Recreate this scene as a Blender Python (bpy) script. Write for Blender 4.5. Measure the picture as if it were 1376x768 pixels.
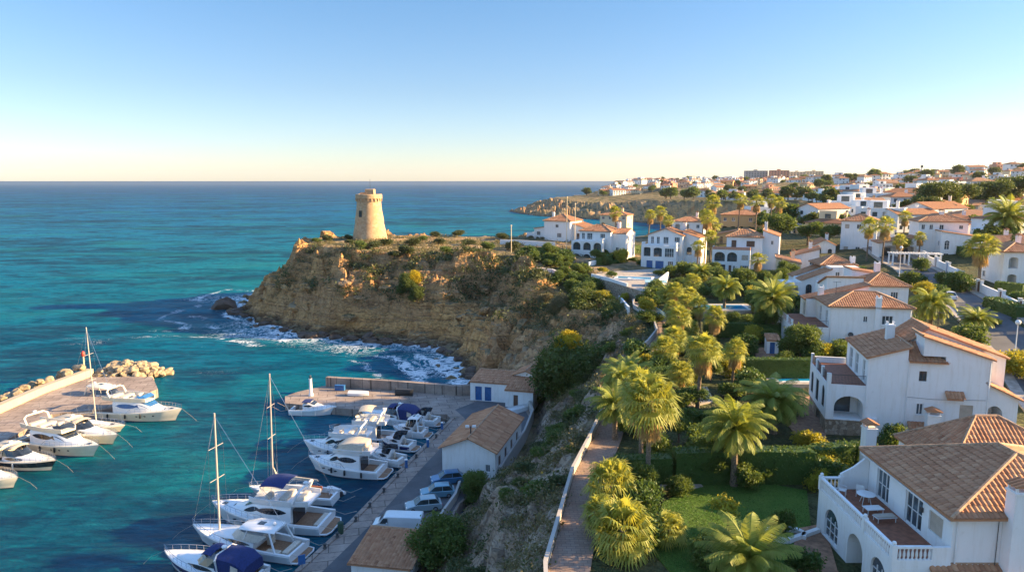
import bpy, math, random
import numpy as np
from mathutils import Vector, Matrix

for o in list(bpy.data.objects):
    bpy.data.objects.remove(o)
SC = bpy.context.scene
COL = SC.collection
R = math.radians

# ------------------------------------------------------------------ camera
FPX = 950.0
PITCH = math.atan(141 / 950)
CAMZ = 39.0
cam_d = bpy.data.cameras.new('camera')
cam = bpy.data.objects.new('camera', cam_d)
COL.objects.link(cam)
cam.location = (0, 0, CAMZ)
cam.rotation_euler = (math.pi / 2 - PITCH, 0, 0)
cam_d.sensor_width = 36.0
cam_d.lens = 36.0 * FPX / 1376
cam_d.clip_start = 0.5
cam_d.clip_end = 120000
SC.camera = cam

# ------------------------------------------------------------------ light
SUN_AZ = R(2)       # angle from +X towards +Y
SUN_EL = R(19)
world = bpy.data.worlds.new('World')
SC.world = world
world.use_nodes = True
wn = world.node_tree
for n in list(wn.nodes):
    wn.nodes.remove(n)
w_out = wn.nodes.new('ShaderNodeOutputWorld')
w_bg = wn.nodes.new('ShaderNodeBackground')
w_sky = wn.nodes.new('ShaderNodeTexSky')
w_sky.sky_type = 'NISHITA'
w_sky.sun_disc = False
w_sky.sun_elevation = SUN_EL
w_sky.sun_rotation = math.pi / 2 - SUN_AZ
w_sky.air_density = 1.0
w_sky.dust_density = 0.35
w_sky.ozone_density = 4.0
w_bg.inputs['Strength'].default_value = 0.15
w_tc = wn.nodes.new('ShaderNodeTexCoord'); w_sp = wn.nodes.new('ShaderNodeSeparateXYZ'); wn.links.new(w_tc.outputs['Generated'], w_sp.inputs[0])
w_rm = wn.nodes.new('ShaderNodeValToRGB'); wn.links.new(w_sp.outputs[2], w_rm.inputs[0])
for e_, (p_, c_) in zip([w_rm.color_ramp.elements[0], w_rm.color_ramp.elements[1]] + [w_rm.color_ramp.elements.new(.5) for _ in range(4)],
                        ((0.0, (.50, .455, .455, 1)), (1.0, (1.0, .93, .84, 1)), (.05, (.44, .41, .425, 1)), (.12, (.39, .375, .385, 1)), (.25, (.335, .385, .405, 1)), (.45, (.74, .73, .70, 1)))):
    e_.position = p_; e_.color = c_
w_mx = wn.nodes.new('ShaderNodeMix'); w_mx.data_type = 'RGBA'; w_mx.blend_type = 'MULTIPLY'; w_mx.inputs[0].default_value = 1
wn.links.new(w_sky.outputs[0], w_mx.inputs[6]); wn.links.new(w_rm.outputs[0], w_mx.inputs[7]); wn.links.new(w_mx.outputs[2], w_bg.inputs[0])
wn.links.new(w_bg.outputs[0], w_out.inputs[0])
sun_d = bpy.data.lights.new('sun', 'SUN')
sun = bpy.data.objects.new('sun', sun_d)
COL.objects.link(sun)
sun_d.energy = 5.0
sun_d.angle = R(0.6)
sun_d.color = (1.0, 0.71, 0.36)
sdir = Vector((math.cos(SUN_EL) * math.cos(SUN_AZ), math.cos(SUN_EL) * math.sin(SUN_AZ), math.sin(SUN_EL)))
sun.rotation_euler = sdir.to_track_quat('Z', 'Y').to_euler()
SC.view_settings.view_transform = 'Standard'
SC.view_settings.look = 'None'
SC.view_settings.exposure = 1.85
SC.view_settings.gamma = 1.0

# ------------------------------------------------------------------ pixel -> place helpers (1376x768 photo pixels)
def ray(u, v):
    xc = (u - 688) / FPX
    yc = (384 - v) / FPX
    return xc, math.cos(PITCH) + yc * math.sin(PITCH), -math.sin(PITCH) + yc * math.cos(PITCH)

def G(u, v, z=0.0):
    dx, dy, dz = ray(u, v)
    t = (z - CAMZ) / dz
    return (dx * t, dy * t)

def GD(u, v, y):
    dx, dy, dz = ray(u, v)
    t = y / dy
    return (dx * t, y, CAMZ + dz * t)

# ------------------------------------------------------------------ noise
def _h(ix, iy, iz=0, seed=0):
    n = (ix.astype(np.int64) * 374761393 + iy.astype(np.int64) * 668265263 + np.int64(iz) * 2147483647 + seed * 1274126177) & 0xffffffff
    n = ((n ^ (n >> 13)) * 1274126177) & 0xffffffff
    n = n ^ (n >> 16)
    return (n & 0xffff) / 65535.0

def vnoise(x, y, seed=0):
    ix = np.floor(x); iy = np.floor(y)
    fx = x - ix; fy = y - iy
    fx = fx * fx * fx * (fx * (fx * 6 - 15) + 10); fy = fy * fy * fy * (fy * (fy * 6 - 15) + 10)
    a = _h(ix, iy, 0, seed); b = _h(ix + 1, iy, 0, seed); c = _h(ix, iy + 1, 0, seed); d = _h(ix + 1, iy + 1, 0, seed)
    return (a + (b - a) * fx) * (1 - fy) + (c + (d - c) * fx) * fy

def fbm(x, y, octv=4, seed=0):
    s = 0; a = 1; t = 0
    for i in range(octv):
        c, sn = math.cos(0.6 * i + .3), math.sin(0.6 * i + .3)
        s = s + a * vnoise((x * c - y * sn) * 2 ** i + 17.3 * i, (x * sn + y * c) * 2 ** i - 9.1 * i, seed + i)
        t += a; a *= .5
    return s / t

def cells(x, y, seed=0):
    """returns (F1, F2, id value) of a jittered cell grid"""
    ix = np.floor(x); iy = np.floor(y)
    f1 = np.full(x.shape, 9.0); f2 = np.full(x.shape, 9.0); idv = np.zeros(x.shape)
    for dx in (-1, 0, 1):
        for dy in (-1, 0, 1):
            cx = ix + dx; cy = iy + dy
            px = cx + _h(cx, cy, 1, seed); py = cy + _h(cx, cy, 2, seed)
            d = np.hypot(px - x, py - y)
            i = _h(cx, cy, 3, seed)
            near = d < f1
            f2 = np.where(near, f1, np.minimum(f2, d))
            idv = np.where(near, i, idv)
            f1 = np.where(near, d, f1)
    return f1, f2, idv

def sstep(a, b, x):
    t = np.clip((x - a) / (b - a), 0, 1)
    return t * t * (3 - 2 * t)

# ------------------------------------------------------------------ mesh helpers
def link(o, parent=None):
    COL.objects.link(o)
    if parent is not None:
        o.parent = parent
    return o

def tag(o, label=None, cat=None, group=None, kind=None):
    if label: o['label'] = label
    if cat: o['category'] = cat
    if group: o['group'] = group
    if kind: o['kind'] = kind
    return o

def empty(name, loc, rz=0.0, label=None, cat=None, group=None):
    o = bpy.data.objects.new(name, None)
    o.empty_display_size = .3
    o.location = loc
    o.rotation_euler = (0, 0, rz)
    COL.objects.link(o)
    return tag(o, label, cat, group)

def children(o):
    return [c for c in bpy.data.objects if c.parent == o]

KIDS = {}
def copy_tree(o, loc=None, rz=None, scale=None, parent=None, label=None, group=None, cat=None):
    c = o.copy(); COL.objects.link(c)
    if parent is not None: c.parent = parent
    if loc is not None: c.location = loc
    if rz is not None: c.rotation_euler = (0, 0, rz)
    if scale is not None: c.scale = (scale,) * 3 if not hasattr(scale, '__len__') else scale
    tag(c, label, cat, group)
    if o.name not in KIDS:
        KIDS[o.name] = [k.name for k in children(o)]
    for k in KIDS[o.name]:
        copy_tree(bpy.data.objects[k], parent=c)
    return c

def mesh_np(name, V, F, mats, parent=None, tint=None, mi=None, smooth=False, loc=None):
    """V (n,3), F (m,k) fixed-size faces"""
    V = np.asarray(V, np.float32); F = np.asarray(F, np.int32)
    me = bpy.data.meshes.new(name)
    m, k = F.shape
    me.vertices.add(len(V)); me.vertices.foreach_set('co', V.ravel())
    me.loops.add(m * k); me.loops.foreach_set('vertex_index', F.ravel())
    me.polygons.add(m)
    me.polygons.foreach_set('loop_start', np.arange(0, m * k, k, dtype=np.int32))
    me.polygons.foreach_set('loop_total', np.full(m, k, np.int32))
    if mi is not None: me.polygons.foreach_set('material_index', np.asarray(mi, np.int32))
    me.polygons.foreach_set('use_smooth', np.full(m, bool(smooth)))
    me.update(calc_edges=True)
    for a in (mats if isinstance(mats, (list, tuple)) else [mats]):
        me.materials.append(a)
    if tint is not None:
        at = me.attributes.new('tint', 'FLOAT', 'POINT')
        at.data.foreach_set('value', np.asarray(tint, np.float32))
    o = bpy.data.objects.new(name, me)
    if loc is not None: o.location = loc
    return link(o, parent)

class MB:
    """collects faces; build() links them as one mesh object"""
    def __init__(s):
        s.v = []; s.f = []; s.m = []; s.t = []; s.M = Matrix.Identity(4)
    def add(s, vs, fs, mi=0, tint=0.5):
        b = len(s.v)
        for p in vs: s.v.append(tuple(s.M @ Vector(p)))
        s.t += [tint] * len(vs)
        for f in fs:
            s.f.append(tuple(b + i for i in f)); s.m.append(mi)
    def box(s, x0, x1, y0, y1, z0, z1, mi=0):
        s.add([(x0, y0, z0), (x1, y0, z0), (x1, y1, z0), (x0, y1, z0), (x0, y0, z1), (x1, y0, z1), (x1, y1, z1), (x0, y1, z1)],
              [(0, 3, 2, 1), (4, 5, 6, 7), (0, 1, 5, 4), (1, 2, 6, 5), (2, 3, 7, 6), (3, 0, 4, 7)], mi)
    def bbox(s, x0, x1, y0, y1, z0, z1, b=0.03, mi=0):
        """box with chamfered edges"""
        b = min(b, (x1 - x0) * .45, (y1 - y0) * .45, (z1 - z0) * .45)
        rings = [(z0, b), (z0 + b, 0), (z1 - b, 0), (z1, b)]
        vs = []
        for z, i in rings:
            c = b + i * 0.7
            X0, X1, Y0, Y1 = x0 + i, x1 - i, y0 + i, y1 - i
            vs += [(X0 + b, Y0, z), (X1 - b, Y0, z), (X1, Y0 + b, z), (X1, Y1 - b, z), (X1 - b, Y1, z), (X0 + b, Y1, z), (X0, Y1 - b, z), (X0, Y0 + b, z)]
        fs = [tuple(range(7, -1, -1)), tuple(range(24, 32))]
        for r in range(3):
            for k in range(8):
                fs.append((r * 8 + k, r * 8 + (k + 1) % 8, r * 8 + 8 + (k + 1) % 8, r * 8 + 8 + k))
        s.add(vs, fs, mi)
    def tube(s, pts, r, n=8, mi=0, cap=True, tint=.5):
        pts = [Vector(p) for p in pts]
        rs = r if hasattr(r, '__len__') else [r] * len(pts)
        vs = []; fs = []
        up = Vector((0, 0, 1))
        for i, p in enumerate(pts):
            d = (pts[min(i + 1, len(pts) - 1)] - pts[max(i - 1, 0)])
            d = d.normalized() if d.length > 1e-9 else up
            a = d.cross(up if abs(d.z) < .95 else Vector((1, 0, 0))).normalized()
            b = d.cross(a)
            for k in range(n):
                t = 2 * math.pi * k / n
                vs.append(p + (a * math.cos(t) + b * math.sin(t)) * rs[i])
        for i in range(len(pts) - 1):
            for k in range(n):
                fs.append((i * n + k, (i + 1) * n + k, (i + 1) * n + (k + 1) % n, i * n + (k + 1) % n))
        if cap:
            fs.append(tuple(range(n))); fs.append(tuple(range(len(vs) - 1, len(vs) - n - 1, -1)))
        s.add(vs, fs, mi, tint)
    def lathe(s, prof, n=12, c=(0, 0), mi=0, ph=0.0):
        vs = []; fs = []
        for r, z in prof:
            for k in range(n):
                t = 2 * math.pi * k / n + ph
                vs.append((c[0] + r * math.cos(t), c[1] + r * math.sin(t), z))
        for i in range(len(prof) - 1):
            for k in range(n):
                fs.append((i * n + k, i * n + (k + 1) % n, (i + 1) * n + (k + 1) % n, (i + 1) * n + k))
        fs.append(tuple(range(n - 1, -1, -1))); fs.append(tuple(range(len(vs) - n, len(vs))))
        s.add(vs, fs, mi)
    def loft(s, rings, closed=True, cap=True, mi=0):
        n = len(rings[0]); vs = [p for r in rings for p in r]; fs = []
        for i in range(len(rings) - 1):
            for k in range(n if closed else n - 1):
                fs.append((i * n + k, i * n + (k + 1) % n, (i + 1) * n + (k + 1) % n, (i + 1) * n + k))
        if cap:
            fs.append(tuple(range(n - 1, -1, -1))); fs.append(tuple(range(len(vs) - n, len(vs))))
        s.add(vs, fs, mi)
    def prism(s, poly, z0, z1, mi=0):
        n = len(poly)
        s.add([(x, y, z0) for x, y in poly] + [(x, y, z1) for x, y in poly],
              [tuple(range(n - 1, -1, -1)), tuple(range(n, 2 * n))] + [(k, (k + 1) % n, n + (k + 1) % n, n + k) for k in range(n)], mi)
    def ball(s, c, r, n=10, mi=0):
        rr = r if hasattr(r, '__len__') else (r, r, r)
        vs = []; fs = []; m = n // 2 + 1
        for i in range(m):
            a = math.pi * (i + .02) / (m - 1 + .04)
            for k in range(n):
                t = 2 * math.pi * k / n
                vs.append((c[0] + rr[0] * math.sin(a) * math.cos(t), c[1] + rr[1] * math.sin(a) * math.sin(t), c[2] - rr[2] * math.cos(a)))
        for i in range(m - 1):
            for k in range(n):
                fs.append((i * n + k, i * n + (k + 1) % n, (i + 1) * n + (k + 1) % n, (i + 1) * n + k))
        fs.append(tuple(range(n - 1, -1, -1))); fs.append(tuple(range(len(vs) - n, len(vs))))
        s.add(vs, fs, mi)
    def build(s, name, mats, parent=None, smooth=False, loc=None):
        me = bpy.data.meshes.new(name)
        me.from_pydata(s.v, [], s.f)
        for a in (mats if isinstance(mats, (list, tuple)) else [mats]):
            me.materials.append(a)
        me.polygons.foreach_set('material_index', s.m)
        if smooth:
            me.polygons.foreach_set('use_smooth', [True] * len(s.f))
            if smooth != 'all' and hasattr(me, 'set_sharp_from_angle'):
                me.set_sharp_from_angle(angle=R(35))
        at = me.attributes.new('tint', 'FLOAT', 'POINT'); at.data.foreach_set('value', s.t)
        me.update()
        o = bpy.data.objects.new(name, me)
        if loc is not None: o.location = loc
        return link(o, parent)

# ------------------------------------------------------------------ materials
def srgb(c):
    return c if len(c) == 4 else (*c, 1)

class NT:
    def __init__(s, name):
        s.mat = bpy.data.materials.new(name); s.mat.use_nodes = True
        s.t = s.mat.node_tree
        for n in list(s.t.nodes): s.t.nodes.remove(n)
        s.out = s.n('ShaderNodeOutputMaterial')
    def n(s, typ, **kw):
        nd = s.t.nodes.new(typ)
        for k, v in kw.items():
            if k.startswith('i_'):
                key = k[2:]
                key = int(key) if key.isdigit() else key.replace('_', ' ')
                nd.inputs[key].default_value = v
            else: setattr(nd, k, v)
        return nd
    def l(s, a, b): s.t.links.new(a, b)
    def obj(s): return s.n('ShaderNodeTexCoord').outputs['Object']
    def pos(s): return s.n('ShaderNodeNewGeometry').outputs['Position']
    def noise(s, vec, scale, detail=4, rough=.55, dist=0.0):
        nd = s.n('ShaderNodeTexNoise'); nd.inputs['Scale'].default_value = scale
        nd.inputs['Detail'].default_value = detail; nd.inputs['Roughness'].default_value = rough
        nd.inputs['Distortion'].default_value = dist
        s.l(vec, nd.inputs['Vector']); return nd.outputs['Fac']
    def ramp(s, fac, stops, interp='LINEAR'):
        nd = s.n('ShaderNodeValToRGB'); cr = nd.color_ramp; cr.interpolation = interp
        while len(cr.elements) < len(stops): cr.elements.new(.5)
        for e, (p, c) in zip(cr.elements, stops):
            e.position = p; e.color = srgb(c) if hasattr(c, '__len__') else (c, c, c, 1)
        s.l(fac, nd.inputs[0]); return nd.outputs[0]
    def mix(s, fac, a, b, typ='MIX'):
        nd = s.n('ShaderNodeMix', data_type='RGBA', blend_type=typ)
        if isinstance(fac, (int, float)): nd.inputs[0].default_value = fac
        else: s.l(fac, nd.inputs[0])
        for i, x in ((6, a), (7, b)):
            if hasattr(x, '__len__'): nd.inputs[i].default_value = srgb(x)
            else: s.l(x, nd.inputs[i])
        return nd.outputs[2]
    def math(s, op, a, b=None, clamp=False):
        nd = s.n('ShaderNodeMath', operation=op, use_clamp=clamp)
        for i, x in ((0, a), (1, b)):
            if x is None: continue
            if isinstance(x, (int, float)): nd.inputs[i].default_value = x
            else: s.l(x, nd.inputs[i])
        return nd.outputs[0]
    def attr(s, name): return s.n('ShaderNodeAttribute', attribute_name=name).outputs['Fac']
    def bump(s, h, strength=.3, dist=.05, prev=None):
        nd = s.n('ShaderNodeBump'); nd.inputs['Strength'].default_value = strength; nd.inputs['Distance'].default_value = dist
        s.l(h, nd.inputs['Height'])
        if prev is not None: s.l(prev, nd.inputs['Normal'])
        return nd.outputs[0]
    def bsdf(s, col, rough=.7, metal=0, normal=None, spec=.5, **kw):
        b = s.n('ShaderNodeBsdfPrincipled')
        if hasattr(col, '__len__'): b.inputs['Base Color'].default_value = srgb(col)
        else: s.l(col, b.inputs['Base Color'])
        if isinstance(rough, (int, float)): b.inputs['Roughness'].default_value = rough
        else: s.l(rough, b.inputs['Roughness'])
        b.inputs['Metallic'].default_value = metal
        b.inputs['Specular IOR Level'].default_value = spec
        if normal is not None: s.l(normal, b.inputs['Normal'])
        for k, v in kw.items(): b.inputs[k.replace('_', ' ')].default_value = v
        s.l(b.outputs[0], s.out.inputs[0]); return b

def simple(name, c, rough=.6, metal=0, var=.12, scale=3, bump=0.0, spec=.5, **kw):
    t = NT(name); ob = t.obj()
    f = t.noise(ob, scale, 5)
    c2 = tuple(x * (1 - var * 2) for x in c); c3 = tuple(min(1, x * (1 + var)) for x in c)
    col = t.ramp(f, [(.3, c2), (.6, c), (.8, c3)])
    nm = t.bump(t.noise(ob, scale * 6, 4), bump, .02) if bump else None
    t.bsdf(col, rough, metal, nm, spec, **kw)
    return t.mat

M = {}
def stucco(name, c, dirt=(.55, .48, .38)):
    t = NT(name); ob = t.obj()
    f = t.noise(ob, .5, 6, .6); g = t.noise(ob, 2.5, 5, .65)
    mp = t.n('ShaderNodeMapping'); mp.inputs['Scale'].default_value = (2.2, 2.2, .25); t.l(ob, mp.inputs[0])
    st = t.noise(mp.outputs[0], 1.2, 6, .65)
    col = t.mix(t.ramp(f, [(.35, 0.0), (.7, .5)]), c, tuple(x * .86 for x in c))
    col = t.mix(t.ramp(st, [(.50, 0.0), (.75, .38)]), col, dirt)
    col = t.mix(t.ramp(g, [(.58, 0.0), (.75, .22)]), col, tuple(x * .8 for x in dirt))
    t.bsdf(col, .85, 0, t.bump(t.noise(ob, 22, 4), .25, .01), .3)
    return t.mat
M['white'] = stucco('white_stucco', (.80, .79, .77))
M['cream'] = stucco('cream_stucco', (.72, .58, .38))
M['ochre'] = stucco('ochre_stucco', (.62, .38, .17))
M['pink'] = stucco('pink_stucco', (.55, .27, .18))
M['greywall'] = stucco('grey_stucco', (.42, .39, .36))

def tile_mat(name, a, b, c):
    t = NT(name); ob = t.obj(); ti = t.attr('tint')
    col = t.ramp(ti, [(0, a), (.35, b), (.7, tuple((x + y) / 2 for x, y in zip(b, c))), (1, c)])
    f = t.noise(ob, .8, 6, .65); g = t.noise(ob, 9, 5, .7)
    col = t.mix(t.ramp(f, [(.48, 0.0), (.75, .28)]), col, (.17, .115, .08))
    col = t.mix(t.ramp(g, [(.55, 0.0), (.75, .4)]), col, (.34, .27, .19))
    t.bsdf(col, .85, 0, t.bump(g, .4, .02), .25)
    return t.mat
M['tile'] = tile_mat('terracotta_tiles', (.26, .11, .055), (.42, .19, .095), (.60, .33, .18))
M['tilecap'] = simple('terracotta_ridge', (.48, .29, .17), .85, scale=4, var=.25, bump=.3)
M['roof_slab'] = simple('roof_slab', (.34, .24, .17), .9, scale=3, var=.15)
t = NT('far_tiles'); ob = t.obj()
oi = t.n('ShaderNodeObjectInfo').outputs['Random']
col = t.ramp(oi, [(0, (.26, .11, .06)), (.5, (.36, .17, .09)), (1, (.42, .25, .15))])
col = t.mix(t.ramp(t.noise(ob, 1.6, 5, .7), [(.4, 0.0), (.7, .6)]), col, (.14, .09, .06))
wv = t.n('ShaderNodeTexWave'); wv.inputs['Scale'].default_value = 1.1; t.l(ob, wv.inputs[0])
t.bsdf(col, .9, 0, t.bump(wv.outputs['Fac'], .5, .1), .2)
M['fartile'] = t.mat

def glass_mat(name, c=(.03, .045, .055)):
    t = NT(name); ob = t.obj()
    t.bsdf(t.ramp(t.noise(ob, .8, 2), [(.35, c), (.7, tuple(x * 2.6 for x in c))]), .06, 0, None, .8)
    return t.mat
M['glass'] = glass_mat('window_glass')
M['boatglass'] = glass_mat('boat_window_glass', (.012, .016, .022))
M['carglass'] = glass_mat('car_glass', (.02, .03, .035))
M['winframe'] = simple('white_window_frame', (.75, .74, .72), .5, scale=2, var=.05)
M['darkframe'] = simple('dark_window_frame', (.10, .07, .05), .5, scale=2, var=.1)
M['blind'] = simple('beige_shutter', (.48, .40, .32), .7, scale=2, var=.1)
M['brownshut'] = simple('brown_shutter', (.16, .09, .06), .7, scale=2, var=.1)
M['blue'] = simple('blue_paint', (.03, .14, .36), .45, scale=2, var=.15)
M['metal'] = simple('painted_iron', (.06, .06, .06), .5, .3, scale=3, var=.1)
M['steel'] = simple('stainless_steel', (.62, .63, .65), .25, .9, scale=3, var=.05)
M['terr'] = simple('terrace_tiles', (.31, .115, .06), .75, scale=3, var=.2, bump=.2)
M['patio'] = simple('patio_paving', (.36, .19, .11), .85, scale=2.5, var=.25, bump=.3)
M['pale_pave'] = simple('pale_paving', (.42, .36, .30), .85, scale=1.5, var=.2, bump=.3)

t = NT('rubble_stone'); ob = t.obj()
vo = t.n('ShaderNodeTexVoronoi'); vo.inputs['Scale'].default_value = 3.0; t.l(ob, vo.inputs['Vector'])
ve = t.n('ShaderNodeTexVoronoi', feature='DISTANCE_TO_EDGE'); ve.inputs['Scale'].default_value = 3.0; t.l(ob, ve.inputs['Vector'])
sx = t.n('ShaderNodeSeparateColor'); t.l(vo.outputs['Color'], sx.inputs[0])
col = t.ramp(sx.outputs[0], [(0, (.22, .16, .11)), (.5, (.34, .26, .18)), (1, (.46, .38, .29))])
col = t.mix(t.ramp(ve.outputs['Distance'], [(0.0, .85), (.06, 0.0)]), col, (.16, .13, .10))
t.bsdf(col, .9, 0, t.bump(ve.outputs['Distance'], .6, .05), .2)
M['stone'] = t.mat

def leaf_mat(name, dark, light, dead=None, trans=.35, rough=.55):
    t = NT(name); ti = t.attr('tint')
    ri = t.n('ShaderNodeNewGeometry').outputs['Random Per Island']
    col = t.ramp(ti, [(0, dark), (1, light)])
    col = t.mix(.35, col, t.ramp(ri, [(0, dark), (.55, light), (1, dead or light)]))
    b = t.bsdf(col, rough, 0, None, .3)
    tr = t.n('ShaderNodeBsdfTranslucent'); t.l(t.mix(.5, col, (light[0] * 2.0, light[1] * 1.7, light[2] * .7)), tr.inputs[0])
    mx = t.n('ShaderNodeMixShader'); mx.inputs[0].default_value = trans
    t.l(b.outputs[0], mx.inputs[1]); t.l(tr.outputs[0], mx.inputs[2]); t.l(mx.outputs[0], t.out.inputs[0])
    return t.mat
M['palm'] = leaf_mat('date_palm_leaves', (0.112, 0.165, 0.033), (0.255, 0.300, 0.053), (0.390, 0.300, 0.090))
M['fan'] = leaf_mat('fan_palm_leaves', (0.128, 0.180, 0.030), (0.360, 0.375, 0.068), (0.510, 0.390, 0.120), trans=.4)
M['deadfan'] = leaf_mat('dry_palm_leaves', (0.242, 0.154, 0.061), (0.440, 0.297, 0.121), trans=.3)
M['leaf'] = leaf_mat('broad_leaves', (0.046, 0.085, 0.022), (0.132, 0.186, 0.039))
M['leafy'] = leaf_mat('yellow_green_leaves', (0.161, 0.184, 0.023), (0.380, 0.345, 0.040), trans=.4)
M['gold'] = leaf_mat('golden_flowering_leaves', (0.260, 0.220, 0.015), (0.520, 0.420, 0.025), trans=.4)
M['pine'] = leaf_mat('pine_needles', (0.032, 0.061, 0.017), (0.109, 0.145, 0.029), trans=.25)
M['hedge'] = leaf_mat('hedge_leaves', (0.038, 0.075, 0.021), (0.090, 0.150, 0.030), trans=.25)
M['scrub'] = leaf_mat('dry_scrub', (0.083, 0.079, 0.033), (0.220, 0.187, 0.088), (0.286, 0.220, 0.132), trans=.2)
M['scrubg'] = leaf_mat('green_scrub', (0.034, 0.055, 0.021), (0.098, 0.115, 0.037), trans=.2)
M['bark'] = simple('tree_bark', (.17, .12, .085), .95, scale=6, var=.3, bump=.6)
M['palmbark'] = simple('palm_trunk', (.24, .175, .12), .95, scale=9, var=.35, bump=.8)
# ------------------------------------------------------------------ terrain
SHORE = [(-11, -60), (-11, 20), (-9.6, 60), (-8.6, 70), (-3.4, 86), (1.4, 103), (2.6, 113), (2.4, 121), (-3, 127), (-7, 134), (-8, 142), (-12, 152), (-17, 163), (-27, 168), (-35, 172), (-43, 176),
         (-50, 177), (-57, 183), (-63, 188), (-71, 192), (-74, 200), (-82, 208), (-84, 222), (-88, 240), (-78, 262), (-50, 268), (-20, 262), (14, 266), (60, 290),
         (120, 330), (175, 450), (160, 600), (95, 720), (27, 800), (8, 870), (-6, 935), (20, 965), (80, 1050), (140, 1177), (250, 1600), (640, 3200), (2600, 9000),
         (9000, 9000), (9000, -60)]
EDGE = [(1.5, -60), (2.0, 20), (2.0, 42), (4.8, 57), (7.4, 66), (12.5, 86), (18.6, 103), (21.5, 111), (22.5, 126), (23.5, 141), (18, 147), (14, 152), (14, 162), (7, 178), (2, 190),
        (-10, 193), (-24, 190), (-40, 193), (-52, 200), (-60, 208), (-62, 224), (-48, 240), (-10, 242), (30, 244), (70, 268), (135, 322), (190, 450), (178, 610), (125, 760),
        (70, 850), (55, 930), (60, 985), (115, 1060), (175, 1180), (290, 1600), (700, 3200), (2700, 8600), (8600, 8600), (8600, -60)]

def seg_dist(X, Y, P):
    d = np.full(X.shape, 1e9)
    for (x0, y0), (x1, y1) in zip(P, P[1:] + P[:1]):
        vx, vy = x1 - x0, y1 - y0
        t = np.clip(((X - x0) * vx + (Y - y0) * vy) / (vx * vx + vy * vy), 0, 1)
        d = np.minimum(d, np.hypot(X - x0 - t * vx, Y - y0 - t * vy))
    return d

def inside(X, Y, P):
    c = np.zeros(X.shape, bool)
    for (x0, y0), (x1, y1) in zip(P, P[1:] + P[:1]):
        if y0 == y1: continue
        c ^= ((y0 > Y) != (y1 > Y)) & (X < (x1 - x0) * (Y - y0) / (y1 - y0) + x0)
    return c

CTRL = [(3, 20, 14), (20, 30, 14), (5, 45, 14), (20, 50, 14), (8, 66, 14), (22, 72, 14), (32, 64, 13.8), (40, 60, 15), (50, 62, 15.6), (19, 103, 14.3), (30, 88, 14), (42, 95, 14.4), (60, 95, 17), (25, 126, 15),
        (62, 60, 16), (70, 90, 17.3), (82, 111, 18.4), (84, 128, 18.6), (93, 158, 19.8), (110, 206, 22), (24, 141, 14.8), (19, 150, 12.5), (28, 160, 12.6), (23, 165, 12.4), (32, 164, 13.2), (20, 158, 12.2), (45, 140, 16), (60, 130, 17), (50, 110, 15),
        (40, 172, 16.1), (52, 172, 16.2), (66, 172, 16.3), (24, 185, 16.8), (15, 200, 18), (2, 192, 18.5), (5, 222, 19.2), (-20, 195, 19.6), (-44, 220, 21), (-56, 205, 20.6), (-30, 235, 20.5), (0, 240, 20),
        (80, 190, 19.5), (120, 180, 22.5), (140, 150, 22.5), (110, 130, 20.5), (95, 105, 19.2), (100, 260, 23), (150, 300, 26), (200, 350, 28), (100, 320, 20), (220, 450, 26), (300, 400, 34), (250, 600, 22), (400, 600, 33),
        (150, 900, 20), (80, 950, 17), (100, 830, 15), (210, 750, 20), (260, 1000, 30), (300, 1200, 34), (420, 1000, 37), (560, 900, 43), (700, 900, 55), (900, 1000, 62), (600, 600, 44), (400, 250, 38), (300, 200, 31), (250, 100, 26),
        (150, 50, 21), (100, 30, 17), (500, 1400, 37), (300, 1700, 30), (900, 1700, 55), (2000, 2500, 40), (600, 3000, 30), (2000, 500, 60), (6000, 3000, 40)]
def plateau(X, Y):
    s = 0; w = 0
    for cx, cy, cz in CTRL:
        d2 = (X - cx) ** 2 + (Y - cy) ** 2
        sc = 4 + .035 * math.hypot(cx, cy)
        k = 1.0 / (d2 + sc * sc) ** 2 * sc ** 1.5
        s = s + k * cz; w = w + k
    return s / w

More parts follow.
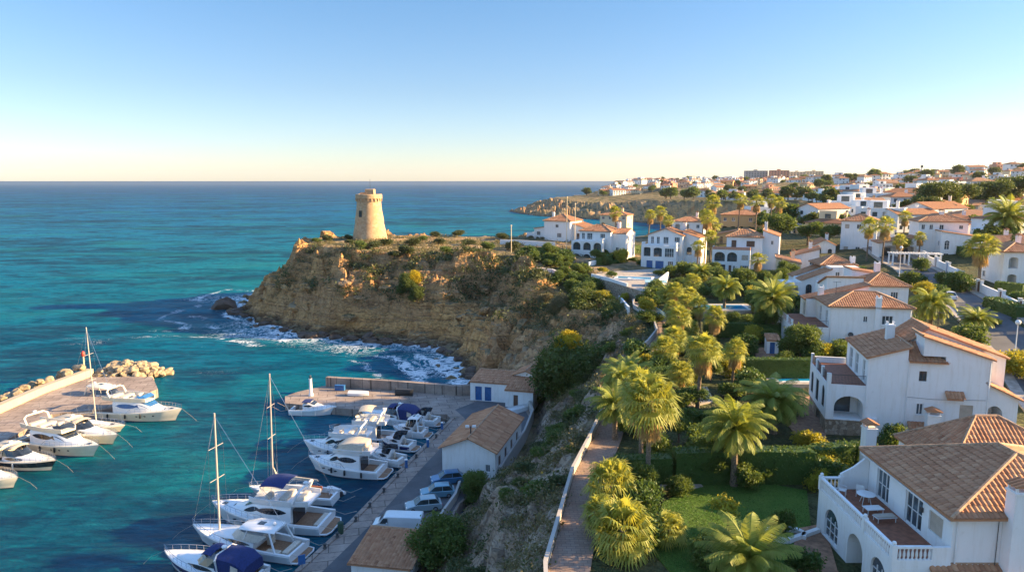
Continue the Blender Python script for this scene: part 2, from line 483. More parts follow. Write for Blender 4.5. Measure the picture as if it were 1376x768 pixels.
def hgt(X, Y, rough=True):
    X = np.asarray(X, float); Y = np.asarray(Y, float)
    iL = inside(X, Y, SHORE); iT = inside(X, Y, EDGE)
    dL = seg_dist(X, Y, SHORE); dT = seg_dist(X, Y, EDGE)
    H = plateau(X, Y)
    wx = X + 5 * (fbm(X / 14, Y / 14, 3, 5) - .5); wy = Y + 5 * (fbm(X / 14, Y / 14, 3, 9) - .5)
    if rough:
        dL2 = dL + ((fbm(wx / 9, wy / 9, 3, 3) - .5) * 5 + (fbm(X / 24, Y / 24, 2, 13) - .5) * 13 * (Y > 150)) * np.clip(dL / 4, 0, 1)
    else: dL2 = dL
    dL2 = np.maximum(dL2, 0)
    t = np.clip(dL2 / (dL2 + dT + 1e-6), 0, 1)
    cove = sstep(122, 140, Y) * sstep(60, 0, X) * (Y < 300)
    far = (Y > 300) * 1.0
    fA = np.interp(t, [0, .12, .3, .5, .72, .9, 1], [0.07, .12, .24, .40, .68, .92, 1])
    fB = np.interp(t, [0, .05, .16, .26, .45, .60, .8, 1], [0.0, .05, .14, .46, .64, .74, .92, 1])
    fB2 = np.interp(t, [0, .06, .22, .45, .60, .72, .84, 1], [0.0, .06, .20, .36, .46, .80, .93, 1])
    mk = np.clip(sstep(.42, .58, fbm(X / 20 + 7, Y / 20, 2, 41)) + .8 * sstep(-44, -58, X), 0, 1)
    fB = fB * (1 - mk) + fB2 * mk
    fC = np.interp(t, [0, .08, .4, .7, 1], [0.03, .22, .42, .72, 1])
    f = fA * (1 - cove) + fB * cove
    f = f * (1 - far) + fC * far
    z = H * f
    # quay apron is flat
    bell = np.clip(t / .12, 0, 1) * np.clip((1 - t) / .12, 0, 1)
    if rough:
        n = np.abs(fbm(wx / 16, wy / 16, 2, 21) - .5) * 2
        c1, c2, ci = cells(wx / 7.5 + .2 * wy / 7.5, wy / 5.0, 4)
        d1, d2, di = cells(wx / 2.0, wy / 1.5 + .3 * wx / 2.0, 8)
        near = np.where(Y < 300, 1.0, .75)
        amp = bell * near
        amp = amp * (.55 + .45 * cove + .45 * far)
        z = z + amp * ((n - .25) * 5.5 + (ci - .5) * 5.0 * sstep(0, .12, c2 - c1) + (di - .5) * 1.6 * sstep(0, .12, d2 - d1) + (fbm(wx / 1.3, wy / 1.3, 3, 2) - .5) * .9)
        # horizontal strata ledges
        st = 2.3
        zz = z + .5 * fbm(X / 22, Y / 22, 2, 77)
        fr = zz / st - np.floor(zz / st)
        z = z + np.clip(amp, 0, 1) * (.35 + .65 * cove) * (sstep(.15, .85, fr) - fr) * st * .9
        # spur of rock in front of the promenade
        for sx, sy, rx, ry, hh in ((-1.0, 62, 1.6, 6, 2.4), (2.0, 72, 1.5, 5, 1.8), (11, 95, 1.8, 8, 1.4), (16, 110, 2.4, 7, 1.6)):
            q = ((X - sx) / rx) ** 2 + ((Y - sy) / ry) ** 2
            z = z + hh * np.exp(-q * 1.2) * (.6 + .8 * di) * np.clip((1 - t) / .1, 0, 1)
    z = np.where(iT, H + (fbm(X / 3, Y / 3, 3, 31) - .5) * .25 * (Y > 185) * (X < 14), z)
    z = np.where(iL, np.maximum(z, .15 if not rough else .1 + .9 * _h(np.floor(X * .7), np.floor(Y * .7), 0, 5)), np.maximum(-6.0, -.6 * dL - .3))
    # boulders in the surf just off the shore
    if rough:
        e1, e2, ei = cells(X / 2.6, Y / 2.6, 14)
        surf = (~iL) & (dL < 6) & (Y > 128) & (Y < 280)
        z = np.where(surf & (ei > .62), np.maximum(z, (ei - .50) * 3.2 - e1 * 1.8 - dL * .12), z)
    # flatten under the quay and the parking
    qx = np.interp(Y, [20, 60, 70, 80, 86, 104, 118, 121, 128], [-12, -9.0, -7.8, -5.4, -1.8, 3.4, 4.6, 4.6, 1.5])
    fl = (1 - sstep(-.5, 2.2, X - qx)) * sstep(131, 127, Y)
    z = np.where(iL, z * (1 - fl) + np.minimum(z, .6) * fl, z)
    return z

def hz(x, y, rough=False):
    return float(hgt(np.array([x]), np.array([y]), rough)[0])

def on(u, v, rough=False):
    """first point of the terrain seen through photo pixel (u,v)"""
    dx, dy, dz = ray(u, v)
    t = np.geomspace(25, 3000, 900)
    z = CAMZ + dz * t
    h = hgt(dx * t, dy * t, rough)
    k = np.argmax(z <= h) if (z <= h).any() else len(t) - 1
    a, b = t[max(k - 1, 0)], t[k]
    tt = np.linspace(a, b, 12); z = CAMZ + dz * tt; h = hgt(dx * tt, dy * tt, rough)
    kk = np.argmax(z <= h) if (z <= h).any() else 11
    s = tt[kk]
    return (dx * s, dy * s, float(h[kk]))

def axis(parts):
    out = [parts[0][0]]
    for a, b, st in parts:
        n = max(1, int(round((b - a) / st)))
        out += list(np.linspace(a, b, n + 1)[1:])
    return np.array(out)

def geo(a, b, s0, g):
    out = []; x = a; s = s0
    while x < b:
        x += s; s *= g; out.append(x)
    return np.array(out)
XS = np.concatenate([-geo(110, 3000, 3, 1.3)[::-1], axis([(-110, 34, .55), (34, 70, 1.0), (70, 150, 2.0)]), geo(150, 9500, 2.5, 1.045)])
YS = np.concatenate([[-60, -20, 10], axis([(25, 55, .8), (55, 245, .55), (245, 300, 1.2)]), geo(300, 9500, 2.0, 1.03)])

t = NT('coastal_ground'); ps = t.pos()
geo_n = t.n('ShaderNodeNewGeometry')
sn = t.n('ShaderNodeSeparateXYZ'); t.l(geo_n.outputs['Normal'], sn.inputs[0])
sp = t.n('ShaderNodeSeparateXYZ'); t.l(ps, sp.inputs[0])
mp = t.n('ShaderNodeMapping'); mp.inputs['Scale'].default_value = (.06, .06, 1.1); t.l(ps, mp.inputs[0])
strata = t.noise(mp.outputs[0], 1.0, 6, .65, .6)
big = t.noise(ps, .035, 4, .5); mid = t.noise(ps, .22, 6, .6); fine = t.noise(ps, 1.6, 8, .7)
rock = t.ramp(strata, [(.3, (.20, .12, .07)), (.42, (.38, .225, .11)), (.54, (.52, .33, .155)), (.64, (.33, .20, .11)), (.75, (.48, .33, .19))])
rock = t.mix(t.ramp(big, [(.50, 0.0), (.64, .6)]), rock, t.ramp(mid, [(.3, (.17, .12, .085)), (.6, (.36, .26, .18)), (.8, (.48, .38, .28))]))
rust = t.ramp(t.noise(ps, .05, 3, .5, .8), [(.58, 0.0), (.68, .65)])
rock = t.mix(rust, rock, (.36, .13, .045))
rock = t.mix(t.ramp(fine, [(.35, .35), (.5, 0.0)]), rock, (.13, .095, .07))
crv = t.ramp(t.noise(ps, .6, 8, .75), [(.34, .45), (.44, 0.0)])
rock = t.mix(crv, rock, (.10, .075, .055))
wp = t.n('ShaderNodeVectorMath', operation='ADD'); nz = t.n('ShaderNodeTexNoise'); nz.inputs['Scale'].default_value = .35; nz.inputs['Detail'].default_value = 4; t.l(ps, nz.inputs['Vector'])
sc_ = t.n('ShaderNodeVectorMath', operation='SCALE'); sc_.inputs['Scale'].default_value = 5.0; t.l(nz.outputs['Color'], sc_.inputs[0]); t.l(ps, wp.inputs[0]); t.l(sc_.outputs[0], wp.inputs[1])
m3 = t.n('ShaderNodeMapping'); m3.inputs['Scale'].default_value = (.22, .22, .5); t.l(wp.outputs[0], m3.inputs[0])
vk = t.n('ShaderNodeTexVoronoi', feature='DISTANCE_TO_EDGE'); vk.inputs['Scale'].default_value = 1.0; t.l(m3.outputs[0], vk.inputs['Vector'])
vk2 = t.n('ShaderNodeTexVoronoi', feature='DISTANCE_TO_EDGE'); vk2.inputs['Scale'].default_value = 3.1; t.l(m3.outputs[0], vk2.inputs['Vector'])
crack = t.math('MINIMUM', t.math('MULTIPLY', vk.outputs['Distance'], 1.0), t.math('MULTIPLY', vk2.outputs['Distance'], 2.5))
rock = t.mix(t.ramp(crack, [(0.0, .55), (.045, 0.0)]), rock, (.10, .07, .05))
rock = t.mix(1.0, rock, (1.5, 1.28, 1.02), 'MULTIPLY')
ny = t.n('ShaderNodeMapRange'); t.l(sp.outputs[1], ny.inputs[0]); ny.inputs[1].default_value = 108; ny.inputs[2].default_value = 142; ny.inputs[3].default_value = .8; ny.inputs[4].default_value = 0
greyrock = t.ramp(mid, [(.3, (.20, .16, .125)), (.5, (.36, .31, .26)), (.62, (.50, .45, .385)), (.8, (.40, .27, .15))])
greyrock = t.mix(t.ramp(crack, [(0.0, .7), (.05, 0.0)]), greyrock, (.09, .07, .055))
rock = t.mix(ny.outputs[0], rock, greyrock)
# dark wet band near the water
wet = t.ramp(sp.outputs[2], [(0.0, 0.0), (1.0, 1.0)])
wm = t.math('ADD', sp.outputs[2], t.math('MULTIPLY', t.noise(ps, .35, 4), 2.0))
wetf = t.n('ShaderNodeMapRange'); t.l(wm, wetf.inputs[0]); wetf.inputs[1].default_value = 1.6; wetf.inputs[2].default_value = 3.2; wetf.inputs[3].default_value = .85; wetf.inputs[4].default_value = 0
rock = t.mix(wetf.outputs[0], rock, (.055, .042, .032))
soil = t.ramp(mid, [(.3, (.20, .145, .09)), (.5, (.36, .26, .155)), (.7, (.44, .33, .20))])
grass = t.ramp(fine, [(.3, (.045, .052, .02)), (.6, (.11, .10, .04)), (.8, (.22, .18, .08))])
flat = t.math('MULTIPLY', t.ramp(sn.outputs[2], [(.70, 0.0), (.93, 1.0)]), t.ramp(mid, [(.35, .55), (.5, 1.0)]))
veg = t.math('MULTIPLY', flat, t.ramp(t.noise(ps, .11, 5, .65), [(.42, 0.0), (.56, .95)]))
col = t.mix(flat, rock, soil)
col = t.mix(veg, col, grass)
gr = t.attr('green')
col = t.mix(gr, col, t.ramp(fine, [(.3, (.028, .040, .014)), (.7, (.085, .095, .034))]))
nm = t.bump(strata, .8, 1.6)
nm = t.bump(mid, .8, .9, nm)
nm = t.bump(t.ramp(crack, [(0.0, 0.0), (.12, 1.0)]), .7, .5, nm)
nm = t.bump(fine, .5, .18, nm)
t.bsdf(col, .92, 0, nm, .2)
M['ground'] = t.mat

def grid_mesh(name, XS, YS, Z, mat, smooth):
    nx, ny = len(XS), len(YS)
    X, Y = np.meshgrid(XS, YS)
    V = np.stack([X.ravel(), Y.ravel(), Z.ravel()], 1)
    i = np.arange(ny - 1)[:, None] * nx + np.arange(nx - 1)[None, :]
    F = np.stack([i, i + 1, i + nx + 1, i + nx], -1).reshape(-1, 4)
    return mesh_np(name, V, F, mat, smooth=smooth)

X, Y = np.meshgrid(XS, YS)
TZ = hgt(X, Y)
terrain = grid_mesh('terrain', XS, YS, TZ, M['ground'], False)
tag(terrain, kind='structure')
# how planted the soil is: gardens and inland ground are green
iT = inside(X, Y, EDGE)
gval = iT * sstep(185, 170, Y + 0 * X) * .9
gval = np.maximum(gval, iT * sstep(30, 60, X) * sstep(1, 0, (Y - 600) / 200) * .85)
gval = gval + iT * (Y > 600) * .35
at = terrain.data.attributes.new('green', 'FLOAT', 'POINT'); at.data.foreach_set('value', gval.ravel().astype(np.float32))

# ------------------------------------------------------------------ sea
WX = np.concatenate([-geo(120, 70000, 2, 1.07)[::-1], axis([(-120, 10, .8)]), geo(10, 70000, 2, 1.09)])
WY = np.concatenate([[-300, -50, 10], axis([(30, 240, .8)]), geo(240, 90000, 1.0, 1.025)])
X, Y = np.meshgrid(WX, WY)
wz = 0
rnd = random.Random(5)
for i, (L, a) in enumerate([(26, .16), (17, .12), (11, .09), (7.5, .07), (5.2, .05), (3.6, .035)]):
    an = R(70 + rnd.uniform(-38, 38))
    ph = 5 * fbm(X / (L * 2.2), Y / (L * 2.2), 2, 50 + i)
    wz = wz + a * np.sin((X * math.cos(an) + Y * math.sin(an)) * 2 * math.pi / L + ph)
wz = wz + .12 * (fbm(X / 3, Y / 2.2, 3, 60) - .5)
basin = 1 - .78 * sstep(140, 118, Y) * sstep(-150, -90, X)
fade = 1 / (1 + (np.hypot(X, Y) / 500) ** 2)
wz = wz * basin * fade
dS = seg_dist(X, Y, SHORE)
inL = inside(X, Y, SHORE)
dS = np.where(inL, 0, dS)
t = NT('sea_water'); ps = t.pos()
sp = t.n('ShaderNodeSeparateXYZ'); t.l(ps, sp.inputs[0])
mp = t.n('ShaderNodeMapping'); mp.inputs['Scale'].default_value = (.5, 1, 1); t.l(ps, mp.inputs[0])
big = t.noise(mp.outputs[0], .012, 4, .5, .3); mid = t.noise(mp.outputs[0], .09, 5, .6, .5); fine = t.noise(mp.outputs[0], .8, 5, .65)
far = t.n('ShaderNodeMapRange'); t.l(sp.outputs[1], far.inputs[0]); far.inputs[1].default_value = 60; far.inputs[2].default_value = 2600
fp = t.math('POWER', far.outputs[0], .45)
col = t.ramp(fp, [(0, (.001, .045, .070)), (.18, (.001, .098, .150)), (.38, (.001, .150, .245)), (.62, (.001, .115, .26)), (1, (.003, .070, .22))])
shal = t.attr('shallow')
col = t.mix(t.math('MULTIPLY', shal, .6), col, (.006, .16, .16))
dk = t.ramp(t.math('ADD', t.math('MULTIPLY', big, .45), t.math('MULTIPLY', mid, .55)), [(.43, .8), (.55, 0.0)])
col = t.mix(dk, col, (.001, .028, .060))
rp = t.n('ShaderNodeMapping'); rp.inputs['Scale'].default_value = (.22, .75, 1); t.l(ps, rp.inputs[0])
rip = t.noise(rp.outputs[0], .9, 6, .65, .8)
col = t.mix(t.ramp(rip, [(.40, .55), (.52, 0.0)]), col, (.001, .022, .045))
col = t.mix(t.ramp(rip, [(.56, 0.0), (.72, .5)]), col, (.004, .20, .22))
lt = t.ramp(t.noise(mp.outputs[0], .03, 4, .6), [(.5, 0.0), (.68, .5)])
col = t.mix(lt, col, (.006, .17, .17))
fo = t.attr('foam')
fn = t.noise(ps, .28, 9, .68, 1.6); fn2 = t.noise(ps, 1.3, 7, .7, .8)
web = t.math('ABSOLUTE', t.math('SUBTRACT', fn, .5))
webs = t.math('SUBTRACT', 1.0, t.math('MULTIPLY', web, 15.0))
fsum = t.math('ADD', t.math('MULTIPLY', webs, .55), t.math('MULTIPLY', fn2, .5))
fm = t.math('ADD', fsum, t.math('SUBTRACT', t.math('MULTIPLY', fo, 1.05), .82))
fmask = t.ramp(fm, [(.24, 0.0), (.58, .88)])
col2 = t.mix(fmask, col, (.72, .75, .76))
w1 = t.noise(mp.outputs[0], 1.1, 6, .6, .3); w2 = t.noise(mp.outputs[0], 5.0, 5, .6)
vs = t.n('ShaderNodeMapping'); vs.inputs['Scale'].default_value = (.07, .22, 1); t.l(ps, vs.inputs[0])
w0 = t.noise(vs.outputs[0], .9, 5, .6, .5)
nm = t.bump(w0, .6, 1.6)
nm = t.bump(w1, .7, .5, nm)
nm = t.bump(w2, .5, .12, nm)
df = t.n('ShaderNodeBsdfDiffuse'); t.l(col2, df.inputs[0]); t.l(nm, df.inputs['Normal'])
gl = t.n('ShaderNodeBsdfGlossy'); gl.inputs['Roughness'].default_value = .12; t.l(nm, gl.inputs['Normal'])
lw = t.n('ShaderNodeFresnel'); lw.inputs['IOR'].default_value = 1.33; t.l(nm, lw.inputs['Normal'])
fr = t.math('MINIMUM', t.math('MULTIPLY', lw.outputs[0], .8), .09)
fr = t.math('MULTIPLY', fr, t.math('SUBTRACT', 1.0, fmask))
mx = t.n('ShaderNodeMixShader'); t.l(fr, mx.inputs[0]); t.l(df.outputs[0], mx.inputs[1]); t.l(gl.outputs[0], mx.inputs[2]); t.l(mx.outputs[0], t.out.inputs[0])
M['sea'] = t.mat
sea = grid_mesh('sea', WX, WY, wz, M['sea'], True)
tag(sea, kind='structure')
# foam strength: surf round the headland and in the cove, none in the harbour
n = fbm(X / 12, Y / 12, 3, 90)
m2 = fbm(X / 18 + 3, Y / 18, 3, 91)
foam = np.exp(-dS / 1.8) * .75 + np.exp(-dS / 20.0) * (.05 + .75 * n)
for q_, w_, a_ in ((5, 1.1, .75), (11, 1.3, .65), (18, 1.2, .5)): foam = foam + a_ * np.exp(-((dS - q_ - 9 * (m2 - .5)) / w_) ** 2) * sstep(.42, .6, fbm(X / 9, Y / 9, 2, 95))
foam = foam * sstep(122, 134, Y) * sstep(330, 260, Y) * sstep(-130, -100, X)
for cx, cy, rx, ry, a in ((-12, 147, 12, 8, .55), (-33, 163, 14, 7, .6), (-56, 174, 15, 8, .7), (-66, 181, 14, 9, .6), (-100, 236, 14, 10, .55), (-95, 222, 9, 7, .35), (-62, 141, 9, 5, .7), (-20, 155, 16, 9, .25)):
    foam = foam + .42 * a * np.exp(-((X - cx) / rx) ** 2 - ((Y - cy) / ry) ** 2)
foam = foam + .33 * sstep(.62, .8, fbm(X / 22 + 4, Y / 7, 4, 99)) * (Y > 150) * (Y < 420) * (X < -60)
at = sea.data.attributes.new('foam', 'FLOAT', 'POINT'); at.data.foreach_set('value', np.clip(foam, 0, 1.05).ravel().astype(np.float32))
shl = np.exp(-dS / 35.0) * .5 * (Y > 190) + .9 * np.exp(-((X + 48) / 16) ** 2 - ((Y - 92) / 9) ** 2) + .5 * np.exp(-((X + 70) / 20) ** 2 - ((Y - 112) / 16) ** 2)
shl = shl + .55 * np.exp(-((X + 130) / 60) ** 2 - ((Y - 330) / 90) ** 2)+ .5 * np.exp(-((X + 40) / 150) ** 2 - ((Y - 480) / 220) ** 2)
at = sea.data.attributes.new('shallow', 'FLOAT', 'POINT'); at.data.foreach_set('value', np.clip(shl, 0, 1).ravel().astype(np.float32))
# ------------------------------------------------------------------ vegetation
rng = np.random.default_rng(11)

def leaf_quads(C, size, tint, tri=False, up=.25, aspect=1.0):
    """one small folded leaf face per centre; returns V,F,T"""
    n = len(C)
    nrm = rng.normal(size=(n, 3)); nrm[:, 2] += up * 2; nrm /= np.linalg.norm(nrm, axis=1)[:, None]
    a = np.cross(nrm, rng.normal(size=(n, 3))); a /= np.linalg.norm(a, axis=1)[:, None]
    b = np.cross(nrm, a)
    s = (np.asarray(size) * rng.uniform(.6, 1.3, n))[:, None]
    V = np.stack([C - a * s * aspect, C - b * s * .55, C + a * s * aspect, C + b * s * .55], 1).reshape(-1, 3)
    F = np.arange(4 * n).reshape(n, 4)
    T = np.repeat(tint, 4)
    return V, F, T

def ball_pts(n, rmin=0.0):
    d = rng.normal(size=(n, 3)); d /= np.linalg.norm(d, axis=1)[:, None]
    r = rng.uniform(rmin ** 3, 1, n) ** (1 / 3)
    return d * r[:, None]

def blob_crown(lobes, per, leaf, jitter=.25, clump=.35, flat=1.0):
    """lobes: (x,y,z,rx,ry,rz); small leaf clumps spread over each lobe's shell"""
    P = []; T = []
    for (x, y, z, rx, ry, rz) in lobes:
        m = max(6, int(per * (rx * ry + rx * rz + ry * rz) / 3))
        d = rng.normal(size=(m, 3)); d[:, 2] = d[:, 2] * .9 + .15; d /= np.linalg.norm(d, axis=1)[:, None]
        rr = rng.uniform(.55, 1.08, m)[:, None]
        cc = np.array([x, y, z]) + d * rr * np.array([rx, ry, rz])
        tt = rng.uniform(0, 1, m)
        k = 14
        pts = np.repeat(cc, k, 0) + rng.normal(size=(m * k, 3)) * clump * np.array([1, 1, .7 * flat])
        P.append(pts); T.append(np.repeat(tt, k) * .8 + rng.uniform(0, .2, m * k))
    P = np.concatenate(P); T = np.concatenate(T)
    return leaf_quads(P, leaf, T)

def crown_obj(name, vft, mat, parent):
    V, F, T = vft
    return mesh_np(name, V, F, mat, parent, tint=T)

def limb_mesh(parent, name, base_r, h, tops, mat, lean=(0, 0)):
    m = MB()
    pts = [(0, 0, -.4), (lean[0] * .3, lean[1] * .3, h * .3), (lean[0] * .7, lean[1] * .7, h * .7), (lean[0], lean[1], h)]
    m.tube(pts, [base_r * 1.25, base_r, base_r * .8, base_r * .65], 8)
    for (x, y, z) in tops:
        k = random.Random(int(x * 100 + y * 10)).uniform(.55, .95)
        s = Vector((lean[0] * k, lean[1] * k, h * k)); e = Vector((x, y, z))
        mid = s.lerp(e, .5) + Vector((0, 0, .15 * (e - s).length * -.3))
        m.tube([s, mid, e], [base_r * .5, base_r * .33, base_r * .14], 6)
    return m.build(name, mat, parent, smooth=True)

# ---- palms
def date_crown(nf=64, L=3.4, seed=1, droop=1.0):
    r = random.Random(seed); V = []; F = []; T = []
    def add(q, tint):
        b = len(V); V.extend(q); F.append((b, b + 1, b + 2, b + 3)); T.extend([tint] * 4)
    for i in range(nf):
        az = i * 2.39996 + r.uniform(-.2, .2)
        k = i / nf
        el0 = R(82 - 92 * k ** .85 + r.uniform(-7, 7))
        l = L * r.uniform(.85, 1.08) * (.72 + .28 * math.sin(math.pi * min(1, k + .25)))
        ca, sa = math.cos(az), math.sin(az)
        n = 11; pts = []; p = Vector((0, 0, 0)); el = el0
        tint = .15 + .5 * (1 - k) + r.uniform(0, .3)
        for j in range(n + 1):
            pts.append(p.copy())
            p = p + Vector((ca * math.cos(el), sa * math.cos(el), math.sin(el))) * (l / n)
            el -= droop * (.055 + .105 * (j / n)) * (1.0 + .35 * math.cos(el))
        side = Vector((-sa, ca, 0))
        for j in range(n):
            d = (pts[j + 1] - pts[j]).normalized(); w = .035 * (1 - j / n) + .012
            up = side.cross(d)
            add([pts[j] - side * w, pts[j] + side * w, pts[j + 1] + side * w * .8, pts[j + 1] - side * w * .8], .7)
            if j < 1: continue
            for sgn in (-1, 1):
                for q in (0.0, .25, .5, .75):
                    b0 = pts[j].lerp(pts[j + 1], q)
                    t = (j + q) / n
                    ll = .62 * math.sin(math.pi * min(1, .14 + t * .86)) ** .6 * (L / 3.4) + .08
                    dr = (side * sgn * 1.0 + d * .75 + up * .32 + Vector((0, 0, -.12)) + Vector((r.uniform(-.1, .1), r.uniform(-.1, .1), r.uniform(-.1, .1)))).normalized()
                    e = b0 + dr * ll; e.z -= .09
                    ww = d * .034
                    add([b0 - ww, b0 + ww, e + ww * .4, e - ww * .4], min(1, max(0, tint + r.uniform(-.12, .12))))
    return np.array([tuple(v) for v in V]), np.array(F), np.array(T)

def fan_crown(nf=46, seed=2, R0=1.0, dead=False):
    r = random.Random(seed); V = []; F = []; T = []
    for i in range(nf):
        az = i * 2.39996 + r.uniform(-.25, .25); k = i / nf
        el = R(-62 - 20 * r.random()) if dead else R(80 - 118 * k ** .9 + r.uniform(-8, 8))
        ca, sa = math.cos(az), math.sin(az)
        d = Vector((ca * math.cos(el), sa * math.cos(el), math.sin(el)))
        side = Vector((-sa, ca, 0)); up = side.cross(d).normalized() * -1
        L = (R0 * r.uniform(.9, 1.25)) if not dead else R0 * r.uniform(.2, .5)
        base = Vector((0, 0, -.1)) if not dead else Vector((ca * .18, sa * .18, -.1 - r.random() * .9 * R0))
        c = base + d * L
        b = len(V); w = side * .025
        V += [base - w, base + w, c + w, c - w]; F.append((b, b + 1, b + 2, b + 3)); T += [.8] * 4
        nb = 15; fr = R0 * r.uniform(.85, 1.1) * (.85 if dead else 1)
        tint = r.uniform(.1, .9)
        drp = Vector((0, 0, -1))
        for j in range(nb):
            a = R(-105 + 210 * j / (nb - 1)) * (1 if not dead else .5) + r.uniform(-.05, .05)
            dd = (d * math.cos(a) + side * math.sin(a)).normalized()
            wv = dd.cross(up).normalized() * fr * .06
            m1 = c + dd * fr * .55 + up * .05
            tip = c + dd * fr * r.uniform(.85, 1.1) + drp * fr * r.uniform(.2, .5)
            b = len(V)
            V += [c - wv * .2, m1 - wv + up * .03, m1 + wv, c + wv * .2]; F.append((b, b + 1, b + 2, b + 3)); T += [tint] * 4
            b = len(V)
            V += [m1 - wv, tip, tip + wv * .15, m1 + wv]; F.append((b, b + 1, b + 2, b + 3)); T += [min(1, tint + .15)] * 4
    return np.array([tuple(v) for v in V]), np.array(F), np.array(T)

def palm_trunk(parent, h, r, bulge=1.3, lean=(0, 0), mat=None):
    m = MB(); n = max(8, int(h / .28)); pts = []; rs = []
    for i in range(n + 1):
        t = i / n
        pts.append((lean[0] * t ** 1.5, lean[1] * t ** 1.5, -.5 + (h + .5) * t))
        base = r * (1 + .45 * math.exp(-t * 9)) * (1 - .18 * t)
        rs.append(base * (1.06 if i % 2 else .94))
    rs[-1] = r * bulge; rs[-2] = r * bulge * 1.05; rs[-3] = r * bulge * .9
    m.tube(pts, rs, 9)
    return m.build('trunk', mat or M['palmbark'], parent, smooth=False)

DATE = [date_crown(nf_, 3.4, s, d) for nf_, s, d in ((58, 1, 1.0), (66, 2, 1.2), (50, 3, .85))]
FAN = [fan_crown(48, s) for s in (4, 5, 6)]; FANF = [fan_crown(27, s) for s in (14, 15, 16)]; FAND = [fan_crown(46, s, dead=True) for s in (7, 8)]
_dm = {}
def shared(key, vft, mat, name, parent, scale=1.0, loc=(0, 0, 0), rz=0):
    if key not in _dm:
        o = mesh_np(name, vft[0], vft[1], mat, parent, tint=vft[2]); _dm[key] = o.data
    else:
        o = bpy.data.objects.new(name, _dm[key]); link(o, parent)
    o.location = loc; o.scale = (scale,) * 3; o.rotation_euler = (0, 0, rz)
    return o

def jitter(o, seed):
    r = random.Random(int(seed * 3)); o.rotation_euler = (r.uniform(-.16, .16), r.uniform(-.16, .16), r.uniform(0, 6)); s = o.scale[0]; o.scale = (s * r.uniform(.9, 1.1), s * r.uniform(.9, 1.1), s * r.uniform(.85, 1.12))

def date_palm(u, v, h, label, L=3.4, kind=0, z=None, xyz=None, group='date palms of the gardens', lean=(0, 0), r=.30):
    p = xyz or (on(u, v) if z is None else (*G(u, v, z), z))
    e = empty('date_palm', p, random.Random(int(u * 7 + v)).uniform(0, 6), label, 'palm tree', group)
    palm_trunk(e, h, r, 1.5, lean)
    jitter(shared(('d', kind), DATE[kind], M['palm'], 'crown', e, L / 3.4, (lean[0], lean[1], h), 0), u + v)
    return e

def fan_palm(u, v, h, label, R0=1.0, kind=0, z=None, xyz=None, group='fan palms of the gardens', skirt=True, lean=(0, 0), r=.20):
    p = xyz or (on(u, v) if z is None else (*G(u, v, z), z))
    e = empty('fan_palm', p, random.Random(int(u * 7 + v)).uniform(0, 6), label, 'palm tree', group)
    palm_trunk(e, h, r, 1.1, lean)
    jitter(shared(('f', kind, p[1] > 140), (FANF if p[1] > 140 else FAN)[kind], M['fan'], 'crown', e, R0, (lean[0], lean[1], h), 0), u + v)
    if skirt:
        shared(('s', kind % 2), FAND[kind % 2], M['deadfan'], 'dry_leaf_skirt', e, R0 * 1.05, (lean[0], lean[1], h - .15), 0)
    return e

# ---- bushes, trees
def lobes(n, rx, ry, rz, z, seed, sub=.55, lo=-.4):
    r = random.Random(seed); out = []
    for i in range(n):
        a = r.uniform(0, 6.283); q = r.uniform(.25, .8)
        s = r.uniform(.75, 1.2) * sub
        zz = z + rz * r.uniform(lo, .75) * (1 - q * .4)
        out.append((rx * q * math.cos(a), ry * q * math.sin(a), zz, rx * s, ry * s, rz * s))
    return out

CR = {}
CR['round'] = blob_crown([(0, 0, .75, .95, .95, .8), (.25, .1, 1.0, .7, .7, .55)], 190, .085, clump=.09)
CR['bush1'] = blob_crown(lobes(6, 1.0, 1.0, .7, .65, 3), 150, .085, clump=.12)
CR['bush2'] = blob_crown(lobes(8, 1.1, .9, .8, .75, 9), 130, .095, clump=.14)
CR['open'] = blob_crown(lobes(9, 1.0, 1.0, .5, 1.5, 14, .34, -.6), 130, .085, clump=.11)
CR['tree1'] = blob_crown(lobes(9, 2.2, 2.2, 1.7, 3.4, 21, .5), 62, .14, clump=.26)
CR['tree2'] = blob_crown(lobes(11, 2.5, 2.3, 1.5, 3.2, 33, .42), 62, .15, clump=.26)
CR['pine'] = blob_crown(lobes(16, 3.8, 3.8, 2.4, 4.6, 41, .40, -.8), 36, .17, clump=.33)
CR['cone'] = blob_crown([(0, 0, 1 + i * .55, .62 - i * .075, .62 - i * .075, .6) for i in range(7)], 110, .09, clump=.09)
CR['wild'] = blob_crown(lobes(14, 3.4, 3.0, 3.2, 3.0, 55, .42, -.9), 50, .17, clump=.34)
CR['fartree'] = blob_crown(lobes(7, 2.6, 2.6, 1.9, 3.2, 61, .52), 14, .42, clump=.42)
CR['farpine'] = blob_crown(lobes(10, 3.8, 3.8, 2.6, 4.2, 67, .45, -.6), 9, .45, clump=.5)
TR = {'round': (.06, .5), 'bush1': (.06, .4), 'bush2': (.07, .5), 'open': (.09, 1.0), 'tree1': (.18, 2.2), 'tree2': (.2, 2.0), 'pine': (.26, 4.4), 'cone': (.1, 1.0), 'wild': (.25, 1.6), 'fartree': (.25, 2.2), 'farpine': (.32, 3.0)}
TOPS = {'open': [(.5, .3, 1.4), (-.5, .2, 1.5), (.1, -.5, 1.4), (-.2, .5, 1.6)], 'tree1': [(1.2, .4, 3.4), (-1.1, .7, 3.5), (.2, -1.2, 3.3)], 'tree2': [(1.3, .2, 3.2), (-1.3, .5, 3.3), (.1, -1.3, 3.2)],
        'pine': [(2.2, .4, 5.4), (-2.1, 1.0, 5.5), (.4, -2.3, 5.4), (-1, -1.5, 5.3)], 'wild': [(1.5, 1, 3.4), (-1.6, .4, 3.2), (.3, -1.6, 3.6)], 'farpine': [(2, .4, 5.2), (-2, 1, 5.3)]}
_tm = {}
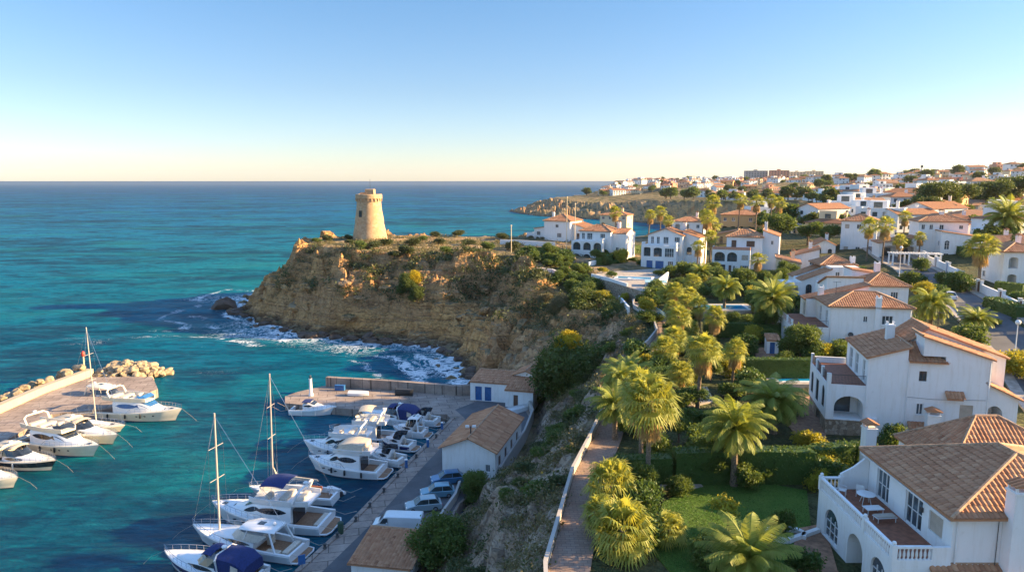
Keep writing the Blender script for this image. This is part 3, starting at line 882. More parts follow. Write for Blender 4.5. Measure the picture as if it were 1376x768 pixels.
def plant(name, kind, mat, p, s=1.0, rz=None, label=None, cat='shrub', group=None, sz=1.0, bark=None):
    e = empty(name, p, rz if rz is not None else random.Random(int(p[0] * 13 + p[1] * 7)).uniform(0, 6.28), label, cat, group)
    if (kind, 't') not in _tm:
        _tm[(kind, 't')] = limb_mesh(e, 'trunk', TR[kind][0], TR[kind][1], TOPS.get(kind, []), M['bark']).data
    else:
        link(bpy.data.objects.new('trunk', _tm[(kind, 't')]), e)
    shared((kind, mat), CR[kind], M[mat], 'crown', e)
    e.scale = (s, s, s * sz)
    return e

def hedge(pts, w, h, label, mat='hedge', z=None, leaf=.10, dens=26, name='hedge', group='clipped garden hedges'):
    """clipped hedge along world points (x,y); sides and top are leaf faces round a dense core"""
    core = MB(); C = []
    e = empty(name, (pts[0][0], pts[0][1], 0), 0, label, 'hedge', group)
    ox, oy = pts[0]
    for (x0, y0), (x1, y1) in zip(pts, pts[1:]):
        L = math.hypot(x1 - x0, y1 - y0); dx, dy = (x1 - x0) / L, (y1 - y0) / L; nx, ny = -dy, dx
        z0 = z if z is not None else min(hz(x0, y0), hz(x1, y1)); zt = z0 + h
        q = [(x0 - ox + nx * w * .46, y0 - oy + ny * w * .46), (x0 - ox - nx * w * .46, y0 - oy - ny * w * .46), (x1 - ox - nx * w * .46, y1 - oy - ny * w * .46), (x1 - ox + nx * w * .46, y1 - oy + ny * w * .46)]
        core.prism(q, z0 - .6, zt - .06)
        for (cnt, mode) in ((int(L * h * dens * 2), 's'), (int(L * w * dens * 1.4), 't'), (int(w * h * dens * 2), 'e')):
            a = rng.uniform(0, L, cnt); b = rng.uniform(-.5, .5, cnt) * w; c = rng.uniform(0, h, cnt)
            if mode == 's': b = np.where(rng.random(cnt) < .5, -.5, .5) * w
            elif mode == 't': c = np.full(cnt, h)
            else: a = np.where(rng.random(cnt) < .5, 0, L)
            bul = .10 * (fbm(a * .8, c * .8 + b * .5 + ox, 2, 7) - .5)
            C.append(np.stack([x0 - ox + dx * a + nx * (b * (1 + bul)), y0 - oy + dy * a + ny * (b * (1 + bul)), z0 + c + bul + rng.normal(size=cnt) * .035], 1))
    core.build('crown_core', M[mat], e)
    C = np.concatenate(C)
    t = np.clip(.5 + (fbm(C[:, 0] * .7, C[:, 1] * .7 + C[:, 2], 3, 3) - .5) * 2.2, 0, 1)
    V, F, T = leaf_quads(C, leaf, t)
    mesh_np('leaves', V, F, M[mat], e, tint=T)
    return e
# ------------------------------------------------------------------ houses
def poly_clip_v(P, u):
    """v range of convex polygon P (list of (u,v)) at u"""
    vs = []
    for (a, b), (c, d) in zip(P, P[1:] + P[:1]):
        if (a - u) * (c - u) <= 0 and abs(a - c) > 1e-9:
            vs.append(b + (d - b) * (u - a) / (c - a))
    if len(vs) < 2: return None
    return min(vs), max(vs)

def tiles(mb, poly, w=.32, row=.45, amp=.085, P=4):
    """half-round tile courses over a planar convex polygon; poly[0]->poly[1] is the eave"""
    p = [Vector(q) for q in poly]
    U = (p[1] - p[0]).normalized()
    N = U.cross(p[2] - p[0]).normalized()
    if N.z < 0: N = -N
    Vv = N.cross(U).normalized()
    if Vv.z < 0: Vv = -Vv
    uv = [((q - p[0]).dot(U), (q - p[0]).dot(Vv)) for q in p]
    u0 = min(a for a, b in uv); u1 = max(a for a, b in uv)
    vmax = max(b for a, b in uv); vmin = min(b for a, b in uv)
    nr = int(math.ceil((vmax - vmin) / row)); nc = int(math.ceil((u1 - u0) / w))
    rr = random.Random(int(abs(p[0].x * 91 + p[0].y * 37)))
    for c in range(nc):
        us = [u0 + c * w + w * j / P for j in range(P + 1)]
        rg = [poly_clip_v(uv, min(max(x, u0 + 1e-4), u1 - 1e-4)) for x in us]
        if any(g is None for g in rg): continue
        for i in range(nr):
            a0 = vmin + i * row; a1 = a0 + row
            if all(a0 >= g[1] - 1e-3 or a1 <= g[0] + 1e-3 for g in rg): continue
            vs = []; jit = rr.uniform(-.012, .012); tint = min(1, max(0, .5 + .16 * rr.gauss(0, 1)))
            for j, x in enumerate(us):
                hgt_ = amp * math.sin(math.pi * j / P) if P > 2 else amp * (j % 2)
                b0 = min(max(a0 - .03, rg[j][0]), rg[j][1]); b1 = min(max(a1, rg[j][0]), rg[j][1])
                vs.append(p[0] + U * x + Vv * b0 + N * (hgt_ + .035 + jit))
                vs.append(p[0] + U * x + Vv * b1 + N * (hgt_ * .8 + .005))
            mb.add(vs, [(2 * j, 2 * j + 2, 2 * j + 3, 2 * j + 1) for j in range(P)], 0, tint)

class House:
    def __init__(s, name, label, ox, oy, ang=0.0, z0=0.0, cat='house', group=None, wall='white', detail=2):
        s.e = empty(name, (ox, oy, z0), ang, label, cat, group)
        s.ox, s.oy, s.ang, s.z0 = ox, oy, ang, z0
        s.wall = wall; s.detail = detail
        s.c, s.s_ = math.cos(ang), math.sin(ang)
    def L(s, x, y):
        dx, dy = x - s.ox, y - s.oy
        return dx * s.c + dy * s.s_, -dx * s.s_ + dy * s.c
    def W(s, x, y):
        return s.ox + x * s.c - y * s.s_, s.oy + x * s.s_ + y * s.c
    def px(s, u, v, face, k):
        """photo pixel -> (along, z) on the local plane y=k (face f/b) or x=k (face l/r)"""
        d = ray(u, v)
        lx = d[0] * s.c + d[1] * s.s_; ly = -d[0] * s.s_ + d[1] * s.c
        ox, oy = s.L(0, 0)
        t = (k - oy) / ly if face in 'fb' else (k - ox) / lx
        return (ox + lx * t if face in 'fb' else oy + ly * t), CAMZ + d[2] * t
    def panel(s, mb, face, k, a0, a1, z0, z1, holes, gl):
        """wall panel with real openings. holes: (s0,s1,za,zb,kind,arch)"""
        sg = {'f': -1, 'b': 1, 'l': -1, 'r': 1}[face]
        def P(a, z, d=0.0):      # d = depth inwards
            q = k - sg * d
            return (a, q, z - s.z0) if face in 'fb' else (q, a, z - s.z0)
        hs = []
        for h in holes:
            c = (h[0] + h[1]) / 2
            if a0 + .2 < c < a1 - .2:
                x, y = max(h[0], a0 + .12), min(h[1], a1 - .12)
                if y - x > .25 and h[2] < z1 - .2: hs.append((x, y, max(h[2], z0 + .02), min(h[3], z1 - .08)) + tuple(h[4:]))
        xa = sorted({a0, a1, *[h[0] for h in hs], *[h[1] for h in hs]}); za = sorted({z0, z1, *[h[2] for h in hs], *[h[3] for h in hs]})
        for i in range(len(xa) - 1):
            for j in range(len(za) - 1):
                cx, cz = (xa[i] + xa[i + 1]) / 2, (za[j] + za[j + 1]) / 2
                if any(h[0] < cx < h[1] and h[2] < cz < h[3] for h in hs): continue
                mb.add([P(xa[i], za[j]), P(xa[i + 1], za[j]), P(xa[i + 1], za[j + 1]), P(xa[i], za[j + 1])], [(0, 1, 2, 3)])
        for h in hs:
            x0, x1, q0, q1, kind = h[:5]; arch = h[5] if len(h) > 5 else 0
            dep = {'win': .16, 'door': .16, 'blind': .10, 'open': 2.4, 'dark': .5, 'blue': .14, 'brown': .12, 'grille': .18}.get(kind, .16)
            w = x1 - x0; cx = (x0 + x1) / 2
            out = [(x0, q0), (x1, q0)]
            if arch:
                n = 10; r = min(arch, q1 - q0 - .1)
                arc = [(cx + w / 2 * math.cos(math.pi * i / n), q1 - r + r * math.sin(math.pi * i / n)) for i in range(n + 1)]
                out += arc
                # spandrels
                half = n // 2
                ra = [P(x1, q1)] + [P(*q) for q in arc[:half + 1]]
                la = [P(x0, q1)] + [P(*q) for q in arc[half:]]
                mb.add(ra, [(0, i, i + 1) for i in range(1, len(ra) - 1)]); mb.add(la, [(0, i, i + 1) for i in range(1, len(la) - 1)])
            else: out += [(x1, q1), (x0, q1)]
            n = len(out)
            mb.add([P(*q) for q in out] + [P(*q, dep) for q in out], [(i, (i + 1) % n, n + (i + 1) % n, n + i) for i in range(n)])
            if kind in ('open', 'dark'):
                if kind == 'open': mb.add([P(*q, dep) for q in out], [tuple(range(n))])
                else:
                    g = MB(); g.add([P(*q, dep) for q in out], [tuple(range(n))]); f = g.build('window', M['glass'], s.e)  # dark pane stands in for the shade inside arcades and open porches
                    if s.detail:
                        g = MB()
                        for i in range(4):
                            x = x0 + w * i / 3; g.tube([P(x, q0, dep - .05), P(x, q1 - (min(arch, w / 2) * (i in (0, 3))), dep - .05)], .035, 4)
                        g.tube([P(x0, q0 + .9, .06), P(x1, q0 + .9, .06)], .03, 4); g.build('bars', M['darkframe'], f)
                if kind == 'open':
                    m = MB(); ww = w * .42
                    m.add([P(cx - ww, q0 + .05, dep - .03), P(cx + ww * .6, q0 + .05, dep - .03), P(cx + ww * .6, q0 + 2.1, dep - .03), P(cx - ww, q0 + 2.1, dep - .03)], [(0, 1, 2, 3)])
                    if q1 - q0 > 2.2: m.build('porch_door', M['glass'], s.e)
                continue
            m = MB(); fm = {'blue': 'blue', 'blind': 'blind', 'brown': 'brownshut', 'grille': 'darkframe'}.get(kind, 'winframe')
            if s.detail == 0:
                m.add([P(*q, dep) for q in out], [tuple(range(n))])
                m.build('window', M['glass'] if kind in ('win', 'door', 'grille') else M[fm], s.e); continue
            fw = .07 if w > .5 else .05
            def bar(xa_, xb_, qa, qb, dd0=dep - .06, dd1=dep + .01):
                A = [P(xa_, qa, dd0), P(xb_, qa, dd0), P(xb_, qb, dd0), P(xa_, qb, dd0), P(xa_, qa, dd1), P(xb_, qa, dd1), P(xb_, qb, dd1), P(xa_, qb, dd1)]
                m.add(A, [(0, 1, 2, 3), (0, 1, 5, 4), (1, 2, 6, 5), (2, 3, 7, 6), (3, 0, 4, 7)])
            if kind in ('blind', 'brown', 'blue'):
                m.add([P(*q, dep) for q in out], [tuple(range(n))])
                if kind == 'blind':
                    for i in range(int((q1 - q0) / .12)): bar(x0 + .03, x1 - .03, q0 + i * .12, q0 + i * .12 + .07, dep - .015, dep)
                else:
                    bar(cx - .03, cx + .03, q0, q1)
                    for i in range(int((q1 - q0) / .16)): bar(x0 + .06, x1 - .06, q0 + i * .16 + .03, q0 + i * .16 + .1, dep - .03, dep)
                m.build('shutter' if kind != 'blue' else 'door', M[fm], s.e)
            else:
                nb = max(2, int(round(w / .8)) + 1)
                ztop = q1 - (min(arch, q1 - q0 - .1) if arch else 0)
                bar(x0, x0 + fw, q0, ztop); bar(x1 - fw, x1, q0, ztop); bar(x0, x1, q0, q0 + fw); bar(x0, x1, ztop - fw * .6, ztop)
                for i in range(1, nb): bar(x0 + w * i / nb - fw / 2, x0 + w * i / nb + fw / 2, q0, q1 if not arch else ztop + .3)
                if q1 - q0 > 1.7 or kind == 'door': bar(x0, x1, (q0 + ztop) / 2 - .02, (q0 + ztop) / 2 + .02)
                f = m.build('window', M[fm], s.e)
                g = MB(); g.add([P(*q, dep - .012) for q in out], [tuple(range(n))]); g.build('pane', M['glass'], f)
                if kind == 'win' and face in 'fl' and q0 > z0 + .6:
                    sl = MB()
                    A = []
                    for d in (-.09, .02):
                        A += [P(x0 - .08, q0 - .07, d), P(x1 + .08, q0 - .07, d), P(x1 + .08, q0 - .004, d), P(x0 - .08, q0 - .004, d)]
                    sl.add(A, [(0, 1, 2, 3), (4, 7, 6, 5), (0, 4, 5, 1), (1, 5, 6, 2), (2, 6, 7, 3), (3, 7, 4, 0)]); sl.build('sill', M['winframe'], f)
                if kind == 'grille':
                    gb = MB()
                    for i in range(int(w / .14) + 1):
                        x = x0 + .03 + i * .14
                        gb.tube([P(x, q0, dep - .12), P(x, q1, dep - .12)], .012, 4)
                    gb.build('grille', M['metal'], f)
    def block(s, x0, x1, y0, y1, z0, z1, f=(), l=(), r=(), b=(), top=True, mat=None, name='wall'):
        mb = MB()
        s.panel(mb, 'f', y0, x0, x1, z0, z1, list(f), None); s.panel(mb, 'l', x0, y0, y1, z0, z1, list(l), None)
        s.panel(mb, 'r', x1, y0, y1, z0, z1, list(r), None); s.panel(mb, 'b', y1, x0, x1, z0, z1, list(b), None)
        if top: mb.add([(x0, y0, z1 - s.z0), (x1, y0, z1 - s.z0), (x1, y1, z1 - s.z0), (x0, y1, z1 - s.z0)], [(0, 1, 2, 3)])
        return mb.build(name, M[mat or s.wall], s.e)
    def slab(s, x0, x1, y0, y1, z0, z1, mat, name):
        mb = MB(); mb.box(x0, x1, y0, y1, z0 - s.z0, z1 - s.z0); return mb.build(name, M[mat], s.e)
    def roof(s, planes, caps=(), gables=(), name='roof'):
        """planes: polygons (local x,y, absolute z), eave edge first"""
        z = s.z0
        sl = MB()
        P = [[(a, b, c - z) for a, b, c in pl] for pl in planes]
        for pl in P:
            n = len(pl)
            sl.add([(a, b, c) for a, b, c in pl] + [(a, b, c - .13) for a, b, c in pl], [tuple(range(n)), tuple(range(2 * n - 1, n - 1, -1))] + [(k, n + k, n + (k + 1) % n, (k + 1) % n) for k in range(n)])
        if s.detail >= 1:
            for pl in P:
                if s.detail >= 2: tiles(sl, pl)
                else: tiles(sl, pl, .40, 1.1, .10, 2)
            o = sl.build(name, M['tile'], s.e)
            if caps:
                cp = MB()
                for c in caps: cp.tube([(a, b, q - z + .06) for a, b, q in c], .115 if s.detail >= 2 else .13, 6)
                cp.build('ridge_tiles', M['tilecap'], o)
        else: o = sl.build(name, M['fartile'], s.e)
        if gables:
            g = MB()
            for poly in gables:
                g.add([(a, b, c - z) for a, b, c in poly], [tuple(range(len(poly)))])
            g.build('gable', M[s.wall], s.e)
        return o
    def hip(s, x0, x1, y0, y1, ze, zr, ov=.35, ends=None):
        X0, X1, Y0, Y1 = x0 - ov, x1 + ov, y0 - ov, y1 + ov
        wx, wy = X1 - X0, Y1 - Y0
        if ends is None:
            ends = ((X0 + wy / 2, (Y0 + Y1) / 2), (X1 - wy / 2, (Y0 + Y1) / 2)) if wx >= wy else (((X0 + X1) / 2, Y0 + wx / 2), ((X0 + X1) / 2, Y1 - wx / 2))
        (ax, ay), (bx, by) = ends
        A, B = (ax, ay, zr), (bx, by, zr)
        c = [(X0, Y0, ze), (X1, Y0, ze), (X1, Y1, ze), (X0, Y1, ze)]
        if abs(bx - ax) >= abs(by - ay):
            pl = [[c[0], c[1], B, A], [c[1], c[2], B], [c[2], c[3], A, B], [c[3], c[0], A]]
            caps = [[c[0], A], [c[3], A], [c[1], B], [c[2], B], [A, B]]
        else:
            pl = [[c[0], c[1], A], [c[1], c[2], B, A], [c[2], c[3], B], [c[3], c[0], A, B]]
            caps = [[c[0], A], [c[1], A], [c[2], B], [c[3], B], [A, B]]
        return s.roof(pl, caps)
    def mono(s, x0, x1, y0, y1, zl, zh, d, ov=.25):
        """single slope; d = low side: l r f b"""
        X0, X1, Y0, Y1 = x0 - ov, x1 + ov, y0 - ov, y1 + ov
        k = (zh - zl) / ((x1 - x0) if d in 'lr' else (y1 - y0)) * ov
        a, b = zl - k, zh + k
        if d == 'l': pl = [(X0, Y1, a), (X0, Y0, a), (X1, Y0, b), (X1, Y1, b)]; g = [[(x0, y0, zl), (x1, y0, zl), (x1, y0, zh)], [(x0, y1, zl), (x1, y1, zl), (x1, y1, zh)], [(x1, y0, zl), (x1, y1, zl), (x1, y1, zh), (x1, y0, zh)]]
        if d == 'r': pl = [(X1, Y0, a), (X1, Y1, a), (X0, Y1, b), (X0, Y0, b)]; g = [[(x0, y0, zl), (x1, y0, zl), (x0, y0, zh)], [(x0, y1, zl), (x1, y1, zl), (x0, y1, zh)], [(x0, y0, zl), (x0, y1, zl), (x0, y1, zh), (x0, y0, zh)]]
        if d == 'f': pl = [(X0, Y0, a), (X1, Y0, a), (X1, Y1, b), (X0, Y1, b)]; g = [[(x0, y0, zl), (x0, y1, zl), (x0, y1, zh)], [(x1, y0, zl), (x1, y1, zl), (x1, y1, zh)], [(x0, y1, zl), (x1, y1, zl), (x1, y1, zh), (x0, y1, zh)]]
        if d == 'b': pl = [(X1, Y1, a), (X0, Y1, a), (X0, Y0, b), (X1, Y0, b)]; g = [[(x0, y0, zl), (x0, y1, zl), (x0, y0, zh)], [(x1, y0, zl), (x1, y1, zl), (x1, y0, zh)], [(x0, y0, zl), (x1, y0, zl), (x1, y0, zh), (x0, y0, zh)]]
        hi = [pl[2], pl[3]]
        return s.roof([pl], [hi], g)
    def gable(s, x0, x1, y0, y1, ze, zr, axis='y', ov=.25, rx=None):
        X0, X1, Y0, Y1 = x0 - ov, x1 + ov, y0 - ov, y1 + ov
        if axis == 'y':
            m = rx if rx is not None else (x0 + x1) / 2; k = (zr - ze) / (m - x0) * ov
            pl = [[(X0, Y1, ze - k), (X0, Y0, ze - k), (m, Y0, zr), (m, Y1, zr)], [(X1, Y0, ze - k), (X1, Y1, ze - k), (m, Y1, zr), (m, Y0, zr)]]
            g = [[(x0, y0, ze), (x1, y0, ze), (m, y0, zr - .02)], [(x0, y1, ze), (x1, y1, ze), (m, y1, zr - .02)]]
            cap = [[(m, Y0, zr), (m, Y1, zr)]]
        else:
            m = rx if rx is not None else (y0 + y1) / 2; k = (zr - ze) / (m - y0) * ov
            pl = [[(X0, Y0, ze - k), (X1, Y0, ze - k), (X1, m, zr), (X0, m, zr)], [(X1, Y1, ze - k), (X0, Y1, ze - k), (X0, m, zr), (X1, m, zr)]]
            g = [[(x0, y0, ze), (x0, y1, ze), (x0, m, zr - .02)], [(x1, y0, ze), (x1, y1, ze), (x1, m, zr - .02)]]
            cap = [[(X0, m, zr), (X1, m, zr)]]
        return s.roof(pl, cap, g)
    def chimney(s, x, y, z0, z1, w=.7, d=.7, tiled=True):
        z = s.z0; mb = MB()
        mb.box(x - w / 2, x + w / 2, y - d / 2, y + d / 2, z0 - z, z1 - z)
        mb.box(x - w / 2 - .06, x + w / 2 + .06, y - d / 2 - .06, y + d / 2 + .06, z1 - z - .16, z1 - z - .06)
        for a in (-1, 1):
            for b in (-1, 1): mb.box(x + a * (w / 2 - .08) - .06, x + a * (w / 2 - .08) + .06, y + b * (d / 2 - .08) - .06, y + b * (d / 2 - .08) + .06, z1 - z, z1 - z + .28)
        o = mb.build('chimney', M[s.wall], s.e)
        if tiled:
            c = MB()
            W2, D2 = w / 2 + .12, d / 2 + .12; zz = z1 - z + .28
            c.add([(x - W2, y - D2, zz), (x + W2, y - D2, zz), (x + W2, y + D2, zz), (x - W2, y + D2, zz), (x, y - D2, zz + .28), (x, y + D2, zz + .28)], [(0, 3, 2, 1), (0, 1, 4), (1, 2, 5, 4), (2, 3, 5), (3, 0, 4, 5)])
            for i in range(4): c.tube([(x - W2, y - D2 + .1 + i * (2 * D2 - .2) / 3, zz + .03), (x, y - D2 + .1 + i * (2 * D2 - .2) / 3, zz + .3), (x + W2, y - D2 + .1 + i * (2 * D2 - .2) / 3, zz + .03)], .07, 5)
            c.build('chimney_cap', M['tile'], o)
        return o
    def balus(s, pts, z, h=.92, step=.24, post=True):
        """white turned balustrade along local points"""
        mb = MB(); zz = z - s.z0
        prof = [(.05, 0), (.075, .04), (.045, .08), (.085, .24), (.075, .34), (.04, .5), (.05, .58), (.065, .62)]
        for (x0, y0), (x1, y1) in zip(pts, pts[1:]):
            L = math.hypot(x1 - x0, y1 - y0); n = max(1, int(L / step)); dx, dy = (x1 - x0) / L, (y1 - y0) / L; nx, ny = -dy, dx
            def bx(za, zb, w):
                q = [(x0 + nx * w, y0 + ny * w), (x1 + nx * w, y1 + ny * w), (x1 - nx * w, y1 - ny * w), (x0 - nx * w, y0 - ny * w)]
                mb.prism(q, za, zb)
            bx(zz, zz + .12, .09); bx(zz + h - .12, zz + h, .11)
            sc = (h - .24) / .62
            for i in range(n):
                t = (i + .5) / n
                mb.lathe([(r, zz + .12 + q * sc) for r, q in prof], 6, (x0 + (x1 - x0) * t, y0 + (y1 - y0) * t))
        if post:
            for x, y in pts:
                mb.box(x - .15, x + .15, y - .15, y + .15, zz, zz + h + .08)
                mb.ball((x, y, zz + h + .2), .13, 8)
        return mb.build('balustrade', M['white'], s.e, smooth=True)
    def rail(s, pts, z, h=.95, step=.14, mat='metal'):
        mb = MB(); zz = z - s.z0
        for (x0, y0), (x1, y1) in zip(pts, pts[1:]):
            L = math.hypot(x1 - x0, y1 - y0); n = max(1, int(L / step))
            mb.tube([(x0, y0, zz + h), (x1, y1, zz + h)], .025, 5); mb.tube([(x0, y0, zz + .1), (x1, y1, zz + .1)], .018, 4)
            for i in range(n + 1):
                t = i / n; mb.tube([(x0 + (x1 - x0) * t, y0 + (y1 - y0) * t, zz), (x0 + (x1 - x0) * t, y0 + (y1 - y0) * t, zz + h)], .012, 4, cap=False)
        return mb.build('railing', M[mat], s.e)
    def parapet(s, pts, z, h=.9, w=.2, mat=None):
        mb = MB(); zz = z - s.z0
        for (x0, y0), (x1, y1) in zip(pts, pts[1:]):
            L = math.hypot(x1 - x0, y1 - y0); dx, dy = (x1 - x0) / L, (y1 - y0) / L; nx, ny = -dy * w / 2, dx * w / 2
            mb.prism([(x0 + nx, y0 + ny), (x0 - nx, y0 - ny), (x1 - nx, y1 - ny), (x1 + nx, y1 + ny)], zz, zz + h)
        return mb.build('parapet', M[mat or s.wall], s.e)
    def aerial(s, x, y, z0, h=2.2):
        mb = MB(); z = z0 - s.z0; mb.tube([(x, y, z), (x, y, z + h)], .03, 5); mb.tube([(x - .5, y, z + h - .1), (x + .6, y, z + h - .1)], .02, 4)
        for i in range(6): mb.tube([(x - .45 + i * .2, y - .3, z + h - .1), (x - .45 + i * .2, y + .3, z + h - .1)], .012, 4)
        mb.build('aerial', M['metal'], s.e)
    def pipe(s, pts, r=.045, mat='winframe'):
        mb = MB(); mb.tube([(a, b, c - s.z0) for a, b, c in pts], r, 6); mb.build('downpipe', M[mat], s.e)
# ------------------------------------------------------------------ the near villas
def hole(h, face, k, u0, v0, u1, v1, kind='win', arch=0):
    a0, za = h.px(u0, (v0 + v1) / 2, face, k); a1, zb = h.px(u1, (v0 + v1) / 2, face, k)
    um = (u0 + u1) / 2
    _, zt = h.px(um, v0, face, k); _, zl = h.px(um, v1, face, k)
    return (min(a0, a1), max(a0, a1), min(zt, zl), max(zt, zl), kind, arch)

# villa at the bottom right corner
A = House('villa', 'white villa with wide brown hip roof and balustraded terrace, in the near right corner', 25.5, 38.4, 0, 13.8)
A.block(0, 11.6, 0, 10, 13.4, 19.95, l=[(.9, 2.3, 17.95, 19.2, 'blind'), (3.0, 4.9, 17.22, 19.35, 'door'), (6.9, 8.5, 17.22, 19.35, 'door')])
A.hip(0, 11.6, 0, 10, 19.9, 22.2, .4, ends=((5.9, 3.6), (5.9, 5.2)))
A.slab(-.42, -.3, -.3, 10.2, 19.62, 19.72, 'winframe', 'gutter')
A.block(-3.4, 0, -.1, 9.8, 13.2, 17.1, l=[(.5, 2.2, 13.9, 16.5, 'win', .85), (3.2, 5.2, 13.4, 16.5, 'open', 1.0), (6.6, 8.6, 14.3, 16.5, 'win', .95)], f=[(-2.6, -1.0, 14.6, 16.4, 'win', .8)])
A.slab(-3.3, -.02, 0, 9.7, 17.102, 17.16, 'terr', 'terrace_floor')
A.balus([(-3.3, 0.0), (-3.3, 3.4), (-3.3, 9.7), (-1.9, 9.7)], 17.1, .95)
A.balus([(-3.3, 0.0), (-1.1, 0.0)], 17.1, .95, post=False)
A.parapet([(-1.9, 9.7), (-.02, 9.7)], 17.1, 1.25, .18); A.parapet([(-1.1, 0.0), (-.02, 0.0)], 17.1, .9, .18)
mb = MB(); mb.add([(-1.9, 9.61, 4.55), (-.02, 9.61, 4.55), (-.02, 9.61, 5.9), (-1.1, 9.61, 5.0), (-1.9, 9.79, 4.55), (-.02, 9.79, 4.55), (-.02, 9.79, 5.9), (-1.1, 9.79, 5.0)], [(0, 1, 2, 3), (7, 6, 5, 4), (3, 2, 6, 7), (0, 3, 7, 4)]); mb.build('wing_wall', M['white'], A.e)
A.chimney(3.6, -.42, 13.4, 21.7, 1.5, .8)
A.mono(-1.0, 7.0, -1.7, -.12, 15.9, 16.8, 'f', .2)
A.block(-1.0, 7.0, -1.6, -.12, 13.2, 15.85)
# rear wing of the same villa
A.block(6.3, 17, 10.05, 17.2, 13.4, 18.2)
A.hip(6.3, 17, 10.3, 17.2, 18.25, 21.2, .3, ends=((9.9, 13.6), (11.6, 13.6)))
A.chimney(5.0, 19.5, 13.6, 18.3, .9, .9)
# lamps on the wall
mb = MB(); mb.bbox(-.16, -.02, 2.85, 3.05, 4.9, 5.2, .02); mb.build('wall_lantern', M['metal'], A.e)

A.pipe([(.25, -.06, 19.8), (.25, -.06, 17.0)]); A.pipe([(2.6, -.06, 19.8), (2.6, -.06, 16.9)], .02, 'metal'); A.aerial(8.5, 6, 21.2)
# terrace furniture
def chair(x, y, z, rz, label, s=1.0):
    e = empty('garden_chair', (x, y, z), rz, label, 'chair', 'white terrace chairs')
    m = MB(); m.bbox(-.25, .25, -.25, .25, .40, .45, .02); m.build('seat', M['winframe'], e)
    m = MB(); m.bbox(-.25, .25, .21, .26, .5, .92, .02); m.tube([(-.24, .23, .4), (-.24, .24, .9)], .02, 5); m.tube([(.24, .23, .4), (.24, .24, .9)], .02, 5); m.build('backrest', M['winframe'], e)
    for a in (-1, 1):
        m = MB(); m.tube([(a * .27, -.22, .62), (a * .27, .23, .64)], .02, 5); m.tube([(a * .27, -.22, .4), (a * .27, -.22, .62)], .018, 5); m.build('armrest', M['winframe'], e)
        for b in (-1, 1):
            m = MB(); m.tube([(a * .22, b * .22, 0), (a * .22, b * .22, .41)], .02, 5); m.build('leg', M['winframe'], e)
    return e
chair(24.4, 46.9, 17.16, 2.6, 'white garden chair beside the round table on the near terrace')
chair(23.2, 47.0, 17.16, 1.0, 'white garden chair at the far end of the near terrace')
e = empty('round_table', (24.2, 45.7, 17.16), 0, 'round white garden table on the near red terrace', 'table')
m = MB(); m.lathe([(.55, .70), (.6, .71), (.6, .74), (.55, .75)], 20); m.build('tabletop', M['winframe'], e, smooth=True)
for i in range(4):
    m = MB(); a = i * math.pi / 2 + .6; m.tube([(.42 * math.cos(a), .42 * math.sin(a), 0), (.2 * math.cos(a), .2 * math.sin(a), .70)], .022, 5); m.build('leg', M['winframe'], e)
for i, (y, lb) in enumerate(((44.3, 'low white lounge table by the terrace doors of the near villa'),)):
    e = empty('low_table', (24.0, y, 17.16), .1, lb, 'table')
    m = MB(); m.bbox(-.6, .6, -.35, .35, .36, .42, .02)
    m.build('tabletop', M['winframe'], e)
    for a in (-1, 1):
        for b in (-1, 1):
            m = MB(); m.tube([(a * .52, b * .28, 0), (a * .52, b * .28, .37)], .025, 5); m.build('leg', M['winframe'], e)
e = empty('lounge_chair', (24.2, 43.2, 17.16), .1, 'white slatted lounger with a beige cushion on the near terrace', 'lounger')
m = MB(); m.bbox(-.7, .7, -.3, .3, .3, .35, .02); m.build('frame', M['winframe'], e)
m = MB(); m.bbox(-.68, .66, -.27, .27, .352, .43, .04); m.build('cushion', M['blind'], e)
for a in (-1, 1):
    for b in (-1, 1):
        m = MB(); m.tube([(a * .6, b * .25, 0), (a * .6, b * .25, .31)], .025, 5); m.build('leg', M['winframe'], e)

# villa behind it, with the L-shaped tile roofs
B = House('villa', 'large white villa with stepped tile roofs and a red corner terrace over a stone base', 34.6, 66.8, math.atan2(-.22, .975), 13.6)
hB = [hole(B, 'f', 0, 1235, 498.5, 1245.5, 512, 'grille'), hole(B, 'f', 0, 1231, 542, 1240.5, 557, 'win'), hole(B, 'f', 0, 1289, 544, 1307, 565, 'blind')]
B.block(0, 3.5, 0, 8.5, 13.2, 22.15, l=[(1.0, 1.9, 19.32, 21.5, 'door'), (3.6, 4.9, 19.32, 21.5, 'door'), (6.0, 7.3, 19.32, 21.5, 'door')])
B.mono(0, 3.5, 0, 8.5, 22.15, 23.25, 'l', .22)
B.block(3.5, 6.75, 0, 3, 13.2, 22.0, f=hB[:2])
B.roof([[(3.55, -.3, 21.95), (6.95, -.3, 21.95), (5.0, 2.6, 23.35), (3.55, 2.6, 23.35)]], [], [[(3.5, 0, 22), (3.5, 2.8, 22), (3.5, 2.8, 23.5), (3.5, 2.6, 23.3)]])
B.block(6.75, 10.7, 0, 3, 13.2, 22.5, f=hB[2:])
B.mono(4.8, 10.7, .02, 2.8, 22.5, 24.4, 'r', .25)
B.block(3.0, 13.0, 2.9, 7.6, 13.2, 22.2)
B.gable(2.6, 13.0, 2.9, 7.6, 22.2, 24.7, 'y', .25, rx=5.9)
B.block(10.4, 13.3, .3, 2.9, 13.2, 18.8, f=[hole(B, 'f', .3, 1323.5, 545, 1347, 578, 'open', 1.0)], r=[(.8, 2.5, 15.8, 18.2, 'dark', .8)])
B.mono(10.7, 13.3, .3, 5.0, 18.8, 20.0, 'r', .3)
B.chimney(3.0, 4.6, 22.4, 24.6, .75, .6, False)
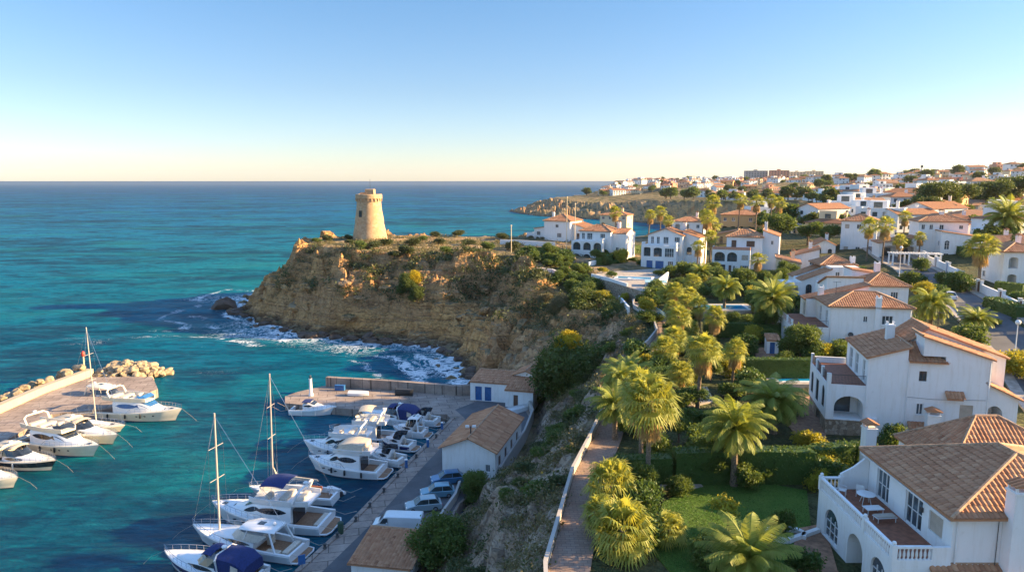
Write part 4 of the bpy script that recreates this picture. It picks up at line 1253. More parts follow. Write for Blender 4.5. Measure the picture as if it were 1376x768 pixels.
B.block(-3.55, 0, .1, 8.9, 15.6, 19.2, f=[hole(B, 'f', .1, 1120.5, 532, 1163.5, 563, 'open', 1.1)], l=[(1.1, 2.3, 16.4, 18.6, 'grille', .6), (4.0, 5.4, 16.1, 18.4, 'grille'), (6.8, 8.0, 16.2, 18.5, 'grille', .6)])
B.block(-3.45, -.02, .25, 8.8, 13.0, 15.6, mat='stone', name='stone_base', l=[(3, 5, 13.6, 15.3, 'dark', 0)])
B.slab(-3.45, -.02, .2, 8.8, 19.202, 19.26, 'terr', 'terrace_floor')
for y0, y1 in ((.2, .5), (3.0, 3.3), (5.8, 6.1), (8.5, 8.8)): B.parapet([(-3.42, y0), (-3.42, y1)], 19.2, 1.05, .28)
B.rail([(-3.42, .5), (-3.42, 3.0)], 19.2, .95, .16); B.rail([(-3.42, 3.3), (-3.42, 5.8)], 19.2, .95, .16); B.rail([(-3.42, 6.1), (-3.42, 8.5)], 19.2, .95, .16)
B.parapet([(-3.4, 8.75), (-.02, 8.75)], 19.2, .7, .2); B.rail([(-3.2, .22), (-.05, .22)], 19.2, .95, .13)
B.parapet([(-3.5, .22), (-3.2, .22)], 19.2, 1.05, .28)
# small tiled canopies on the front wall
for u0, u1, v0, v1 in ((1270, 1291, 523.5, 534), (1219, 1240, 564, 574)):
    a0, z1 = B.px(u0, v0, 'f', 0); a1, z0 = B.px(u1, v1, 'f', 0)
    B.roof([[(a0, -.75, z0), (a1, -.75, z0), (a1, -.02, z1 - .1), (a0, -.02, z1 - .1)]], name='canopy')
a0, z1 = B.px(1242, 548, 'f', -1.2)
B.chimney(a0 + .8, -1.2, 13.4, z1 - .5, 1.1, .8)
mb = MB(); mb.bbox(.25, 1.1, -.36, -.02, 1.9, 2.5, .03); o = mb.build('air_conditioner', M['winframe'], B.e)
mb = MB(); mb.lathe([(.2, 0), (.2, .02)], 12); q = mb.build('fan_grille', M['metal'], o); q.rotation_euler = (math.pi / 2, 0, 0); q.location = (.6, -.37, 2.2)

B.pipe([(3.6, -.07, 22.0), (3.6, -.07, 13.4)], .05); B.pipe([(10.55, -.07, 22.3), (10.55, -.07, 15.0)], .05); B.pipe([(3.6, -.05, 18.4), (6.0, -.05, 18.3), (10.4, -.05, 18.5)], .015, 'metal'); B.aerial(7.5, 5, 23.8)
# villa with the pale tile hip roof
C = House('villa', 'white villa with a striped hip roof and a pink terrace over an arched porch', 45.5, 99.6, R(-10), 14.4)
C.block(0, 10.9, 0, 7.8, 14.0, 21.35, f=[hole(C, 'f', 0, 1160, 425, 1166, 433, 'win'), hole(C, 'f', 0, 1185, 424.5, 1200, 436.5, 'win'), hole(C, 'f', 0, 1126, 454.5, 1141, 466.5, 'win')], l=[(1.0, 2.2, 18.3, 20.5, 'door'), (4.5, 5.7, 18.3, 20.5, 'door')])
C.hip(0, 10.9, 0, 7.8, 21.3, 22.95, .35, ends=((4.1, 3.9), (7.1, 3.9)))
C.block(6.0, 6.75, -.35, 0, 15, 22.5, name='chimney_breast')
C.chimney(6.37, -.17, 22.4, 22.75, .72, .5, False)
C.block(-5.1, 0, -.1, 10.2, 14.0, 18.2, f=[hole(C, 'f', -.1, 1072, 448, 1087, 471, 'open', .8)], l=[(1.3, 2.7, 15.0, 17.4, 'door', .6), (4.0, 5.4, 15.0, 17.4, 'door', .6), (6.9, 8.3, 15.0, 17.4, 'door', .6)])
C.slab(-5.0, -.02, 0, 10.1, 18.202, 18.26, 'terr', 'terrace_floor')
C.rail([(-5.0, 0), (-5.0, 10.0)], 18.2, .95, .3, 'winframe'); C.rail([(-4.9, 0), (-.1, 0)], 18.2, .9, .2)
for y in (.1, 3.4, 6.7, 10): C.parapet([(-5.0, y - .12), (-5.0, y + .14)], 18.2, 1.0, .24)
C.block(-1.5, 7.5, 7.62, 11.5, 14, 21.0, l=[(8.2, 9.4, 18.3, 20.4, 'door')])
C.mono(-1.5, 7.5, 8.2, 11.2, 21.0, 23.3, 'l', .2)
C.chimney(.6, 8.0, 20.5, 22.9, .8, .5, False)
mb = MB(); mb.lathe([(.02, 0), (.3, .02), (.38, .12), (.36, .12), (.02, .05)], 12); o = mb.build('satellite_dish', M['metal'], C.e); o.location = (2.9, -.35, 2.9); o.rotation_euler = (R(70), 0, 0)

C.pipe([(.2, -.06, 21.2), (.2, -.06, 14.5)], .05); C.pipe([(10.7, -.06, 21.2), (10.7, -.06, 14.5)], .05); C.aerial(2, 5, 22)
# roofs stepping up behind it
C2 = House('villa', 'white villa with a low hip roof just behind the striped one, beside street trees', 60.2, 118.8, R(-8), 16.6)
C2.block(0, 6.8, 0, 7.5, 16.2, 21.4, f=[(1, 2, 19.2, 20.3, 'win'), (4, 5.2, 19.2, 20.4, 'win')], r=[(2, 3, 19, 20.3, 'win')])
C2.hip(0, 6.8, 0, 7.5, 21.4, 23.3, .35)
C2.block(-6, 0, 1.5, 8, 16.2, 21.0, f=[(-3.6, -2.2, 19.2, 20.6, 'dark', .3)])
C2.mono(-6, 0, 1.5, 6, 21.0, 22.6, 'b', .25)
C2.block(0, 6, 7.5, 12, 16.2, 22.4); C2.mono(0, 6, 7.6, 12, 22.4, 23.3, 'r', .2)
C2.chimney(4.5, 8.5, 22.8, 24.4, .9, .7, False)
C3 = House('villa', 'broad white villa with slanting tile strips and a pyramid roof at its centre', 55.9, 135.0, R(-6), 16.4)
C3.block(0, 5.2, 0, 9, 16, 20.2, f=[(.8, 2.0, 17.2, 19.3, 'dark', .5), (3.2, 4.0, 17.2, 19.0, 'dark', .4)])
C3.mono(0, 5.2, 0, 3.2, 20.2, 22.2, 'l', .25)
C3.mono(0, 5.2, 5.8, 9, 20.2, 22.2, 'l', .25)
C3.block(5.2, 10.5, .2, 9, 16, 22.7, f=[(6.2, 7.0, 20.6, 21.7, 'win'), (8.4, 9.4, 20.4, 21.7, 'win')])
C3.hip(4.4, 11, 3.2, 10, 22.7, 24.4, .3)
C3.block(-3.6, 0, -.4, 6, 16, 19.4, f=[(-3.2, -.6, 16.5, 18.9, 'open', .4)], l=[(1, 3, 17, 19, 'win')])
C3.parapet([(-3.5, -.3), (-.1, -.3)], 19.4, .35, .2)
C3.chimney(10.5, 4, 22, 24.2, .8, .8, False)
C3.mono(10.5, 15, 1, 8, 20.6, 22.2, 'r', .25); C3.block(10.5, 15, 1, 8, 16, 20.6)

# ------------------------------------------------------------------ houses of the middle distance
def win_grid(W, z0, floors, fh, skip=0, kinds=('win',), arch=0, seed=0, bay=2.6, w=1.1, ht=1.2):
    r = random.Random(seed); out = []
    n = max(1, int(W / bay))
    for f in range(floors):
        for i in range(n):
            if r.random() < skip: continue
            c = (i + .5) * W / n; k = r.choice(kinds)
            tall = k in ('door', 'open', 'dark')
            hw = w / 2 * (1.5 if k == 'open' else 1)
            za = z0 + f * fh + (.1 if tall else .95)
            out.append((c - hw, c + hw, za, min(za + (2.2 if tall else ht), z0 + (f + 1) * fh - .25), k, arch if tall else 0))
    return out

def house_at(name, label, u0, u1, vb, z0, ang, D, floors=2, fh=3.0, roof='hip', rh=None, wall='white', detail=1, kinds=('win',), rkinds=('win',), chim=1, group=None, seed=1, skip=.15, cat='house', parapet=False):
    ox, oy = G(u0, vb, z0)
    h = House(name, label, ox, oy, ang, z0, cat, group, wall, detail)
    lx, _ = h.px(u1, vb, 'f', 0); W = max(3, lx)
    H = floors * fh
    top = z0 + H
    h.block(0, W, 0, D, z0 - 2.5, top, f=win_grid(W, z0, floors, fh, skip, kinds, .5, seed), r=win_grid(D, z0, floors, fh, .4, rkinds, 0, seed + 1, 3.2), l=win_grid(D, z0, floors, fh, .4, rkinds, 0, seed + 2, 3.2))
    rh = rh or min(W, D) * .2
    if roof == 'hip': h.hip(0, W, 0, D, top, top + rh)
    elif roof == 'gx': h.gable(0, W, 0, D, top, top + rh, 'x')
    elif roof == 'gy': h.gable(0, W, 0, D, top, top + rh, 'y')
    elif roof in 'lrfb': h.mono(0, W, 0, D, top, top + rh, roof)
    elif roof == 'flat': h.parapet([(.1, .1), (W - .1, .1), (W - .1, D - .1), (.1, D - .1), (.1, .1)], top, .7, .2)
    if chim: h.chimney(W * .7, D * .6, top, top + rh + 1.1, .8, .6, detail > 0)
    h.Wd, h.D, h.top = W, D, top
    return h

A28 = R(-28)
# D: arcaded villa left
h = House('villa', 'white villa with two rows of arches facing the sea and a tall right wing', *G(767.5, 350, 16.4), A28, 16.4, detail=1)
lx, _ = h.px(809, 350, 'f', 0); W = lx
ar = [(i * W / 3 + .45, (i + 1) * W / 3 - .35) for i in range(3)]
h.block(0, W, 0, 7, 13, 22.2, f=[(a, b, 19.6, 21.8, 'dark', .9) for a, b in ar] + [(a, b, 16.6, 18.5, 'dark', .9) for a, b in ar[:2]], r=[(1.5, 3.2, 19.6, 21.6, 'dark', .6)], l=[(2, 3.4, 20, 21.5, 'win')])
h.rail([(.1, .1), (W - .1, .1)], 22.2, .95, .3, 'winframe'); h.parapet([(W - .1, .1), (W - .1, 4)], 22.2, .8, .15)
h.block(1.6, W + 1.5, 2.4, 10, 14, 24.9, f=[(2.2, 3.1, 22.5, 24.3, 'door'), (3.8, 5.4, 22.5, 24.3, 'door'), (W - 1.6, W - .2, 23.0, 24.2, 'win')], r=[(4, 5, 22.8, 24.1, 'win')])
h.hip(1.6, W + 1.5, 2.4, 10, 24.9, 26.6, .35)
h.block(W + 1.5, W + 5.5, 4, 12, 14, 24.4, r=[(5.5, 6.4, 22.4, 23.6, 'win'), (8.5, 9.3, 22.4, 23.6, 'win')], f=[(W + 2.5, W + 3.4, 19, 20.4, 'win')])
h.gable(W + 1.5, W + 5.5, 4, 12, 24.4, 25.6, 'x', .1)
h.chimney(W + 2.0, 8, 24.5, 27.2, .8, .8)
# E: blue garage doors
h = House('villa', 'white villa with blue garage doors and railed upper terrace, right of the arcaded one', *G(861, 361, 15.6), A28, 15.6, detail=1)
lx, _ = h.px(907.5, 361, 'f', 0); W = lx
h.block(0, W, 0, 8, 12, 22.0, f=[(W * .16, W * .34, 15.7, 18.0, 'blue'), (W * .42, W * .66, 15.7, 18.0, 'blue'), (W * .78, W * .93, 16.8, 18.0, 'win'), (W * .07, W * .27, 19.1, 21.5, 'dark', .2), (W * .36, W * .60, 19.1, 21.5, 'dark', .4), (W * .68, W * .94, 19.1, 21.4, 'win', .0)], r=[(1.5, 3.5, 19.1, 21.5, 'dark', .6), (5, 6, 20, 21.2, 'win')])
h.rail([(.1, .1), (W - .1, .1)], 22.0, .95, .25, 'winframe'); h.parapet([(W - .1, .1), (W - .1, 3)], 22.0, .8, .15); h.parapet([(.1, .1), (.1, 3)], 22.0, .8, .15)
h.block(1.0, W + 1, 2.6, 9, 14, 24.8, f=[(1.8, 2.6, 22.3, 24.2, 'door'), (3.4, 4.2, 22.3, 24.2, 'door'), (5.2, 6.6, 22.3, 24.2, 'door'), (W - 1.2, W + .2, 22.9, 24.2, 'win')], r=[(4, 5, 22.8, 24.0, 'win')])
h.gable(1.0, W + 1, 2.6, 9, 24.8, 26.5, 'y', .35)
h.block(W + .5, W + 5, 4.6, 13, 14, 24.2, f=[(W + 1.6, W + 3, 19.5, 21.6, 'dark', .5)], r=[(6, 7, 22, 23.2, 'win'), (9, 10, 22, 23.2, 'win'), (7, 8, 18.5, 20, 'win')]); h.mono(W + .5, W + 5, 4.6, 13, 24.2, 25.7, 'r', .2)
h.chimney(W - .5, 10, 24, 27.6, .9, .9)
# F: two big arches
h = House('villa', 'white villa with two large dark arches under a pink edged balcony', *G(956, 365, 15.9), R(-22), 15.9, detail=1)
lx, _ = h.px(1007, 365, 'f', 0); W = lx
h.block(0, W, 0, 7.5, 12, 21.7, f=[(.06 * W, .34 * W, 18.7, 21.1, 'dark', 1.0), (.40 * W, .66 * W, 18.7, 21.1, 'dark', 1.0), (.78 * W, .95 * W, 19.2, 20.5, 'blind'), (.12 * W, .36 * W, 16.1, 17.9, 'dark'), (.45 * W, .52 * W, 16.1, 17.8, 'brown'), (.56 * W, .62 * W, 16.7, 17.7, 'win'), (.75 * W, .97 * W, 16.2, 17.8, 'win')])
h.parapet([(.1, .1), (W - .1, .1), (W - .1, 3.5)], 21.7, .75, .15, 'pink'); h.parapet([(.1, .1), (.1, 3)], 21.7, .8, .15)
h.block(3.2, W + 2.6, 2.6, 10, 14, 24.9, f=[(4.4, 5.6, 21.9, 24.0, 'brown'), (W - 1.2, W + .8, 22.4, 23.9, 'brown')], r=[(4, 5, 22.4, 23.6, 'win'), (4, 5.5, 19, 20.4, 'win')])
h.hip(3.2, W + 2.6, 2.6, 10, 24.9, 26.7, .35)
h.block(W + 2.6, W + 6.6, 4, 13, 14, 25.2, f=[(W + 4.6, W + 5.2, 23, 24, 'win')], r=[(6, 6.8, 22.5, 23.8, 'win')]); h.mono(W + 2.6, W + 6.6, 4, 13, 25.2, 26.6, 'r', .1)
h.chimney(W + 3.2, 5.2, 25.4, 28.6, .7, .7, False)
# G: far left by the point
h = House('villa', 'white house with a golden hip roof and low seaward wings, nearest to the round tower', *G(731, 326, 18.6), R(-30), 18.6, detail=1)
h.block(0, 9.5, 0, 9, 16, 26.0, f=[(4.2, 5.3, 23.8, 24.8, 'win'), (4.8, 6.4, 20.6, 22.0, 'win')], r=[(2, 3, 23, 24, 'win'), (5, 6, 20, 22, 'brown')], l=[(3, 4, 23, 24, 'win')])
h.hip(0, 9.5, 0, 9, 26.0, 28.0, .4)
h.block(9.5, 16, 2, 11, 16, 23.4, f=[(11, 12, 20, 22, 'brown')], r=[(4, 5, 20, 21.4, 'win'), (8, 9, 20, 21.4, 'win')]); h.mono(9.5, 16, 2, 11, 23.4, 25.2, 'r', .3)
h.block(-4.5, 0, 1.5, 8, 16, 23.2, f=[(-3.6, -2.2, 20.9, 22.2, 'win'), (-3.9, -2.6, 18.6, 20.4, 'dark', .4), (-1.9, -.5, 18.6, 20.4, 'dark', .4)]); h.mono(-4.5, 0, 1.5, 8, 23.2, 23.9, 'l', .2)
h.block(-8, -4.5, 2.5, 7, 16, 21.4, f=[(-7.4, -5.2, 18.6, 20.6, 'dark', .6)]); h.parapet([(-8, 2.6), (-4.6, 2.6)], 21.4, .3, .2)
h.chimney(2, 3, 26.5, 28.6, .7, .6)

house_at('villa', 'ochre walled villa with a curved brown roofline, behind the tall cluster of fan palms', 968, 1025, 312, 20.6, R(-22), 12, 2, 3.2, 'hip', 1.6, 'ochre', 1, ('win', 'brown', 'open'), seed=5)
h = house_at('villa', 'low ochre annexe under a brown lean-to roof in front of the ochre villa', 962, 990, 327, 19.2, R(-22), 7, 1, 3.0, 'l', 1.4, 'ochre', 1, ('dark', 'win'), seed=6, chim=0)
house_at('villa', 'white villa with a stacked terracotta roof between the blue garage villa and the fan palms', 903, 944, 322, 19.0, R(-24), 10, 2, 3.2, 'hip', 1.6, 'white', 1, ('win', 'open', 'door'), seed=7)
house_at('villa', 'small cream villa with an orange roof half hidden by trees behind the arcaded villa', 806, 842, 306, 18.9, R(-26), 9, 2, 2.8, 'hip', 1.6, 'cream', 1, ('win', 'open'), seed=8)
house_at('villa', 'low cream house with a brown shuttered porch left of the pale tile roofs', 1042, 1075, 370, 16.6, R(-20), 9, 1, 3.1, 'r', 1.2, 'cream', 1, ('brown', 'win', 'dark'), seed=9)
house_at('villa', 'white bungalow with a dark slanting roof strip just beyond the low cream house', 1063, 1100, 360, 17.2, R(-20), 9, 1, 3.2, 'l', 1.9, 'white', 1, ('win', 'dark'), seed=10)
house_at('villa', 'little white gabled house with a rounded front opening above the slanting roofs', 1093, 1122, 345, 18.4, R(-15), 8, 1, 3.4, 'gy', 1.4, 'white', 1, ('dark',), seed=11)
house_at('villa', 'white villa with a square upper tower, chimney and dark porch between round green trees', 1128, 1176, 341, 18.8, R(-30), 8, 3, 3.1, 'hip', 1.8, 'white', 1, ('win', 'win', 'blind'), seed=12, skip=.4)
house_at('villa', 'white lean-to wing with a dark tile roof right of the square tower villa', 1168, 1200, 341, 18.8, R(-26), 8, 2, 2.9, 'b', 1.5, 'white', 1, ('win',), seed=13, skip=.5)
# L: big white villa right of the middle
h = house_at('villa', 'large white villa with a square upper floor of small windows beyond the street wall', 1262, 1330, 352, 19.3, R(-14), 10, 2, 3.0, 'r', 1.6, 'white', 1, ('win', 'open', 'door'), seed=15)
h.block(-4, 7, 4, 12, 17, 29.0, f=[(-3.4, -2.6, 27.0, 28.2, 'win'), (-1.6, -.8, 27.0, 28.2, 'win'), (.6, 1.6, 27.0, 28.2, 'win'), (5, 5.9, 27.2, 28.1, 'win')]); h.hip(-4, 7, 4, 12, 29.0, 30.7, .4)
h.block(-13, -4, 3, 10, 17, 23.6, f=[(-12, -9, 20, 22.8, 'open', .3), (-8, -5, 20, 22.8, 'open', .3)]); h.mono(-13, -4, 3, 10, 23.6, 25.2, 'l', .4)
h.block(16, 22, 2, 9, 17, 24.6); h.gable(16, 22, 2, 9, 24.6, 26, 'x', .1)
h.chimney(2, 8, 29, 31.3, 1.0, .9)
# M: right edge
h = house_at('villa', 'white house with arched balconies cut by the right edge of the view', 1345, 1400, 384, 19.0, R(-8), 9, 2, 3.3, 'hip', 1.5, 'white', 1, ('open',), seed=16, skip=0)
h = house_at('villa', 'white wall ended bungalow with a chimney behind the right edge house', 1322, 1380, 350, 20.6, R(-10), 8, 1, 4.2, 'gx', 1.4, 'white', 1, ('win',), seed=17, skip=.6)
# ------------------------------------------------------------------ harbour works
t = NT('quay_concrete'); ps = t.pos()
f = t.noise(ps, .35, 6, .65); g = t.noise(ps, 3, 6, .7)
col = t.ramp(f, [(.3, (.22, .175, .145)), (.5, (.34, .265, .22)), (.7, (.42, .345, .29))])
col = t.mix(t.ramp(g, [(.5, 0.0), (.72, .5)]), col, (.16, .13, .11))
mq = t.n('ShaderNodeMapping'); mq.inputs['Rotation'].default_value = (0, 0, R(-13)); t.l(ps, mq.inputs[0])
bk = t.n('ShaderNodeTexBrick'); bk.inputs['Scale'].default_value = .16; bk.inputs['Mortar Size'].default_value = .008; bk.inputs['Color1'].default_value = (1, 1, 1, 1); bk.inputs['Color2'].default_value = (.82, .82, .82, 1); bk.inputs['Mortar'].default_value = (.35, .35, .35, 1); t.l(mq.outputs[0], bk.inputs['Vector'])
col = t.mix(1.0, col, bk.outputs[0], 'MULTIPLY')
col = t.mix(t.ramp(t.noise(ps, .9, 5, .6, 1.0), [(.60, 0.0), (.70, .55)]), col, (.09, .08, .075))
t.bsdf(col, .9, 0, t.bump(g, .4, .03), .25); M['concrete'] = t.mat
t = NT('asphalt'); ps = t.pos()
f = t.noise(ps, .22, 6, .65); g = t.noise(ps, 12, 6, .7)
col = t.ramp(f, [(.3, (.085, .082, .085)), (.5, (.115, .112, .115)), (.72, (.16, .15, .15))])
col = t.mix(t.ramp(g, [(.55, 0.0), (.75, .35)]), col, (.05, .05, .05))
col = t.mix(t.ramp(t.noise(ps, .7, 5, .6, 1.2), [(.60, 0.0), (.72, .6)]), col, (.05, .048, .046))
col = t.mix(t.ramp(t.noise(ps, .13, 2, .4), [(.55, 0.0), (.57, .35)]), col, (.17, .165, .16))
t.bsdf(col, .9, 0, t.bump(g, .3, .01), .25); M['asphalt'] = t.mat
M['rockpale'] = simple('breakwater_rock', (.42, .32, .20), .9, scale=1.2, var=.35, bump=.8)
M['rockdark'] = simple('sea_rock', (.13, .085, .06), .9, scale=.8, var=.35, bump=.8)
M['wallpale'] = stucco('pale_harbour_wall', (.46, .38, .27))

def slab_poly(name, pts, z0, z1, mat, kind='structure', parent=None, label=None, cat=None):
    m = MB(); m.prism(pts, z0, z1); o = m.build(name, M[mat], parent)
    if kind: tag(o, kind=kind)
    if label: tag(o, label, cat)
    return o
Q = 1.25
quay_edge = [G(u, v, Q) for u, v in ((370, 790), (395, 768), (470, 700), (540, 628), (606, 562))]
qin = [(-11.5, 56), (-9.2, 62), (-7.4, 72), (-6.2, 79), (-1.2, 90), (2.0, 101), (3.4, 110), (3.6, 121)]
pier_in = [G(u, v, Q) for u, v in ((606, 562), (600, 556), (560, 556), (500, 551), (440, 547), (383, 541))]
pier_out = [G(u, v, Q) for u, v in ((383, 532), (400, 526), (440, 517), (530, 522), (615, 529))]
quay_poly = quay_edge + pier_in[1:] + pier_out + [(-2, 124), (3.6, 121)] + qin[::-1][1:] + [(-14, 50)]
slab_poly('quay', quay_poly, -3, Q, 'concrete')
def off(P, d):
    out = []
    for i, p in enumerate(P):
        a = P[max(i - 1, 0)]; b = P[min(i + 1, len(P) - 1)]
        L = math.hypot(b[0] - a[0], b[1] - a[1]); nx, ny = (b[1] - a[1]) / L, -(b[0] - a[0]) / L
        out.append((p[0] + nx * d, p[1] + ny * d))
    return out
qe = off(quay_edge, 2.6)
slab_poly('quay_road', qe[:-1] + [(-7.2, 108.5), (-9.5, 113.8), (-6, 118.5), (1.5, 118.5), (2.9, 109)] + [(x - .3, y) for x, y in qin[::-1][3:]] + [(-13, 52)], Q - .5, Q + .006, 'asphalt')
# edge stones
m = MB()
for (x0, y0), (x1, y1) in zip(quay_edge, quay_edge[1:]):
    L = math.hypot(x1 - x0, y1 - y0); n = int(L / 1.6)
    for i in range(n):
        a, b = (i + .02) / n, (i + .98) / n; dx, dy = (x1 - x0) / L, (y1 - y0) / L
        q = [(x0 + (x1 - x0) * a, y0 + (y1 - y0) * a), (x0 + (x1 - x0) * b, y0 + (y1 - y0) * b)]
        m.prism([q[0], (q[0][0] + dy * .55, q[0][1] - dx * .55), (q[1][0] + dy * .55, q[1][1] - dx * .55), q[1]], Q - .3, Q + .12)
tag(m.build('quay_kerb', M['concrete']), kind='structure')

def wall_thing(name, pts, w, z0, z1, mat, label, cat='wall', group=None, cop=None):
    """free standing wall along world points; z1 may be a list"""
    e = empty(name, (pts[0][0], pts[0][1], z0 if not hasattr(z0, '__len__') else z0[0]), 0, label, cat, group); ex, ey, ez = e.location
    m = MB(); c = MB()
    for i, ((x0, y0), (x1, y1)) in enumerate(zip(pts, pts[1:])):
        za = z1[i] if hasattr(z1, '__len__') else z1; zb = z1[i + 1] if hasattr(z1, '__len__') else z1
        ba = z0[i] if hasattr(z0, '__len__') else z0; bb = z0[i + 1] if hasattr(z0, '__len__') else z0
        L = math.hypot(x1 - x0, y1 - y0); nx, ny = -(y1 - y0) / L * w / 2, (x1 - x0) / L * w / 2
        x0 -= ex; x1 -= ex; y0 -= ey; y1 -= ey
        def seg(mm, k, a0, a1, b0, b1):
            mm.add([(x0 + nx * k, y0 + ny * k, a0 - ez), (x0 - nx * k, y0 - ny * k, a0 - ez), (x1 - nx * k, y1 - ny * k, b0 - ez), (x1 + nx * k, y1 + ny * k, b0 - ez),
                    (x0 + nx * k, y0 + ny * k, a1 - ez), (x0 - nx * k, y0 - ny * k, a1 - ez), (x1 - nx * k, y1 - ny * k, b1 - ez), (x1 + nx * k, y1 + ny * k, b1 - ez)],
                   [(0, 1, 2, 3), (4, 7, 6, 5), (0, 4, 5, 1), (1, 5, 6, 2), (2, 6, 7, 3), (3, 7, 4, 0)])
        seg(m, 1, ba, za, bb, zb)
        if cop: seg(c, 1.35, za, za + .08, zb, zb + .08)
    m.build('wall', M[mat], e)
    if cop: c.build('coping', M[cop], e)
    return e

# parapet on the seaward side of the breakwater
po = off(pier_out[1:], 0.6)
wall_thing('breakwater_wall', po[1:] + [(-4, 123.2)], .9, .5, 3.0, 'concrete', 'low weathered concrete parapet on the seaward edge of the short pier')
# left mole
lm = [G(u, v, 1.5) for u, v in ((-160, 640), (0, 556), (60, 528), (122, 506), (205, 506), (212, 522), (150, 548), (70, 556), (10, 590), (-10, 612), (-60, 660))]
slab_poly('mole', lm, -3, 1.5, 'concrete')
mw = [G(u, v, 1.5) for u, v in ((-160, 628), (0, 552), (60, 526), (122, 503))]
wall_thing('mole_wall', mw, 1.3, .5, 2.7, 'wallpale', 'sunlit cream wave wall along the left mole, with boulders behind it')

# ------------------------------------------------------------------ boulders
def rock_mesh(seed, flat=.75):
    import bmesh
    bm = bmesh.new(); bmesh.ops.create_icosphere(bm, subdivisions=3, radius=1)
    r = random.Random(seed)
    pl = [Vector((r.gauss(0, 1), r.gauss(0, 1), r.gauss(0, 1))).normalized() for _ in range(11)]
    for v in bm.verts:
        p = v.co.copy()
        for n in pl:
            d = p.dot(n) - .62
            if d > 0: p -= n * d * .9
        p *= 1 + .07 * math.sin(p.x * 7 + seed) * math.cos(p.y * 6 + p.z * 5)
        v.co = Vector((p.x * 1.15, p.y, p.z * flat))
    me = bpy.data.meshes.new('boulder'); bm.to_mesh(me); bm.free(); return me
RK = [rock_mesh(i) for i in range(5)]
for me in RK: me.materials.append(M['rockpale'])
rr = random.Random(8); cnt = 0
mo = off(mw, -2.3)
def add_rock(x, y, z, s):
    o = bpy.data.objects.new('boulder', RK[rr.randrange(5)]); link(o)
    o.location = (x, y, z); o.scale = (s * rr.uniform(.8, 1.2), s * rr.uniform(.8, 1.2), s * rr.uniform(.8, 1.1)); o.rotation_euler = (rr.uniform(-.4, .4), rr.uniform(-.4, .4), rr.uniform(0, 6))
    tag(o, 'pale sunlit boulder of the rock armour round the left mole', 'boulder', 'boulders of the left mole')
for (x0, y0), (x1, y1) in zip(mo, mo[1:]):
    L = math.hypot(x1 - x0, y1 - y0)
    for i in range(int(L / .75)):
        t_ = rr.random(); d = rr.uniform(-1.2, 3.4)
        nx, ny = -(y1 - y0) / L, (x1 - x0) / L
        add_rock(x0 + (x1 - x0) * t_ + nx * d, y0 + (y1 - y0) * t_ + ny * d, 2.3 - d * .55 + rr.uniform(-.2, .5), rr.uniform(.7, 1.4))
tc = G(165, 500, 1.5)
for i in range(150):
    a = rr.uniform(0, 6.28); q = rr.random() ** .6
    x, y = tc[0] + 7.6 * q * math.cos(a) + .5, tc[1] + 5.2 * q * math.sin(a) + 1.2
    add_rock(x, y, 2.7 - 2.5 * q ** 2 + rr.uniform(-.3, .4), rr.uniform(.55, 1.25))
me = rock_mesh(21, .8); me.materials.append(M['rockdark'])
o = bpy.data.objects.new('sea_rock', me); link(o); p = G(301, 414, 0); o.location = (p[0], p[1], .8); o.scale = (4.2, 4.0, 4.3)
tag(o, 'big dark rounded rock standing alone in the surf off the headland tip', 'rock')
for me in RK: pass
RD = [me.copy() for me in RK]
for me in RD: me.materials.clear(); me.materials.append(M['rockdark'])
for i in range(46):
    k = i / 45
    sh = [(-7, 134), (-8, 142), (-12, 152), (-17, 163), (-27, 168), (-35, 172), (-43, 176), (-50, 177), (-57, 183), (-63, 188), (-71, 192), (-74, 200), (-82, 208), (-84, 222)]
    j = rr.randrange(len(sh) - 1); q = rr.random()
    o = bpy.data.objects.new('shore_rock', RD[rr.randrange(5)]); link(o)
    o.location = (sh[j][0] + (sh[j + 1][0] - sh[j][0]) * q + rr.uniform(-2.8, .5), sh[j][1] + (sh[j + 1][1] - sh[j][1]) * q + rr.uniform(-3, .2), rr.uniform(0, .5))
    s = rr.uniform(.6, 1.9); o.scale = (s, s, s * .8); o.rotation_euler = (rr.uniform(-.5, .5), 0, rr.uniform(0, 6))
    tag(o, 'dark wet rock in the surf at the foot of the headland cliff', 'rock', 'rocks in the surf below the cliff')

# ------------------------------------------------------------------ boats
M['hull'] = simple('white_gelcoat', (.76, .76, .75), .25, scale=.8, var=.04)
M['hullcream'] = simple('cream_gelcoat', (.76, .68, .54), .25, scale=.8, var=.04)
M['antifoul'] = simple('dark_waterline', (.03, .04, .07), .5, var=.1)
M['navy'] = simple('navy_canvas', (.012, .028, .13), .85, scale=5, var=.2, bump=.2)
M['beige'] = simple('beige_canvas', (.55, .47, .36), .85, scale=5, var=.12, bump=.2)
M['teak'] = simple('teak_deck', (.32, .17, .09), .7, scale=6, var=.25)
M['deckgrey'] = simple('deck_nonslip', (.62, .63, .64), .7, scale=6, var=.06)
M['seat'] = simple('cream_upholstery', (.60, .52, .42), .7, scale=5, var=.12)
M['fender'] = simple('black_fender', (.012, .014, .02), .5)
M['fenderw'] = simple('white_fender', (.7, .7, .68), .5)
M['mast'] = simple('aluminium_mast', (.62, .55, .48), .4, .3, var=.05)
M['orange'] = simple('orange_cover', (.42, .13, .05), .7, var=.1)
M['rubber'] = simple('grey_rubber', (.25, .26, .28), .7, var=.1)

